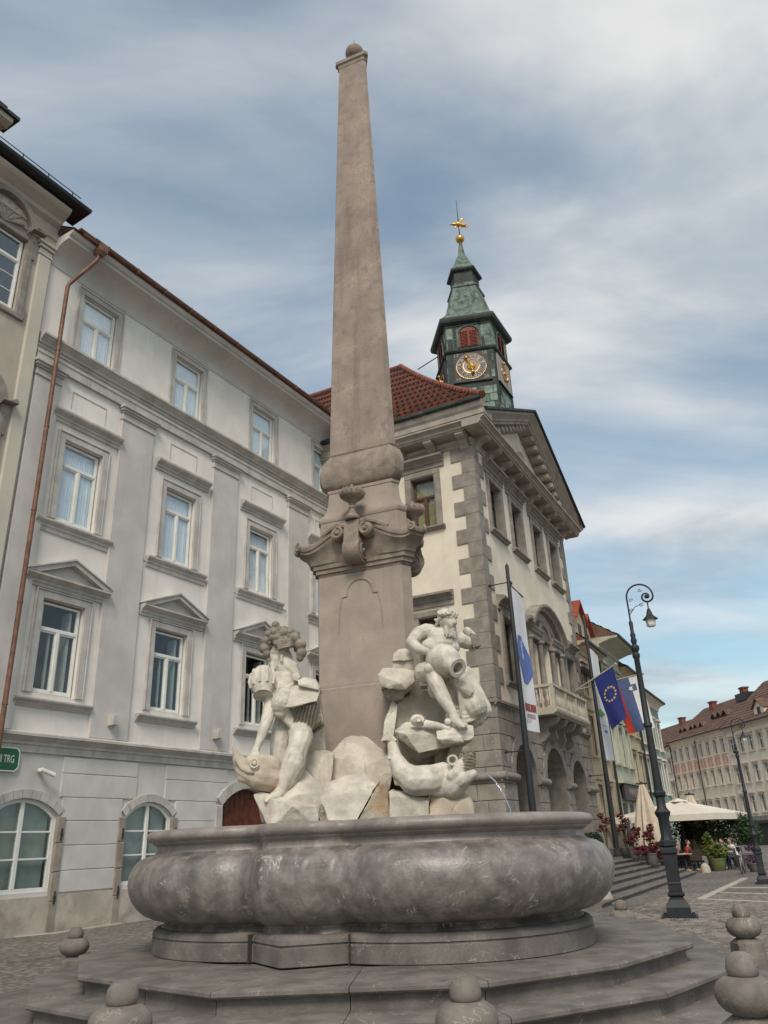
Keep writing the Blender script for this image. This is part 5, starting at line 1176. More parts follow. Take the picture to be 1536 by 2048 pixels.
for p_, x, z in ((B3, 1.5, 17.2), (B2, 11.0, 17.9), (B2, 19.2, 18.3), (B1, 27.5, 19.0)): chimney(p_, x, 5.0, 14.5, z, .9)
mb = MB(); mb.box(18.2, 20.8, 4.2, 6.5, 16.6, 17.5); obj('roof_lantern', mb.mesh(K['tin_dark']), B2)
# a closing block far down the street so no gap shows below the roofs
EB = thing('end_house', 'cream house closing the far end of the street', 'building', (22, 128, 0), R(-8))
house_row(EB, -14, 18, 12.0, [(2.6, 4.4), (6.0, 7.8), (9.2, 10.8)], 12, K['pale'], K['beige_t'], ww=1.0, depth=10, roofz=4.5)

# ================================================================== lamp posts
def lamp_post(name, label, loc, rotz, sc=1.0):
    t = thing(name, label, 'street lamp', loc, rotz, 'cast iron street lamps'); t.scale = (sc, sc, sc)
    mb = MB(); mb.box(-.36, .36, -.36, .36, 0, .035); 
    for x in (-.28, .28):
        for y in (-.28, .28): mb.lathe([(.035, .035), (.035, .07)], 6, c=(x, y, 0))
    obj('base_plate', mb.mesh(K['iron']), t)
    sq = lambda r, z: [(-r, -r, z), (r, -r, z), (r, r, z), (-r, r, z)]
    mb = MB(); mb.loft([sq(r, z) for r, z in ((.235, .03), (.235, .20), (.225, .22), (.16, .33), (.13, .36), (.13, .38), (.17, .42), (.17, .45), (.13, .48), (.135, .50), (.13, .62), (.14, .64), (.13, .66), (.14, 1.18), (.17, 1.22), (.17, 1.30), (.14, 1.33))]); obj('plinth', mb.mesh(K['iron']), t)
    mb = MB(); mb.loft([[(r*math.cos(R(45*i+22.5)), r*math.sin(R(45*i+22.5)), z) for i in range(8)] for r, z in ((.15, 1.32), (.19, 1.36), (.19, 1.44), (.15, 1.47), (.12, 1.55), (.125, 1.9), (.16, 1.96), (.18, 2.02), (.13, 2.08), (.105, 2.12), (.10, 2.32), (.14, 2.36), (.15, 2.42), (.11, 2.46))]); obj('collar', mb.mesh(K['iron'], 30), t)
    mb = MB(); mb.lathe([(.095, 2.44), (.075, 3.8), (.10, 3.82), (.10, 3.88), (.072, 3.92), (.062, 5.35), (.085, 5.40), (.085, 5.46), (.06, 5.50), (.10, 5.58), (.10, 5.64), (.05, 5.70), (.075, 5.78), (.05, 5.86), (.065, 5.92), (.04, 5.98), (.048, 6.22), (.028, 6.26)], 12); obj('shaft', mb.mesh(K['iron'], 40), t)
    pts = [(0, 0, 6.2), (0, 0, 6.6)] + [(.30-.30*math.cos(R(a)), 0, 6.82+.30*math.sin(R(a))) for a in range(0, 181, 12)]
    for i in range(26):
        f = i/25; a = -f*2*math.pi*1.15; r_ = .15-.11*f; pts.append((.45+r_*math.cos(a), 0, 6.80+r_*math.sin(a)))
    mb = MB(); mb.tube(pts, .022, 6); mb.ball((.45, 0, 6.80), .05, 8, 6); obj('crook', mb.mesh(K['iron'], 60), t)
    mb = MB(); mb.tube([(.02, 0, 6.42), (.15, 0, 6.58), (.36, 0, 6.66)], .009, 5)
    for cx, cz, s in ((.08, 6.75, 1), (.32, 6.98, -1), (.06, 6.50, 1), (.30, 6.62, -1)): mb.tube([(cx+.05*(1-i/14)*math.cos(s*i*.55), 0, cz+.05*(1-i/14)*math.sin(s*i*.55)) for i in range(14)], .008, 5)
    obj('scrollwork', mb.mesh(K['iron']), t)
    mb = MB(); mb.tube([(.45, 0, 6.66), (.45, 0, 6.40)], .016, 6); mb.lathe([(.03, 6.40), (.05, 6.44), (.03, 6.50)], 8, c=(.45, 0, 0)); mb.loft([[(.45+r*math.cos(R(60*i)), r*math.sin(R(60*i)), z) for i in range(6)] for r, z in ((.03, 6.46), (.06, 6.42), (.07, 6.36), (.10, 6.32), (.17, 6.26), (.175, 6.235), (.12, 6.24))]); obj('lamp_shade', mb.mesh(K['iron'], 20), t)
    mb = MB(); mb.loft([[(.45+r*math.cos(R(60*i)), r*math.sin(R(60*i)), z) for i in range(6)] for r, z in ((.115, 6.24), (.105, 6.10), (.09, 6.07))]); obj('lamp_glass', mb.mesh(K['lampglass']), t)
    return t
K['lampglass'] = plain('lamp_glass', (.62, .60, .54), .3)
LB = onz(1360, 1835); l1 = lamp_post('street_lamp', 'black cast iron lamp post with scrolled crook beside the fountain', LB, -math.atan2(LB.x, LB.y))
L2 = onz(1528, 1768); lamp_post('street_lamp', 'smaller looking far lamp post at the right edge before the beige houses', L2, -math.atan2(L2.x, L2.y)+.1, .72)

# ================================================================== bollards
def bollard(label, x, y, sc=1.0, z=0.0, rz=.3, yaw=0.0):
    t = thing('bollard', label, 'bollard', (x, y, z), rz, 'stone bollards round the fountain'); t.scale = (sc, sc, sc)
    mb = MB(); sq = lambda r, c, zz: [(-r, -r+c, zz), (-r+c, -r, zz), (r-c, -r, zz), (r, -r+c, zz), (r, r-c, zz), (r-c, r, zz), (-r+c, r, zz), (-r, r-c, zz)]
    mb.loft([sq(r, c, zz) for r, c, zz in ((.19, .05, 0), (.19, .05, .06), (.165, .05, .08), (.175, .06, .30), (.165, .06, .44), (.13, .06, .475), (.105, .05, .49))]); obj('post', mb.mesh(K['bollard'], 25), t)
    mb = MB(); mb.lathe([(.10, .485), (.115, .50), (.16, .52), (.195, .56), (.21, .605), (.205, .65), (.18, .69), (.13, .72), (.08, .73)], 24, sq=.05); obj('bulb', mb.mesh(K['bollard'], 60), t)
    mb = MB(); mb.lathe([(.095, .725), (.105, .74), (.11, .77), (.10, .82), (.075, .855), (.04, .872), (.005, .876)], 18); obj('knob', mb.mesh(K['bollard'], 60), t)
    return t
bollard('stone bollard in front of the steps below the basin centre', .385, 5.72, .94, 0, .5)
bollard('nearest stone bollard at the lower right beside the steps', 2.235, 5.95, .95, .03, .2)
bollard('mossy dark stone bollard at the lower left before the steps', -1.86, 5.95, .97, 0, .7)
bollard('stone bollard behind the lower right one beside the step corner', 3.98, 10.3, .92, 0, .1)
bollard('weathered stone bollard at far left behind the steps', -4.27, 11.5, .88, 0, .4)
bollard('low stone bollard between basin and lamp post', 3.61, 14.35, 1.0, -.25, .3)
pb = onz(1412, 1745); t = thing('guard_stone', 'pale round guard stone at the end of town hall steps', 'guard stone', pb); mb = MB(); mb.lathe([(.20, 0), (.20, .12), (.18, .24), (.12, .33), (.03, .37)], 16); mb.lathe([(.22, 0), (.22, .04)], 12); obj('stone', mb.mesh(K['pale_st'], 60), t)
pb = onz(1203, 1808); t = thing('guard_stone', 'pale cone shaped guard stone at the foot of steps behind basin', 'guard stone', pb); mb = MB(); mb.lathe([(.32, 0), (.31, .18), (.20, .42), (.06, .56), (.01, .57)], 14); mb.lathe([(.34, 0), (.34, .05)], 12); obj('stone', mb.mesh(K['pale_st'], 60), t)

# ================================================================== banner poles on the terrace
K['cloth'] = mat('banner_cloth', (.66, .65, .67), .9, .03, 3, 60, .1); K['blue_p'] = plain('print_blue', (.10, .16, .42), .8); K['red_p'] = plain('print_red', (.27, .06, .06), .8); K['green_p'] = plain('print_green', (.10, .34, .10), .8); K['dark_p'] = plain('print_dark', (.22, .10, .11), .8); K['white_p'] = plain('print_white', (.7, .7, .72), .8); K['grey_p'] = plain('print_grey', (.40, .40, .42), .8)
d27 = Vector((math.sin(R(27)), math.cos(R(27)), 0)); n27 = Vector((d27.y, -d27.x, 0))
def th(s, y, z): return CT + d27*s - n27*y + Vector((0, 0, z))      # town hall local to world
class Cloth:
    """hanging cloth: origin, u axis (across), v down; small folds"""
    def __init__(s, o, u, n, w_, h_, amp=.03): s.o, s.u, s.n, s.w, s.h, s.a = Vector(o), u, n, w_, h_, amp
    def at(s, a, b, off=0.0): return s.o + s.u*(a*s.w) + Vector((0, 0, -b*s.h)) + s.n*(s.a*math.sin(a*5.0+b*3.0)*(.3+b) + off)
    def grid(s, a0=0, a1=1, b0=0, b1=1, na=8, nb=24, off=0.0):
        m = MB(); m.add([s.at(a0+(a1-a0)*i/na, b0+(b1-b0)*j/nb, off) for j in range(nb+1) for i in range(na+1)], [(j*(na+1)+i, j*(na+1)+i+1, (j+1)*(na+1)+i+1, (j+1)*(na+1)+i) for j in range(nb) for i in range(na)]); return m
    def poly(s, pts, off): 
        c = (sum(p[0] for p in pts)/len(pts), sum(p[1] for p in pts)/len(pts)); m = MB(); n = len(pts); rings = 4
        vs = [s.at(*c, off)]
        for r_ in range(1, rings+1):
            for p in pts: vs.append(s.at(c[0]+(p[0]-c[0])*r_/rings, c[1]+(p[1]-c[1])*r_/rings, off))
        fs = [(0, 1+i, 1+(i+1) % n) for i in range(n)]
        for r_ in range(rings-1):
            for i in range(n): fs.append((1+r_*n+i, 1+(r_+1)*n+i, 1+(r_+1)*n+(i+1) % n, 1+r_*n+(i+1) % n))
        m.add(vs, fs); return m
    def text(s, txt, size, a, b, mt, off, sx=1.0):
        me = text_mesh(txt, size, mt, None, .001, sx=sx)
        for v in me.vertices: p = s.at(a+v.co.x/s.w, b-v.co.y/s.h, off+v.co.z); v.co = p
        return me
def banner_pole(label, blabel, s, y, ztop, b0, b1, bw, tilt, design):
    base = th(s, y, TZ); t = thing('banner_pole', label, 'pole', base, 0, 'banner poles before the town hall')
    mb = MB(); mb.lathe([(.36, 0), (.36, .10), (.30, .14), (.28, .30), (.16, .36)], 14); obj('foot', mb.mesh(K['iron'], 40), t)
    mb = MB(); mb.lathe([(.13, .3), (.12, 3), (.09, 6), (.07, ztop-TZ-.1), (.02, ztop-TZ)], 12); obj('mast', mb.mesh(K['iron'], 40), t)
    for z in (b0+.15, b1-.75):
        mb = MB(); q = th(s-.0, y+.75, z)-base; mb.tube([(0, 0, z-TZ), q], .022, 5); mb.ball(q, .06, 8, 6); obj('stay', mb.mesh(K['iron']), t)
    u = tilt.normalized(); n = Vector((u.y, -u.x, 0))
    mb = MB(); p0 = Vector((0, 0, b0-TZ+.10)); mb.tube([p0, p0+u*(bw+.12)+Vector((0, 0, -.12))], .025, 5); mb.ball(p0+u*.18+Vector((0, 0, .06)), .09, 8, 6); obj('banner_arm', mb.mesh(K['iron']), t)
    bn = thing('banner', blabel, 'banner', (0, 0, 0)); c = Cloth(base+u*.10+Vector((0, 0, b0-TZ)), u, n, bw, b0-b1, .05)
    obj('cloth', c.grid().mesh(K['cloth'], 60), bn); design(c, bn)
def des1(c, bn):
    sh = [(.14, .345), (.45, .342), (.50, .37), (.86, .43), (1.0, .47), (1.0, .60), (.86, .63), (.72, .66), (.66, .672), (.36, .668), (.32, .645), (.10, .57), (.0, .50), (.0, .44), (.08, .38)]
    obj('blue_emblem', c.poly([(a, b) for a, b in sh], .02).mesh(K['blue_p']), bn)
    for i, (tx, b) in enumerate((('LJU', .405), ('BL', .435), ('JA', .465), ('NA', .492))): obj('lettering', c.text(tx, .30, .34+.03*i, b, K['white_p'], .028, .8), bn)
    obj('red_emblem', c.grid(.26, .92, .815, .865, 4, 4, .02).mesh(K['red_p']), bn)
    obj('lettering', c.text('1', .26, .60, .842, K['white_p'], .028), bn)
    obj('lettering', c.text('unesco', .34, .60, .893, K['dark_p'], .02, .72), bn)
    for b, l in ((.922, .55), (.932, .5), (.942, .35)): obj('fine_print', c.grid(.25, .25+l*.7, b, b+.0035, 3, 1, .02).mesh(K['grey_p']), bn)
def des2(c, bn):
    leaf_ = [(.05, .60), (.10, .57), (.35, .55), (.60, .56), (.85, .585), (.60, .61), (.35, .63), (.10, .635)]
    obj('green_leaf', c.poly(leaf_, .02).mesh(K['green_p']), bn)
    m = c.grid(.10, .85, .694, .700, 6, 1, .02); obj('curved_line', m.mesh(K['grey_p']), bn)
    obj('blue_square', c.grid(.60, .80, .735, .755, 2, 2, .02).mesh(K['blue_p']), bn)
banner_pole('dark banner pole standing before the first arch of the town hall', 'tall white banner with blue emblem and red square below it', .28, -.85, 11.35, 10.45, 5.2, 1.55, d27, des1)
banner_pole('dark banner pole standing beside the right end of the town hall', 'tall white banner with green leaf hanging behind the flags', 12.0, -.85, 12.0, 10.35, 5.0, 1.95, d27, des2)
# flags on slanting poles from the town hall
def flag(label, plabel, s_, z0, ytip, ztip, ya, wd, L_, dz):
    t = thing('flag_pole', plabel, 'flagpole', (0, 0, 0)); root, tip = th(s_, .02, z0), th(s_, ytip, ztip)
    mb = MB(); mb.tube([root, tip], .03, 6); mb.ball(tip, .07, 8, 6); obj('shaft', mb.mesh(K['pale_st'], 50), t)
    fl = thing('flag', label, 'flag', (0, 0, 0))
    class Fg(Cloth):
        def at(s, a, b, off=0.0):      # a runs from the pole's tip inward, b down
            y = ya + a*wd*(1-.2*b) - .28*b; z = z0 + (ztip-z0)*(ya+a*wd)/ytip - .03 - b*(L_ + dz*a)
            return th(s_ + .05*math.sin(a*6+b*2.5)*b*1.4 + off, y, z)
    return Fg(root, d27, d27, wd, L_), fl
c, fl = flag('dark blue flag with a circle of gold stars', 'slanting pole of the blue starred flag', 11.8, 8.25, -2.12, 9.28, -1.97, 1.0, 2.45, .0)
K['eu'] = plain('flag_blue', (.016, .024, .15), .8); K['star'] = plain('flag_gold', (.55, .45, .12), .8)
K['sl_w'] = plain('flag_white', (.66, .66, .67), .8); K['sl_b'] = plain('flag_mid_blue', (.075, .105, .22), .8); K['sl_r'] = plain('flag_red', (.45, .045, .025), .8)
obj('cloth', c.grid().mesh(K['eu'], 60), fl)
for i in range(12):
    a = 2*math.pi*i/12; ca, cb = .48+.29*math.cos(a), .43+.125*math.sin(a); pts = []
    for k in range(10): r_ = (1 if k % 2 == 0 else .42); pts.append((ca+.072*r_*math.sin(2*math.pi*k/10), cb-.030*r_*math.cos(2*math.pi*k/10)))
    for off in (.014, -.014): obj('star', c.poly(pts, off).mesh(K['star']), fl)
c, fl = flag('white blue and red flag with a coat of arms', 'slanting pole of the tricolour flag', 12.2, 8.35, -3.25, 8.74, -3.1, 1.55, 2.5, .0)
for a0_, a1_, m_ in ((0, .36, 'sl_w'), (.36, .73, 'sl_b'), (.73, 1.0, 'sl_r')): obj('stripe', c.grid(a0_, a1_, 0, 1, 4, 20).mesh(K[m_], 60), fl)
for off in (.014, -.014):
    obj('shield', c.poly([(.20, .14), (.28, .135), (.49, .14), (.51, .19), (.49, .25), (.28, .26), (.20, .25)], off).mesh(K['sl_b']), fl)
    obj('shield_mountain', c.poly([(.30, .17), (.43, .18), (.43, .21), (.50, .215), (.43, .225), (.41, .245), (.31, .24), (.35, .205)], off*1.8).mesh(K['sl_w']), fl)
# ================================================================== carved group on the basin: rocks, river gods, fishes
def hullrock(pts, m, nm='rock'):
    from mathutils import noise
    bm = bmesh.new()
    for p in pts: bm.verts.new(Vector(p)-A)
    bmesh.ops.convex_hull(bm, input=bm.verts); bmesh.ops.delete(bm, geom=[v for v in bm.verts if not v.link_faces], context='VERTS')
    bmesh.ops.dissolve_limit(bm, angle_limit=R(6), verts=bm.verts, edges=bm.edges)
    bmesh.ops.bevel(bm, geom=list(bm.edges), offset=.008, segments=2, affect='EDGES', profile=.6)
    bmesh.ops.triangulate(bm, faces=bm.faces)
    for _ in range(4):                                   # split only what is still long, then chip and roughen
        le = [e for e in bm.edges if e.calc_length() > .045]
        if not le: break
        bmesh.ops.subdivide_edges(bm, edges=le, cuts=1); bmesh.ops.triangulate(bm, faces=bm.faces)
    bm.normal_update(); mv = []
    for v in bm.verts:
        c = v.co; d_ = .008*noise.noise(c*5.0) + .005*noise.noise(c*13.0) + .004*noise.noise(c*31.0); q = noise.noise(c*7.0+Vector((9, 3, 1)))
        if q > .32: d_ -= (q-.32)*.07
        mv.append((v, v.normal*d_))
    for v, d_ in mv: v.co += d_
    me = bpy.data.meshes.new('rock'); bm.to_mesh(me); bm.free(); me.materials.append(K[m]); me.shade_smooth(); me.set_sharp_from_angle(angle=R(28))
    return obj(nm, me, FT)
def rk(front, yf, back, m='marble_rock', z0=1.55, squash=.82, dy=None):
    """front outline in pixels with a depth each; the back copy is drawn in a little; sunk into the basin floor if z0"""
    pts = [P(x, y, yf + (d[0] if d else 0)) for x, y, *d in front]
    cx = sum(p.x for p in pts)/len(pts); cz = sum(p.z for p in pts)/len(pts)
    pts += [Vector((cx+(p.x-cx)*squash, yf+back, cz+(p.z-cz)*squash)) for p in pts]
    return hullrock(pts, m)
# centre pile
rk([(712,1469,.35), (690,1475,.30), (655,1512,.2), (648,1560,.15), (668,1600,0), (735,1474,.32), (778,1512,.2), (782,1560,.1), (760,1620,0), (660,1640,0), (770,1640,0), (700,1520,.0), (735,1540,.0)], 9.95, .8)
rk([(728,1503,.2), (760,1500,.2), (782,1512,.15), (785,1545,.1), (778,1580,.1), (735,1560,0), (730,1530,0)], 9.9, .6)
rk([(640,1598,.0), (652,1566,.15), (690,1550,.25), (728,1545,.25), (764,1558,.3), (752,1572,.0), (714,1640,-.12), (660,1644,-.1), (640,1625,.0), (676,1580,.05)], 9.35, .9)
rk([(753,1573,.0), (776,1560,.15), (778,1640,.1), (716,1642,-.05)], 9.30, .7, 'marble_rust')
rk([(640,1608,.1), (668,1640,.0), (640,1645,.0), (633,1625,.1)], 9.28, .5, 'marble_dk')
rk([(778,1582,.0), (786,1578,.2), (858,1589,.1), (858,1602,-.04), (858,1660,-.04), (779,1660,-.02), (779,1592,-.03)], 9.30, .7)
rk([(860,1578,.1), (912,1574,.05), (944,1594,.0), (953,1660,-.1), (858,1660,-.1), (892,1600,-.06)], 9.28, .9, 'marble_rust')
rk([(910,1606,.0), (940,1590,.02), (955,1660,-.05), (890,1660,-.12), (908,1618,-.12)], 9.22, .5, 'marble_rust')
# left pile
rk([(604,1470,.0), (618,1461,.1), (648,1453,.15), (650,1468,.1), (651,1505,.1), (605,1508,.0), (630,1466,-.06)], 9.85, .7)
rk([(604,1512,.0), (606,1502,.12), (652,1500,.1), (668,1505,.15), (662,1560,.1), (652,1588,.05), (632,1560,.0), (606,1535,.0)], 9.75, .8)
rk([(512,1592,.1), (530,1570,.2), (560,1545,.15), (600,1528,.2), (632,1560,.1), (652,1588,.0), (646,1604,-.05), (634,1650,-.1), (560,1655,-.15), (523,1645,-.05), (596,1588,-.22), (570,1600,-.22)], 9.45, .9)
rk([(505,1588,.0), (525,1583,.0), (585,1612,-.25), (634,1612,-.1), (640,1655,-.1), (540,1660,-.2), (520,1625,-.05)], 9.3, .6)
rk([(560,1398,.0), (572,1386,.08), (596,1364,.14), (632,1366,.14), (641,1378,.06), (634,1402,.0), (582,1414,-.05), (568,1416,-.04)], 9.46, .55)
rk([(600,1366,.1), (636,1370,.1), (646,1442,.1), (602,1470,.1), (585,1420,.1)], 9.62, .8)
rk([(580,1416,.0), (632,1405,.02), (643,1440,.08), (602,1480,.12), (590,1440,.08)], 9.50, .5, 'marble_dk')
rk([(594,1360,.0), (608,1354,.05), (632,1357,.05), (642,1374,.05), (637,1380,-.03), (618,1368,-.03), (598,1370,-.03)], 9.5, .5)
rk([(584,1352,.0), (588,1345,.03), (597,1345,.03), (601,1354,.0), (594,1362,.0), (586,1360,.0)], 9.52, .25)
# right pile
rk([(756,1350,.05), (766,1336,.08), (800,1334,.05), (830,1342,.08), (832,1362,.05), (812,1378,.0), (800,1366,-.06), (786,1378,.0), (762,1376,.05)], 9.70, .8)
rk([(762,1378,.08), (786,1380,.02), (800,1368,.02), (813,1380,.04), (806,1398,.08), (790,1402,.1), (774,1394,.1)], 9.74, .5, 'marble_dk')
rk([(784,1322,.05), (788,1306,.1), (798,1298,.12), (812,1297,.12), (823,1304,.12), (828,1318,.08), (806,1322,.0)], 9.74, .5)
rk([(785,1320,.06), (806,1321,.03), (828,1317,.09), (829,1342,.08), (784,1342,.06)], 9.76, .5)
rk([(770,1470,.1), (785,1420,.1), (800,1398,.1), (850,1380,.15), (884,1392,.15), (892,1420,.2), (892,1540,.2), (850,1580,.1), (790,1570,.1)], 9.95, .9)
rk([(764,1485,.0), (768,1440,.05), (785,1398,.1), (796,1410,.05), (788,1470,.0)], 9.85, .5)
rk([(788,1462,.05), (812,1444,.15), (860,1448,.15), (900,1455,.12), (942,1450,.1), (948,1470,.0), (945,1482,.0), (880,1486,.0), (850,1500,-.02), (838,1506,-.08), (800,1478,.0), (810,1468,-.12)], 9.45, .9)
rk([(872,1462,.0), (900,1455,.1), (930,1448,.1), (947,1452,.05), (948,1474,.0), (940,1484,.0), (890,1488,.0), (874,1478,-.05)], 9.25, .6, 'marble')
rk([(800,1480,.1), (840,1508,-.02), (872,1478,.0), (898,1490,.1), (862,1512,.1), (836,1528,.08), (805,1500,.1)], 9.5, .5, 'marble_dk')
rk([(868,1490,.1), (898,1488,.1), (915,1500,.1), (905,1580,.1), (872,1580,.1)], 9.7, .6)
rk([(905,1480,.1), (930,1482,.05), (912,1530,.1), (896,1560,.1), (890,1520,.1)], 9.55, .4)
# striation grooves on the left seat rock
for k in range(7):
    mb = MB(); x = 588+7*k; mb.tube([P(x+6, 1415-k*1.2, 9.49)-A, P(x+1, 1436-k*.4, 9.53)-A, P(x-1, 1452-1.5*abs(k-3), 9.56)-A], .009, 4); obj('chisel_ridge', mb.mesh(K['marble_dk']), FT)

class Fig:
    def __init__(s): s.m = MB()
    def c(s, a, b, ra, rb): cap(s.m, P(*a), P(*b), ra, rb); return s
    def chain(s, pts, rs):
        for i in range(len(pts)-1): cap(s.m, P(*pts[i]), P(*pts[i+1]), rs[i], rs[i+1])
    def b(s, p, r): s.m.ball(P(*p), r, 12, 8); return s
def hand(f, wrist, dirs, base, Lf=.09, r=.013):
    pass
# ---------------------------------------------------------------- right river god (bearded, tipping a jar)
RG = thing('river_god_statue', 'bearded marble river god crouching over a water jar, right side', 'statue', (0, 0, 0))
f = Fig()
# pelvis, belly, chest, shoulders
f.b((884,1348,9.95), (.19, .17, .14)); f.c((884,1345,9.95), (884,1310,9.88), .17, .19); f.c((884,1310,9.88), (884,1285,9.85), .18, .21)
f.b((862,1292,9.76), (.13, .09, .10)); f.b((900,1296,9.78), (.13, .09, .10))
f.c((856,1264,9.86), (918,1280,9.95), .11, .10); f.c((884,1283,9.85), (890,1262,9.80), .10, .075)
# his right arm (image left): shoulder, elbow out, forearm to the jar, hand with five fingers
f.chain([(852,1262,9.86), (836,1266,9.78), (822,1284,9.68)], [.10, .082, .068]); f.chain([(822,1284,9.68), (838,1298,9.58), (860,1306,9.50)], [.068, .066, .042])
f.c((860,1305,9.50), (872,1304,9.46), .042, .045)
for (p1, p2, p3) in (((876,1298,9.46), (884,1293,9.45), (889,1293,9.47)), ((878,1302,9.44), (889,1299,9.42), (895,1302,9.43)), ((878,1305,9.44), (888,1306,9.41), (893,1310,9.42)), ((876,1309,9.45), (883,1313,9.42), (886,1317,9.43)), ((868,1311,9.47), (871,1317,9.46), (876,1320,9.45))):
    f.c(p1, p2, .019, .016); f.c(p2, p3, .016, .012)
# his left arm: back and broken off square above the elbow
f.chain([(918,1278,9.95), (934,1286,10.02), (946,1284,10.05)], [.10, .085, .08])
# right leg (image left): thigh forward, knee high, shin reaching down to the ledge
f.chain([(868,1350,9.92), (850,1345,9.70), (862,1342,9.50)], [.15, .14, .105]); f.chain([(862,1340,9.48), (872,1366,9.42), (888,1398,9.36), (908,1430,9.30)], [.10, .098, .085, .05]); f.b((868,1376,9.50), (.08, .08, .13)); f.b((860,1338,9.42), .075)
f.chain([(906,1430,9.31), (912,1442,9.26), (924,1452,9.20)], [.055, .055, .042])
for k in range(5): f.c((920+2.0*k, 1450-.8*k, 9.20+.02*k), (927+2.0*k-k*.3, 1454-1.2*k, 9.16+.02*k), .020, .016)
# left leg folded behind
f.chain([(900,1352,9.98), (925,1372,9.90), (936,1385,9.85)], [.14, .13, .10]); f.chain([(936,1385,9.85), (928,1410,9.98), (924,1428,10.05)], [.10, .09, .06])
# neck and head, turned to the right and down
hc = P(894,1243,9.74); hm = MB()
f.c((887,1268,9.82), (892,1256,9.77), .085, .08)
f.m.ball(hc, (.098, .115, .135), 16, 12); f.m.ball(hc+Vector((.025, -.045, -.045)), (.078, .085, .095), 12, 8)
fw = Vector((.62, -.76, -.16)).normalized(); rt = Vector((.78, .62, 0)).normalized(); up = Vector((.05, -.1, 1)).normalized()
def face(f, hc, fw, rt, up, s=1.0):
    f.c_ = lambda a, b, ra, rb: cap(f.m, a, b, ra, rb)
    F = lambda x, y, z: hc + rt*x*s + fw*y*s + up*z*s
    f.c_(F(0, .118, .035), F(0, .150, -.028), .018*s, .026*s); f.c_(F(-.018, .132, -.03), F(.018, .132, -.03), .016*s, .016*s)          # nose
    for q in (-1, 1):
        f.c_(F(q*.012, .122, .048), F(q*.068, .088, .046), .019*s, .015*s)                                               # brow
        f.m.ball(F(q*.042, .100, .020), .0165*s, 8, 6); f.m.ball(F(q*.055, .085, -.022), .032*s, 8, 6)                         # eye, cheekbone
        f.c_(F(q*.106, -.005, .03), F(q*.106, -.012, -.03), .020*s, .014*s)                                              # ear
    f.c_(F(-.026, .117, -.062), F(.026, .117, -.062), .012*s, .012*s); f.c_(F(-.022, .113, -.078), F(.022, .113, -.078), .013*s, .013*s); f.m.ball(F(0, .098, -.115), .034*s, 8, 6)
    return F
F = face(f, hc, fw, rt, up)
carve('body', f.m, K['marble'], RG, .0105, 1)
rh = random.Random(11); hr = MB()
for k in range(70):
    a = rh.uniform(0, 2*math.pi); z = rh.uniform(-.05, 1); r_ = math.sqrt(max(0, 1-z*z)); v = Vector((r_*math.cos(a), r_*math.sin(a), z))
    if v.dot(fw) > .42 and z < .62: continue
    p = hc + Vector((v.x*.115, v.y*.125, v.z*.145)); q = p + Vector((rh.uniform(-.035, .035), rh.uniform(-.035, .035), rh.uniform(-.03, .03))); cap(hr, p, q, .030, .020, 7)
for k in range(26): a = R(-105+8.4*k); p = hc + rt*(.115*math.sin(a)) + fw*(.11*math.cos(a)) + up*rh.uniform(.05, .12); cap(hr, p, p+up*rh.uniform(-.02, .045)+fw*rh.uniform(-.01, .04)*math.cos(a)+rt*rh.uniform(-.03, .05)*math.sin(a), .027, .014, 6)
carve('hair', hr, K['marble'], RG, .0095, 0)
br = MB()
for k in range(34):
    x = rh.uniform(-.085, .085); d_ = rh.uniform(0, 1); p = F(x, .10-abs(x)*.45, -.075-.03*d_-.02*(1-abs(x)/.085)); q = p + Vector((rh.uniform(-.03, .03), rh.uniform(-.03, .02), -.06-.05*rh.random()))
    cap(br, p, q, .026, .012, 7)
for s_ in (-1, 1): cap(br, F(s_*.005, .128, -.052), F(s_*.06, .10, -.085), .018, .010, 7)
carve('beard', br, K['marble'], RG, .0095, 0)
dp = Fig()      # drapery behind and the sack-like fold falling at the right
dp.chain([(934,1262,10.05), (946,1278,10.10), (944,1295,10.08)], [.06, .08, .06]); dp.c((905,1345,9.90), (930,1372,9.82), .10, .13)
carve('drapery', dp.m, K['marble'], RG, .018, 3)
stu = MB(); p0 = P(944,1282,9.98); stu.hull([p0+Vector(v) for v in ((-.02,-.04,.10), (.10,-.02,.07), (.12,.0,-.06), (.0,-.04,-.10), (-.02,.22,.08), (.09,.22,.06), (.09,.22,-.06), (-.02,.22,-.08))]); obj('arm_stump', stu.mesh(K['marble_dk'], 20), RG)
JR = thing('water_jar_sculpture', 'round marble jar tipped by the bearded river god', 'jar', (0, 0, 0))
j = Fig(); jc = P(888,1322,9.45); ax = (P(914,1332,9.28)-P(886,1318,9.50)).normalized()
j.m.lathe([(.03, -.24), (.12, -.21), (.185, -.13), (.205, -.02), (.19, .08), (.14, .15), (.10, .19), (.085, .23), (.10, .265), (.118, .28), (.115, .30), (.07, .30), (.06, .22), (.005, .20)], 24, T=Matrix.Translation(jc) @ ax.to_track_quat('Z', 'Y').to_matrix().to_4x4())
obj('vessel', j.m.mesh(K['marble'], 50), JR)
h_ = MB(); h_.tube([P(890,1345,9.40), P(904,1352,9.33), P(912,1350,9.30), P(911,1338,9.30)], .018, 6); obj('handle', h_.mesh(K['marble_dk'], 60), JR)
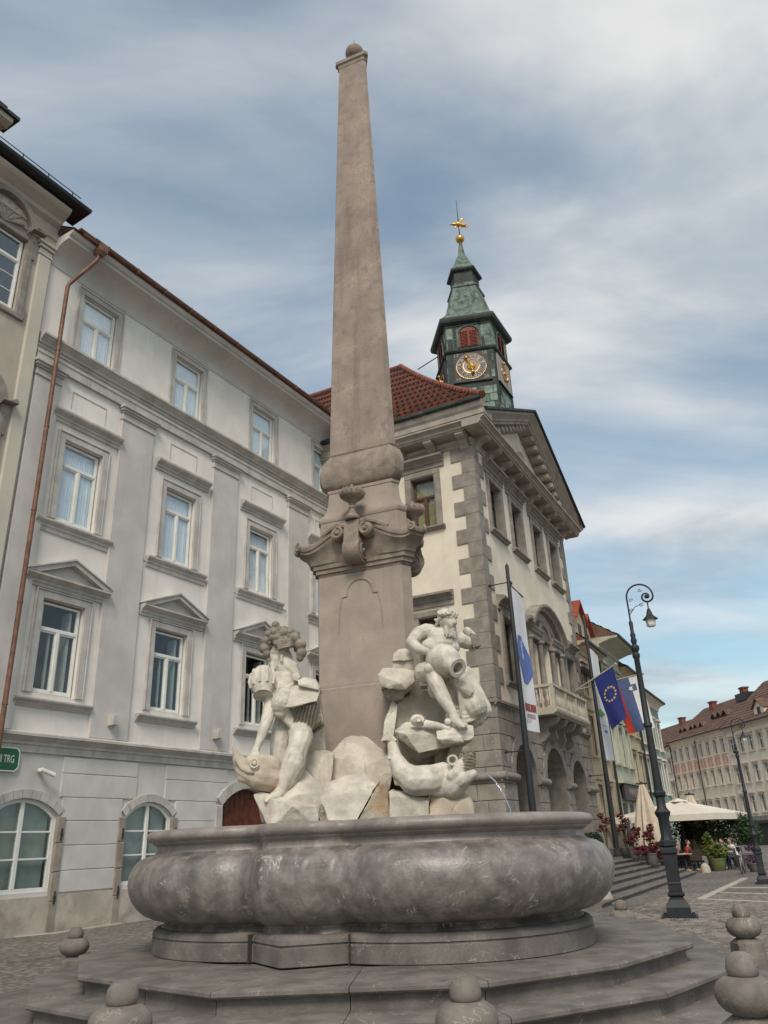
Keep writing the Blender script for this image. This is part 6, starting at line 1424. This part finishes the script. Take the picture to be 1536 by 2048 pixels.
# folded cloth and shell to the right of the god
CL = thing('stone_drapery', 'carved marble cloth and shell falling at the right of the river god', 'drapery', (0, 0, 0))
cl = Fig(); cl.c((915,1352,9.62), (950,1412,9.58), .11, .15); cl.c((930,1350,9.75), (962,1420,9.72), .12, .14); cl.c((905,1370,9.70), (935,1430,9.70), .10, .12); cl.c((900,1420,9.7), (958,1440,9.68), .06, .07); cl.c((905,1435,9.72), (950,1448,9.68), .06, .05)
for k in range(7): cl.chain([(906+6*k, 1352+2*k, 9.55+.02*k), (918+6*k, 1385+3*k, 9.47+.02*k), (922+6.5*k, 1432-1*k, 9.52+.02*k)], [.014, .026, .012])
for k in range(4): cl.chain([(900, 1410+9*k, 9.60), (928, 1418+9*k, 9.54), (962, 1408+9*k, 9.58)], [.012, .024, .014])
carve('folds', cl.m, K['marble'], CL, .0115, 1)
pl = MB(); pl.hull([P(912,1372,9.42), P(932,1346,9.48), P(942,1352,9.46), P(948,1372,9.42), P(946,1384,9.40), P(940,1392,9.42), P(920,1396,9.5), P(935,1370,9.6), P(945,1390,9.55)]); obj('slab', pl.mesh(K['marble_rock'], 20), CL)
# ---------------------------------------------------------------- right fish
RF = thing('fish_sculpture', 'marble fish with gaping ribbed mouth below the bearded river god', 'fish', (0, 0, 0))
r = Fig(); r.chain([(784,1488,9.40), (790,1515,9.38), (805,1545,9.32), (830,1562,9.28), (860,1560,9.28), (885,1545,9.35)], [.06, .085, .13, .17, .17, .12])
r.chain([(905,1575,9.25), (918,1560,9.22), (925,1535,9.20)], [.13, .13, .10]); r.chain([(925,1540,9.20), (938,1510,9.18)], [.09, .05]); r.chain([(925,1560,9.15), (946,1548,9.10)], [.09, .055]); r.b((905,1552,9.16), .07); r.b((912,1546,9.12), .045)
r.chain([(850,1568,9.30), (880,1580,9.3), (905,1572,9.28)], [.10, .09, .10])
carve('body', r.m, K['marble'], RF, .016, 3)
tf_ = MB()
for k in range(7):
    tf_.tube([P(785+k*.8, 1482, 9.38), P(772-k*1.2+k*2, 1478-k*2.0, 9.36), P(762+k*2.2, 1478-k*3.2+abs(k-3), 9.36)], [.028, .024, .012], 5)
obj('tail_fin', tf_.mesh(K['marble'], 60), RF); tf_ = MB()
for k in range(5): tf_.tube([P(790, 1522, 9.34), P(781+k, 1517-k*2.0, 9.32), P(774+k*2.0, 1516-k*3.0, 9.32)], [.02, .016, .008], 5)
obj('side_fin', tf_.mesh(K['marble'], 60), RF)
rb = MB()
for k in range(7): y = 1503+6.5*k; rb.tube([P(929-k*1.6, y+4, 9.14), P(936-k*1.2+2, y-1, 9.10), P(946-k*.2+1, y+1, 9.10), P(950+k*.2, y+6, 9.14)], .016, 5)
rb.ball(P(932,1502,9.16), .05, 8, 6); obj('ribbed_jaw', rb.mesh(K['marble_dk'], 60), RF)
ey = MB(); ey.tube([P(905+9*math.cos(R(30*i)), 1526+9*math.sin(R(30*i))-6, 9.20) for i in range(13)], .014, 5); obj('lip', ey.mesh(K['marble'], 60), RF)
# scroll ornament on the ledge (second fish head)
sc_ = MB(); sc_.tube([P(836+ (14-.28*i)*math.cos(.42*i), 1440+(10-.2*i)*math.sin(.42*i), 9.40-.002*i) for i in range(40)], [.03-.0004*i for i in range(40)], 6); sc_.ball(P(837,1440,9.36), .035, 8, 6)
sc_.tube([P(850,1448,9.38), P(875,1452,9.32), P(900,1458,9.28)], [.05, .045, .03], 6); sc_.ball(P(896,1444,9.28), .045, 8, 6)
obj('scroll', sc_.mesh(K['marble'], 60), RF)
# ---------------------------------------------------------------- left river god, seen from the side, head wrapped in fruit and weeds
LG = thing('river_god_statue', 'marble river god with wreathed head leaning on a fish, left side', 'statue', (0, 0, 0))
g = Fig()
# seat, back and shoulders, turned away to the left
g.b((588,1440,9.84), (.18, .17, .15)); g.c((586,1438,9.84), (578,1400,9.80), .165, .165); g.c((578,1400,9.80), (572,1366,9.78), .165, .185); g.c((554,1362,9.72), (590,1360,9.82), .115, .10)
g.b((560,1378,9.66), (.12, .09, .11)); g.b((582,1376,9.70), (.10, .08, .12))
# thick neck with twisted cords of hair down the nape
g.chain([(575,1358,9.78), (571,1335,9.76), (566,1312,9.76)], [.135, .125, .115])
for k in range(5): g.c((562+3*k, 1312+5*k, 9.65), (592+2*k, 1330+8*k, 9.70), .032, .028)
# head in profile: skull, brow, nose, lips, chin, ear
g.b((560,1300,9.74), (.125, .13, .15)); g.c((552,1318,9.70), (549,1336,9.70), .07, .05)
g.c((547,1303,9.67), (541,1305,9.67), .028, .022); g.c((543,1308,9.67), (537,1318,9.66), .018, .026); g.c((541,1326,9.67), (545,1327,9.66), .017, .017); g.c((542,1331,9.67), (546,1331,9.66), .018, .018); g.b((545,1339,9.67), .036)
g.c((563,1312,9.62), (563,1322,9.62), .026, .018)
# arm reaching down to the fish
g.chain([(550,1364,9.70), (543,1385,9.62), (541,1408,9.56)], [.11, .095, .082]); g.chain([(541,1408,9.56), (534,1440,9.48), (523,1472,9.40), (515,1492,9.36)], [.080, .074, .058, .042])
g.c((515,1492,9.36), (511,1502,9.34), .042, .044)
for k in range(4): g.c((506+3.0*k, 1502, 9.32), (501+3.6*k, 1511+.8*k, 9.30), .018, .015); g.c((501+3.6*k, 1511+.8*k, 9.30), (498+4*k, 1517+.6*k, 9.31), .015, .011)
g.c((514,1500,9.31), (517,1511,9.29), .02, .014)
# standing leg and bent leg
g.chain([(574,1440,9.82), (563,1470,9.76), (559,1505,9.74), (557,1560,9.72)], [.155, .135, .12, .09])
g.chain([(596,1440,9.82), (602,1472,9.60), (596,1496,9.44)], [.15, .15, .125]); g.chain([(596,1496,9.44), (586,1530,9.40), (572,1562,9.37), (562,1584,9.34)], [.125, .145, .115, .07]); g.b((590,1518,9.37), (.115, .10, .15))
g.chain([(562,1582,9.34), (552,1592,9.28), (534,1600,9.22)], [.07, .062, .042])
for k in range(5): g.c((540+2.2*k, 1596+1.4*k, 9.20+.012*k), (531+2.2*k, 1603+1.6*k, 9.17+.012*k), .020, .016)
carve('body', g.m, K['marble'], LG, .0105, 1)
wr_ = MB(); rw = random.Random(4)
for k in range(260):
    a = rw.uniform(0, 2*math.pi); q_ = math.sqrt(rw.random()); px, py = 565+37*math.cos(a)*q_, 1283+27*math.sin(a)*q_
    if py > 1294 and 536 < px < 590: py -= 20
    p = P(px, py, 9.70-.10*math.sqrt(max(0, 1-q_*q_))+rw.uniform(-.03, .06)); wr_.ball(p, rw.uniform(.018, .042), 8, 6)
for px, py, r_ in ((551,1250,.055), (548,1263,.06), (536,1268,.05), (555,1267,.045), (566,1266,.055), (579,1264,.05), (530,1282,.055), (528,1297,.065), (533,1308,.05), (601,1290,.075), (603,1306,.07), (600,1316,.05), (590,1276,.065), (545,1275,.045), (558,1258,.045)): wr_.ball(P(px, py, 9.60), r_, 10, 7)
for k in range(4): cap(wr_, P(556, 1298-5.2*k, 9.55), P(580, 1292-4.2*k, 9.56), .013, .011, 7)
carve('wreath', wr_, K['marble_dk'], LG, .0095, 0)
dr_ = Fig()
for k in range(5): dr_.chain([(592-2*k, 1364+3*k, 9.62), (564, 1384+5*k, 9.58), (538+2*k, 1404+4*k, 9.57)], [.028, .045, .026])
for k in range(5): dr_.chain([(540+3*k, 1406-2*k, 9.56), (562+3*k, 1428-4*k, 9.56), (588+2*k, 1455-6*k, 9.6), (608-k, 1478-6*k, 9.64)], [.028, .05, .05, .03])
dr_.chain([(568,1390,9.55), (562,1408,9.52), (560,1425,9.52)], [.10, .13, .08])
carve('drapery', dr_.m, K['marble'], LG, .0105, 0)
LJ = thing('water_jar_sculpture', 'fluted marble jar at the shoulder of the wreathed river god', 'jar', (0, 0, 0))
lj = MB(); Tj = Matrix.Translation(P(526,1366,9.55)) @ Vector((.1, -.5, -1)).to_track_quat('Z', 'Y').to_matrix().to_4x4()
lj.lathe([(.02, -.22), (.10, -.20), (.145, -.12), (.16, -.02), (.15, .06), (.11, .13), (.10, .17), (.12, .19), (.06, .19)], 20, T=Tj)
for k in range(10): an = 2*math.pi*k/10; lj.tube([Tj @ Vector((.14*math.cos(an), .14*math.sin(an), -.14)), Tj @ Vector((.165*math.cos(an), .165*math.sin(an), -.02)), Tj @ Vector((.14*math.cos(an), .14*math.sin(an), .08))], .02, 5)
obj('vessel', lj.mesh(K['marble'], 50), LJ)
LF = thing('fish_sculpture', 'rust stained marble fish head under the hand of wreathed river god', 'fish', (0, 0, 0))
q = Fig(); q.chain([(470,1500,9.30), (476,1520,9.30), (492,1540,9.30), (520,1552,9.32), (555,1562,9.45)], [.02, .07, .13, .17, .16]); q.c((505,1528,9.28), (540,1535,9.38), .11, .14); q.chain([(466,1488,9.32), (470,1512,9.30)], [.008, .03]); q.chain([(472,1535,9.28), (482,1556,9.26), (505,1562,9.28)], [.03, .045, .06])
carve('body', q.m, K['marble_rust'], LF, .014, 3)
e_ = MB(); ec = P(509,1527,9.145); e_.tube([ec+Vector((.045*math.cos(R(30*i)), -.01, .045*math.sin(R(30*i)))) for i in range(13)], .012, 5); e_.ball(ec, .028, 8, 6); obj('eye', e_.mesh(K['marble'], 60), LF)
ml = MB(); ml.tube([P(470,1522,9.21), P(480,1538,9.19), P(496,1546,9.17), P(508,1546,9.15)], .011, 5); obj('mouth_line', ml.mesh(K['marble_dk'], 60), LF)
# ---------------------------------------------------------------- water
def arc(p, q, top, n=16):
    return [Vector((p.x+(q.x-p.x)*t, p.y+(q.y-p.y)*t, p.z+(q.z-p.z)*t + top*4*t*(1-t))) for t in [i/n for i in range(n+1)]]
wj = thing('water_jet', 'thin water stream spilling from the tipped jar in drops', 'water', (0, 0, 0))
st_ = arc(P(916,1336,9.22), P(972,1446,8.95), .13); mb = MB(); mb.tube(st_[:12], [.0045]*12, 5); obj('stream', mb.mesh(K['jet'], 60), wj)
for k, (x, y) in enumerate(((950,1402), (958,1412), (966,1424), (971,1436), (974,1446), (978,1462), (983,1470), (985,1484), (990,1500), (992,1512), (996,1524), (1000,1546), (1004,1560), (1008,1574), (1012,1590), (1014,1604))):
    mb = MB(); mb.ball(P(x, y, 9.0), (.005, .005, .010), 6, 5); obj('drop', mb.mesh(K['jet'], 60), wj)
wj = thing('water_jet', 'curving water jet from the ribbed fish mouth to basin', 'water', (0, 0, 0))
mb = MB(); mb.tube([P(952,1547,9.10), P(964,1546,9.08), P(976,1550,9.05), (P(990,1562,9.0)), P(1003,1580,8.95), P(1012,1598,8.92), P(1020,1618,8.9), P(1024,1640,8.9)], [.008, .008, .008, .0075, .007, .006, .0055, .005], 5); obj('stream', mb.mesh(K['jet'], 60), wj)
# ================================================================== pavement cafe
K['canvas'] = mat('parasol_canvas', (.68, .62, .53), .95, .04, 3, 60, .15); K['canvas_dk'] = mat('parasol_canvas_folded', (.56, .47, .37), .95, .08, 5, 60, .2)
K['leaf_r'] = mat('maple_leaf_red', (.12, .020, .022), .7, .35, 3, 20, .0); K['leaf_g'] = mat('leaf_green', (.045, .085, .030), .7, .4, 3, 20, .0); K['leaf_l'] = mat('leaf_light', (.13, .16, .035), .7, .3, 3, 20, .0); K['leaf_d'] = mat('leaf_dark', (.022, .05, .024), .7, .35, 3, 20, .0); K['leaf_p'] = mat('petal_purple', (.13, .045, .13), .7, .3, 3, 20, .0)
K['bark'] = mat('bark', (.10, .075, .055), .9, .2); K['pot'] = mat('pot_grey', (.13, .12, .11), .7, .15); K['pot_g'] = mat('pot_green', (.14, .16, .06), .7, .15); K['skin'] = mat('skin', (.42, .26, .19), .6, .05); K['rattan'] = mat('rattan', (.055, .04, .03), .8, .3, 20, 60, .3)
def leaves(mb, c, r, n, size, seed, flat=.5):
    rg = random.Random(seed)
    for _ in range(n):
        while True:
            v = Vector((rg.uniform(-1, 1), rg.uniform(-1, 1), rg.uniform(-1, 1)))
            if v.length <= 1: break
        v = v * (0.55 + .45*rg.random()) if v.length < .5 else v
        p = Vector((c[0]+v.x*r[0], c[1]+v.y*r[1], c[2]+v.z*r[2])); a = Vector((rg.uniform(-1, 1), rg.uniform(-1, 1), rg.uniform(-flat, flat))).normalized(); b = a.cross(Vector((rg.uniform(-1, 1), rg.uniform(-1, 1), rg.uniform(-1, 1)))).normalized(); s = size*rg.uniform(.6, 1.3)
        mb.add([p-a*s, p+b*s*.38, p+a*s, p-b*s*.38], [(0,1,2,3)])
def plant(name, label, px, py, Y, z, H_, clumps, leafm, potm='pot', pot=(.26, .42), n=260, size=.09, group='potted plants at the cafe', seed=1):
    c = P(px, py, Y); t = thing(name, label, 'plant', (c.x, c.y, z), 0, group); r, h = pot
    mb = MB(); mb.lathe([(r*.72, 0), (r*.78, .02), (r, h-.06), (r*1.06, h-.05), (r*1.06, h), (r*.9, h), (r*.88, h-.05)], 14); obj('pot', mb.mesh(K[potm], 40), t)
    st = MB()
    for k in range(4): a = 1.7*k+seed; st.tube([(0, 0, h-.05), (.06*math.cos(a), .06*math.sin(a), h+H_*.3), (.22*math.cos(a)*H_*.5, .22*math.sin(a)*H_*.5, h+H_*.75)], [.022, .016, .008], 5)
    obj('stem', st.mesh(K['bark']), t)
    lf = MB()
    for i, (x, y, zz, rx, rz, f) in enumerate(clumps): leaves(lf, (x, y, h+zz), (rx, rx, rz), int(n*f), size, seed*31+i)
    o = obj('foliage', lf.mesh(K[leafm]), t); return t
RED = [(-.1, 0, .75, .22, .16, .3), (.16, .05, 1.0, .2, .15, .3), (-.08, -.05, 1.2, .15, .13, .2)]
plant('maple_plant', 'red leaved maple in a pot left of the second banner pole', 1214, 1690, 34.5, TZ, 1.4, RED, 'leaf_r', seed=2, n=180)
plant('maple_plant', 'red leaved maple in a pot right of the second banner pole', 1252, 1690, 35.5, TZ, 1.4, RED, 'leaf_r', seed=5, n=190)
plant('maple_plant', 'large spreading red maple on the steps beside the lamp post', 1303, 1712, 33.5, .5, 1.1, [(-.35, 0, .10, .36, .2, .7), (.2, -.05, .18, .36, .2, .7), (0, 0, .6, .22, .22, .4), (.12, 0, .9, .14, .16, .2), (.4, 0, -.1, .3, .14, .4)], 'leaf_r', seed=9, n=300)
plant('maple_plant', 'small dark red plant under the folded parasol', 1268, 1705, 34.5, .72, .7, [(0, 0, .3, .35, .25, .7), (.2, 0, .6, .2, .2, .4)], 'leaf_r', seed=12, n=220)
plant('clipped_shrub', 'dark green rounded shrub behind the basin rim', 1186, 1690, 33.0, TZ, .5, [(0, 0, .28, .42, .34, 2.6)], 'leaf_d', seed=3, n=420, size=.06)
plant('pot_plant', 'bright green plant in a green tub before the cafe tables', 1437, 1738, 38.0, 0, .9, [(-.15, 0, .35, .42, .4, 1), (.2, 0, .25, .38, .3, 1), (-.25, 0, .8, .2, .25, .4)], 'leaf_l', 'pot_g', (.36, .50), 300, .10, seed=6)
plant('hedge_plant', 'tall dark green hedge bush behind the cafe guests on the right', 1487, 1740, 41.5, 0, 1.8, [(-.9, 0, .9, .7, .7, 1.4), (0, 0, 1.1, .8, .8, 1.6), (.7, 0, .9, .6, .7, 1.4), (.2, 0, 1.5, .6, .4, 1), (-1.5, .3, .9, .5, .6, 1)], 'leaf_g', 'pot', (.45, .55), 420, .10, seed=8)
plant('hedge_plant', 'dark hedge bush left of the cafe guests under the parasol', 1372, 1735, 43.0, 0, 1.8, [(-.8, 0, .9, .6, .6, 1.2), (.3, 0, 1.2, .6, .6, 1.2), (1.6, 0, 1.1, .7, .6, 1.2)], 'leaf_d', 'pot', (.45, .55), 420, .10, seed=14)
plant('flower_tub', 'purple flowers in a tub at the foot of the far lamp', 1512, 1742, 35.5, 0, .5, [(0, 0, .15, .32, .16, 1), (0, 0, .55, .26, .14, .8)], 'leaf_p', 'pot', (.28, .34), 240, .06, seed=15)
# open parasol
pc = P(1362, 1640, 42.0); ze = P(1362, 1631, 42.0).z
um = thing('parasol', 'large open cream parasol over the cafe tables', 'parasol', (pc.x, pc.y, 0), R(8))
hw = 3.6; apex = ze+.72
cr = [(-hw, 0), (0, -hw*.92), (hw, 0), (0, hw*.92)]
for i in range(4):
    (x1, y1), (x2, y2) = cr[i], cr[(i+1) % 4]; mb = MB(); n = 6; vs = []; fs = []
    for a in range(n+1):
        for b in range(n+1):
            t_ = a/n; u_ = b/n; x, y = (x1+(x2-x1)*u_)*t_, (y1+(y2-y1)*u_)*t_; vs.append((x, y, apex-(apex-ze)*t_ - .10*math.sin(math.pi*u_)*math.sin(math.pi*t_)))
    for a in range(n):
        for b in range(n): fs.append((a*(n+1)+b, (a+1)*(n+1)+b, (a+1)*(n+1)+b+1, a*(n+1)+b+1))
    mb.add(vs, fs); o = obj('canopy_panel', mb.mesh(K['canvas'], 60), um)
    mb = MB(); mb.add([(x1, y1, ze), (x2, y2, ze), (x2*1.0, y2*1.0, ze-.28), (x1, y1, ze-.28)], [(3,2,1,0)]); obj('valance', mb.mesh(K['canvas']), o)
    mb = MB(); mb.tube([(0, 0, ze+.25), (x1*.97, y1*.97, ze-.02)], .025, 5); obj('rib', mb.mesh(K['iron']), um)
mb = MB(); mb.tube([(0, 0, 0), (0, 0, apex+.1)], .06, 8); obj('mast', mb.mesh(K['iron'], 50), um)
mb = MB(); mb.loft([[(-.4, -.4, apex-.08), (.4, -.4, apex-.08), (.4, .4, apex-.08), (-.4, .4, apex-.08)], [(-.02, -.02, apex+.10), (.02, -.02, apex+.10), (.02, .02, apex+.10), (-.02, .02, apex+.10)]]); obj('vent_cap', mb.mesh(K['canvas']), um)
mb = MB(); mb.box(-.5, .5, -.5, .5, 0, .10); obj('foot', mb.mesh(K['pot']), um)
def folded(label, px, pyb, Y, z, H_, r):
    c = P(px, pyb, Y); t = thing('folded_parasol', label, 'parasol', (c.x, c.y, z), 0, 'folded parasols'); mb = MB(); rings = []
    for k, (rr, zz) in enumerate(((.9, .55), (1.0, .75), (.95, 1.2), (.75, 2.0), (.5, 2.9), (.25, 3.6), (.14, 3.85))):
        rings.append([(r*rr*(1+.16*(1 if i % 2 else -1))*math.cos(2*math.pi*i/20), r*rr*(1+.16*(1 if i % 2 else -1))*math.sin(2*math.pi*i/20), zz*H_/4) for i in range(20)])
    mb.loft(rings); obj('canvas', mb.mesh(K['canvas_dk'], 30), t); mb = MB(); mb.tube([(0, 0, 0), (0, 0, H_)], .05, 8); mb.box(-.35, .35, -.35, .35, 0, .08); obj('mast', mb.mesh(K['iron']), t); mb = MB(); mb.box(-.25, .25, -.04, .04, H_*.965, H_*.985); obj('cap_bar', mb.mesh(K['iron']), t)
folded('folded beige parasol standing just left of the lamp post', 1304, 1700, 37.0, .5, P(1293, 1563, 37.0).z-.5, .62)
folded('folded beige parasol hanging under the open one', 1405, 1735, 44.0, 0, P(1400, 1650, 44.0).z+1.6, .8)
# tables, chairs and guests
def table(label, px, py, Y):
    c = P(px, py, Y); t = thing('cafe_table', label, 'table', (c.x, Y, 0), 0, 'cafe tables'); mb = MB(); mb.lathe([(.38, .70), (.40, .71), (.40, .735), (.38, .74)], 18); obj('table_top', mb.mesh(K['pale_st'], 40), t)
    mb = MB(); mb.tube([(0, 0, .02), (0, 0, .70)], .03, 6); mb.box(-.22, .22, -.22, .22, 0, .03); obj('leg', mb.mesh(K['iron']), t)
def chair(label, x, y, rz):
    t = thing('cafe_chair', label, 'chair', (x, y, 0), rz, 'cafe chairs'); mb = MB(); mb.bbox(-.24, .24, -.22, .22, .36, .43, .02); obj('seat', mb.mesh(K['rattan']), t); mb = MB(); mb.bbox(-.25, .25, .20, .27, .43, .88, .02); obj('backrest', mb.mesh(K['rattan']), t)
    for sx in (-.21, .21):
        for sy in (-.19, .19): mb = MB(); mb.tube([(sx, sy, 0), (sx, sy, .37)], .02, 5); obj('leg', mb.mesh(K['iron']), t)
def person(label, px, py, Y, rz, shirt, trous, hair, lean=.1):
    c = P(px, py, Y); t = thing('person', label, 'person', (c.x, Y, 0), rz); m = MB(); v = lambda x, y, z: Vector((x, y, z))
    sh = {}
    # seated facing -y
    for s in (-1, 1):
        cap(m, (s*.09, .05, .50), (s*.11, -.38, .50), .085, .065, 8); cap(m, (s*.11, -.38, .50), (s*.11, -.40, .10), .06, .045, 8); cap(m, (s*.11, -.38, .07), (s*.12, -.55, .04), .04, .035, 8)
        cap(m, (s*.19, .02-lean, .92), (s*.25, -.05-lean, .68), .05, .042, 8); cap(m, (s*.25, -.05-lean, .68), (s*.14, -.32-lean, .74), .04, .03, 8)
        for k in range(4): cap(m, (s*.14+.012*k-.02, -.33-lean, .74), (s*.14+.012*k-.02, -.40-lean, .735), .012, .009, 6)
        cap(m, (s*.10, -.32-lean, .75), (s*.08, -.36-lean, .76), .013, .010, 6)
    cap(m, (0, .05, .52), (0, .02-lean*.5, .75), .15, .14, 10); cap(m, (-.08, .0-lean, .90), (.08, .0-lean, .90), .12, .12, 10); cap(m, (0, 0-lean, .98), (0, -.02-lean, 1.08), .055, .05, 8)
    m.ball((0, -.03-lean, 1.17), (.082, .10, .115), 10, 8); cap(m, (0, -.12-lean, 1.18), (0, -.14-lean, 1.155), .014, .016, 6)
    for s in (-1, 1): m.ball((s*.035, -.118-lean, 1.19), .012, 6, 5); m.ball((s*.083, -.03-lean, 1.17), .02, 6, 5)
    cap(m, (-.02, -.115-lean, 1.115), (.02, -.115-lean, 1.115), .009, .009, 6)
    carve('body', m, K['skin'], t, .018, 1)
    q = MB(); cap(q, (0, .05, .54), (0, .02-lean*.5, .75), .165, .155, 10); cap(q, (-.09, .0-lean, .89), (.09, .0-lean, .89), .13, .13, 10)
    for s in (-1, 1): cap(q, (s*.18, .02-lean, .93), (s*.245, -.04-lean, .70), .062, .055, 8)
    carve('shirt', q, plain('shirt', shirt, .9), t, .022, 1)
    q = MB()
    for s in (-1, 1): cap(q, (s*.09, .05, .50), (s*.11, -.38, .50), .10, .078, 8); cap(q, (s*.11, -.38, .50), (s*.11, -.40, .14), .07, .058, 8)
    carve('trousers', q, plain('trousers', trous, .9), t, .022, 1)
    q = MB(); q.ball((0, .0-lean, 1.20), (.095, .105, .115), 10, 8); 
    if sum(hair) > .5 or hair[0] < .03: cap(q, (0, .06-lean, 1.2), (0, .09-lean, 1.0), .08, .05, 8)
    carve('hair', q, plain('hair', hair, .8), t, .02, 1)
GUESTS = [('person in brown top seated behind the lamp post', 1355, 38.4, 1.2, (.20, .12, .08), (.03, .03, .04), (.03, .02, .015)),
          ('person in red shirt and dark jeans seated at the cafe', 1378, 38.6, .9, (.26, .03, .03), (.03, .04, .08), (.05, .03, .02)),
          ('fair haired person in beige top seated behind the green tub', 1432, 40.2, -.2, (.36, .30, .24), (.10, .09, .08), (.42, .33, .20)),
          ('dark haired person in black top leaning over the table', 1453, 39.4, -.6, (.02, .02, .022), (.05, .08, .13), (.012, .01, .01)),
          ('person in white shirt seated with back to the hedge', 1474, 39.8, -1.3, (.62, .60, .56), (.03, .05, .11), (.12, .07, .04))]
for i, (lb, px, Y, rz, sh_, tr_, ha) in enumerate(GUESTS):
    person(lb, px, 1735, Y, rz, sh_, tr_, ha); c = P(px, 1735, Y)
    chair(('rattan cafe chair under the guest in %s' % ('brown', 'red', 'beige', 'black', 'white')[i]), c.x-.02*math.sin(rz), Y+.10, rz)
table('round cafe table between the two left guests', 1366, 1735, 38.2); table('round cafe table between the right guests', 1459, 1735, 38.9)
for lb, px, Y, rz in (('empty rattan chair turned away right of the red guest', 1398, 38.4, 2.6), ('empty rattan chair before the hedge bush', 1487, 38.6, 1.2)): c = P(px, 1735, Y); chair(lb, c.x, Y, rz)
# bicycle by the far lamp post
bc = onz(1488, 1748); bk_ = thing('bicycle', 'grey bicycle leaning near the far lamp post', 'bicycle', bc, R(62))
K['rubber'] = plain('rubber', (.02, .02, .02), .8); K['bike'] = plain('bike_frame', (.36, .36, .36), .4, .4)
for x in (-.52, .52):
    mb = MB(); mb.tube([(x+.33*math.cos(R(15*i)), 0, .34+.33*math.sin(R(15*i))) for i in range(25)], .02, 5); w_ = obj('wheel', mb.mesh(K['rubber'], 60), bk_)
    mb = MB(); 
    for i in range(8): mb.tube([(x, 0, .34), (x+.32*math.cos(R(45*i)), 0, .34+.32*math.sin(R(45*i)))], .004, 4)
    obj('spokes', mb.mesh(K['bike']), w_)
mb = MB()
for a, b in (((-.52, 0, .34), (-.08, 0, .30)), ((-.08, 0, .30), (-.22, 0, .82)), ((-.22, 0, .82), (-.52, 0, .34)), ((-.08, 0, .30), (.36, 0, .78)), ((-.20, 0, .76), (.36, 0, .80)), ((.34, 0, .90), (.52, 0, .34))): mb.tube([a, b], .018, 6)
obj('frame', mb.mesh(K['bike'], 60), bk_)
mb = MB(); mb.tube([(.34, 0, .88), (.33, 0, 1.0)], .015, 6); mb.tube([(.22, -.28, .98), (.33, -.2, 1.02), (.34, 0, 1.0), (.33, .2, 1.02), (.22, .28, .98)], .014, 6); obj('handlebar', mb.mesh(K['bike'], 60), bk_)
mb = MB(); mb.hull([(-.38, -.08, .90), (-.38, .08, .90), (-.10, 0, .90), (-.36, -.07, .84), (-.36, .07, .84), (-.12, 0, .86)]); mb.tube([(-.22, 0, .80), (-.23, 0, .86)], .015, 6); obj('saddle', mb.mesh(K['rubber']), bk_)
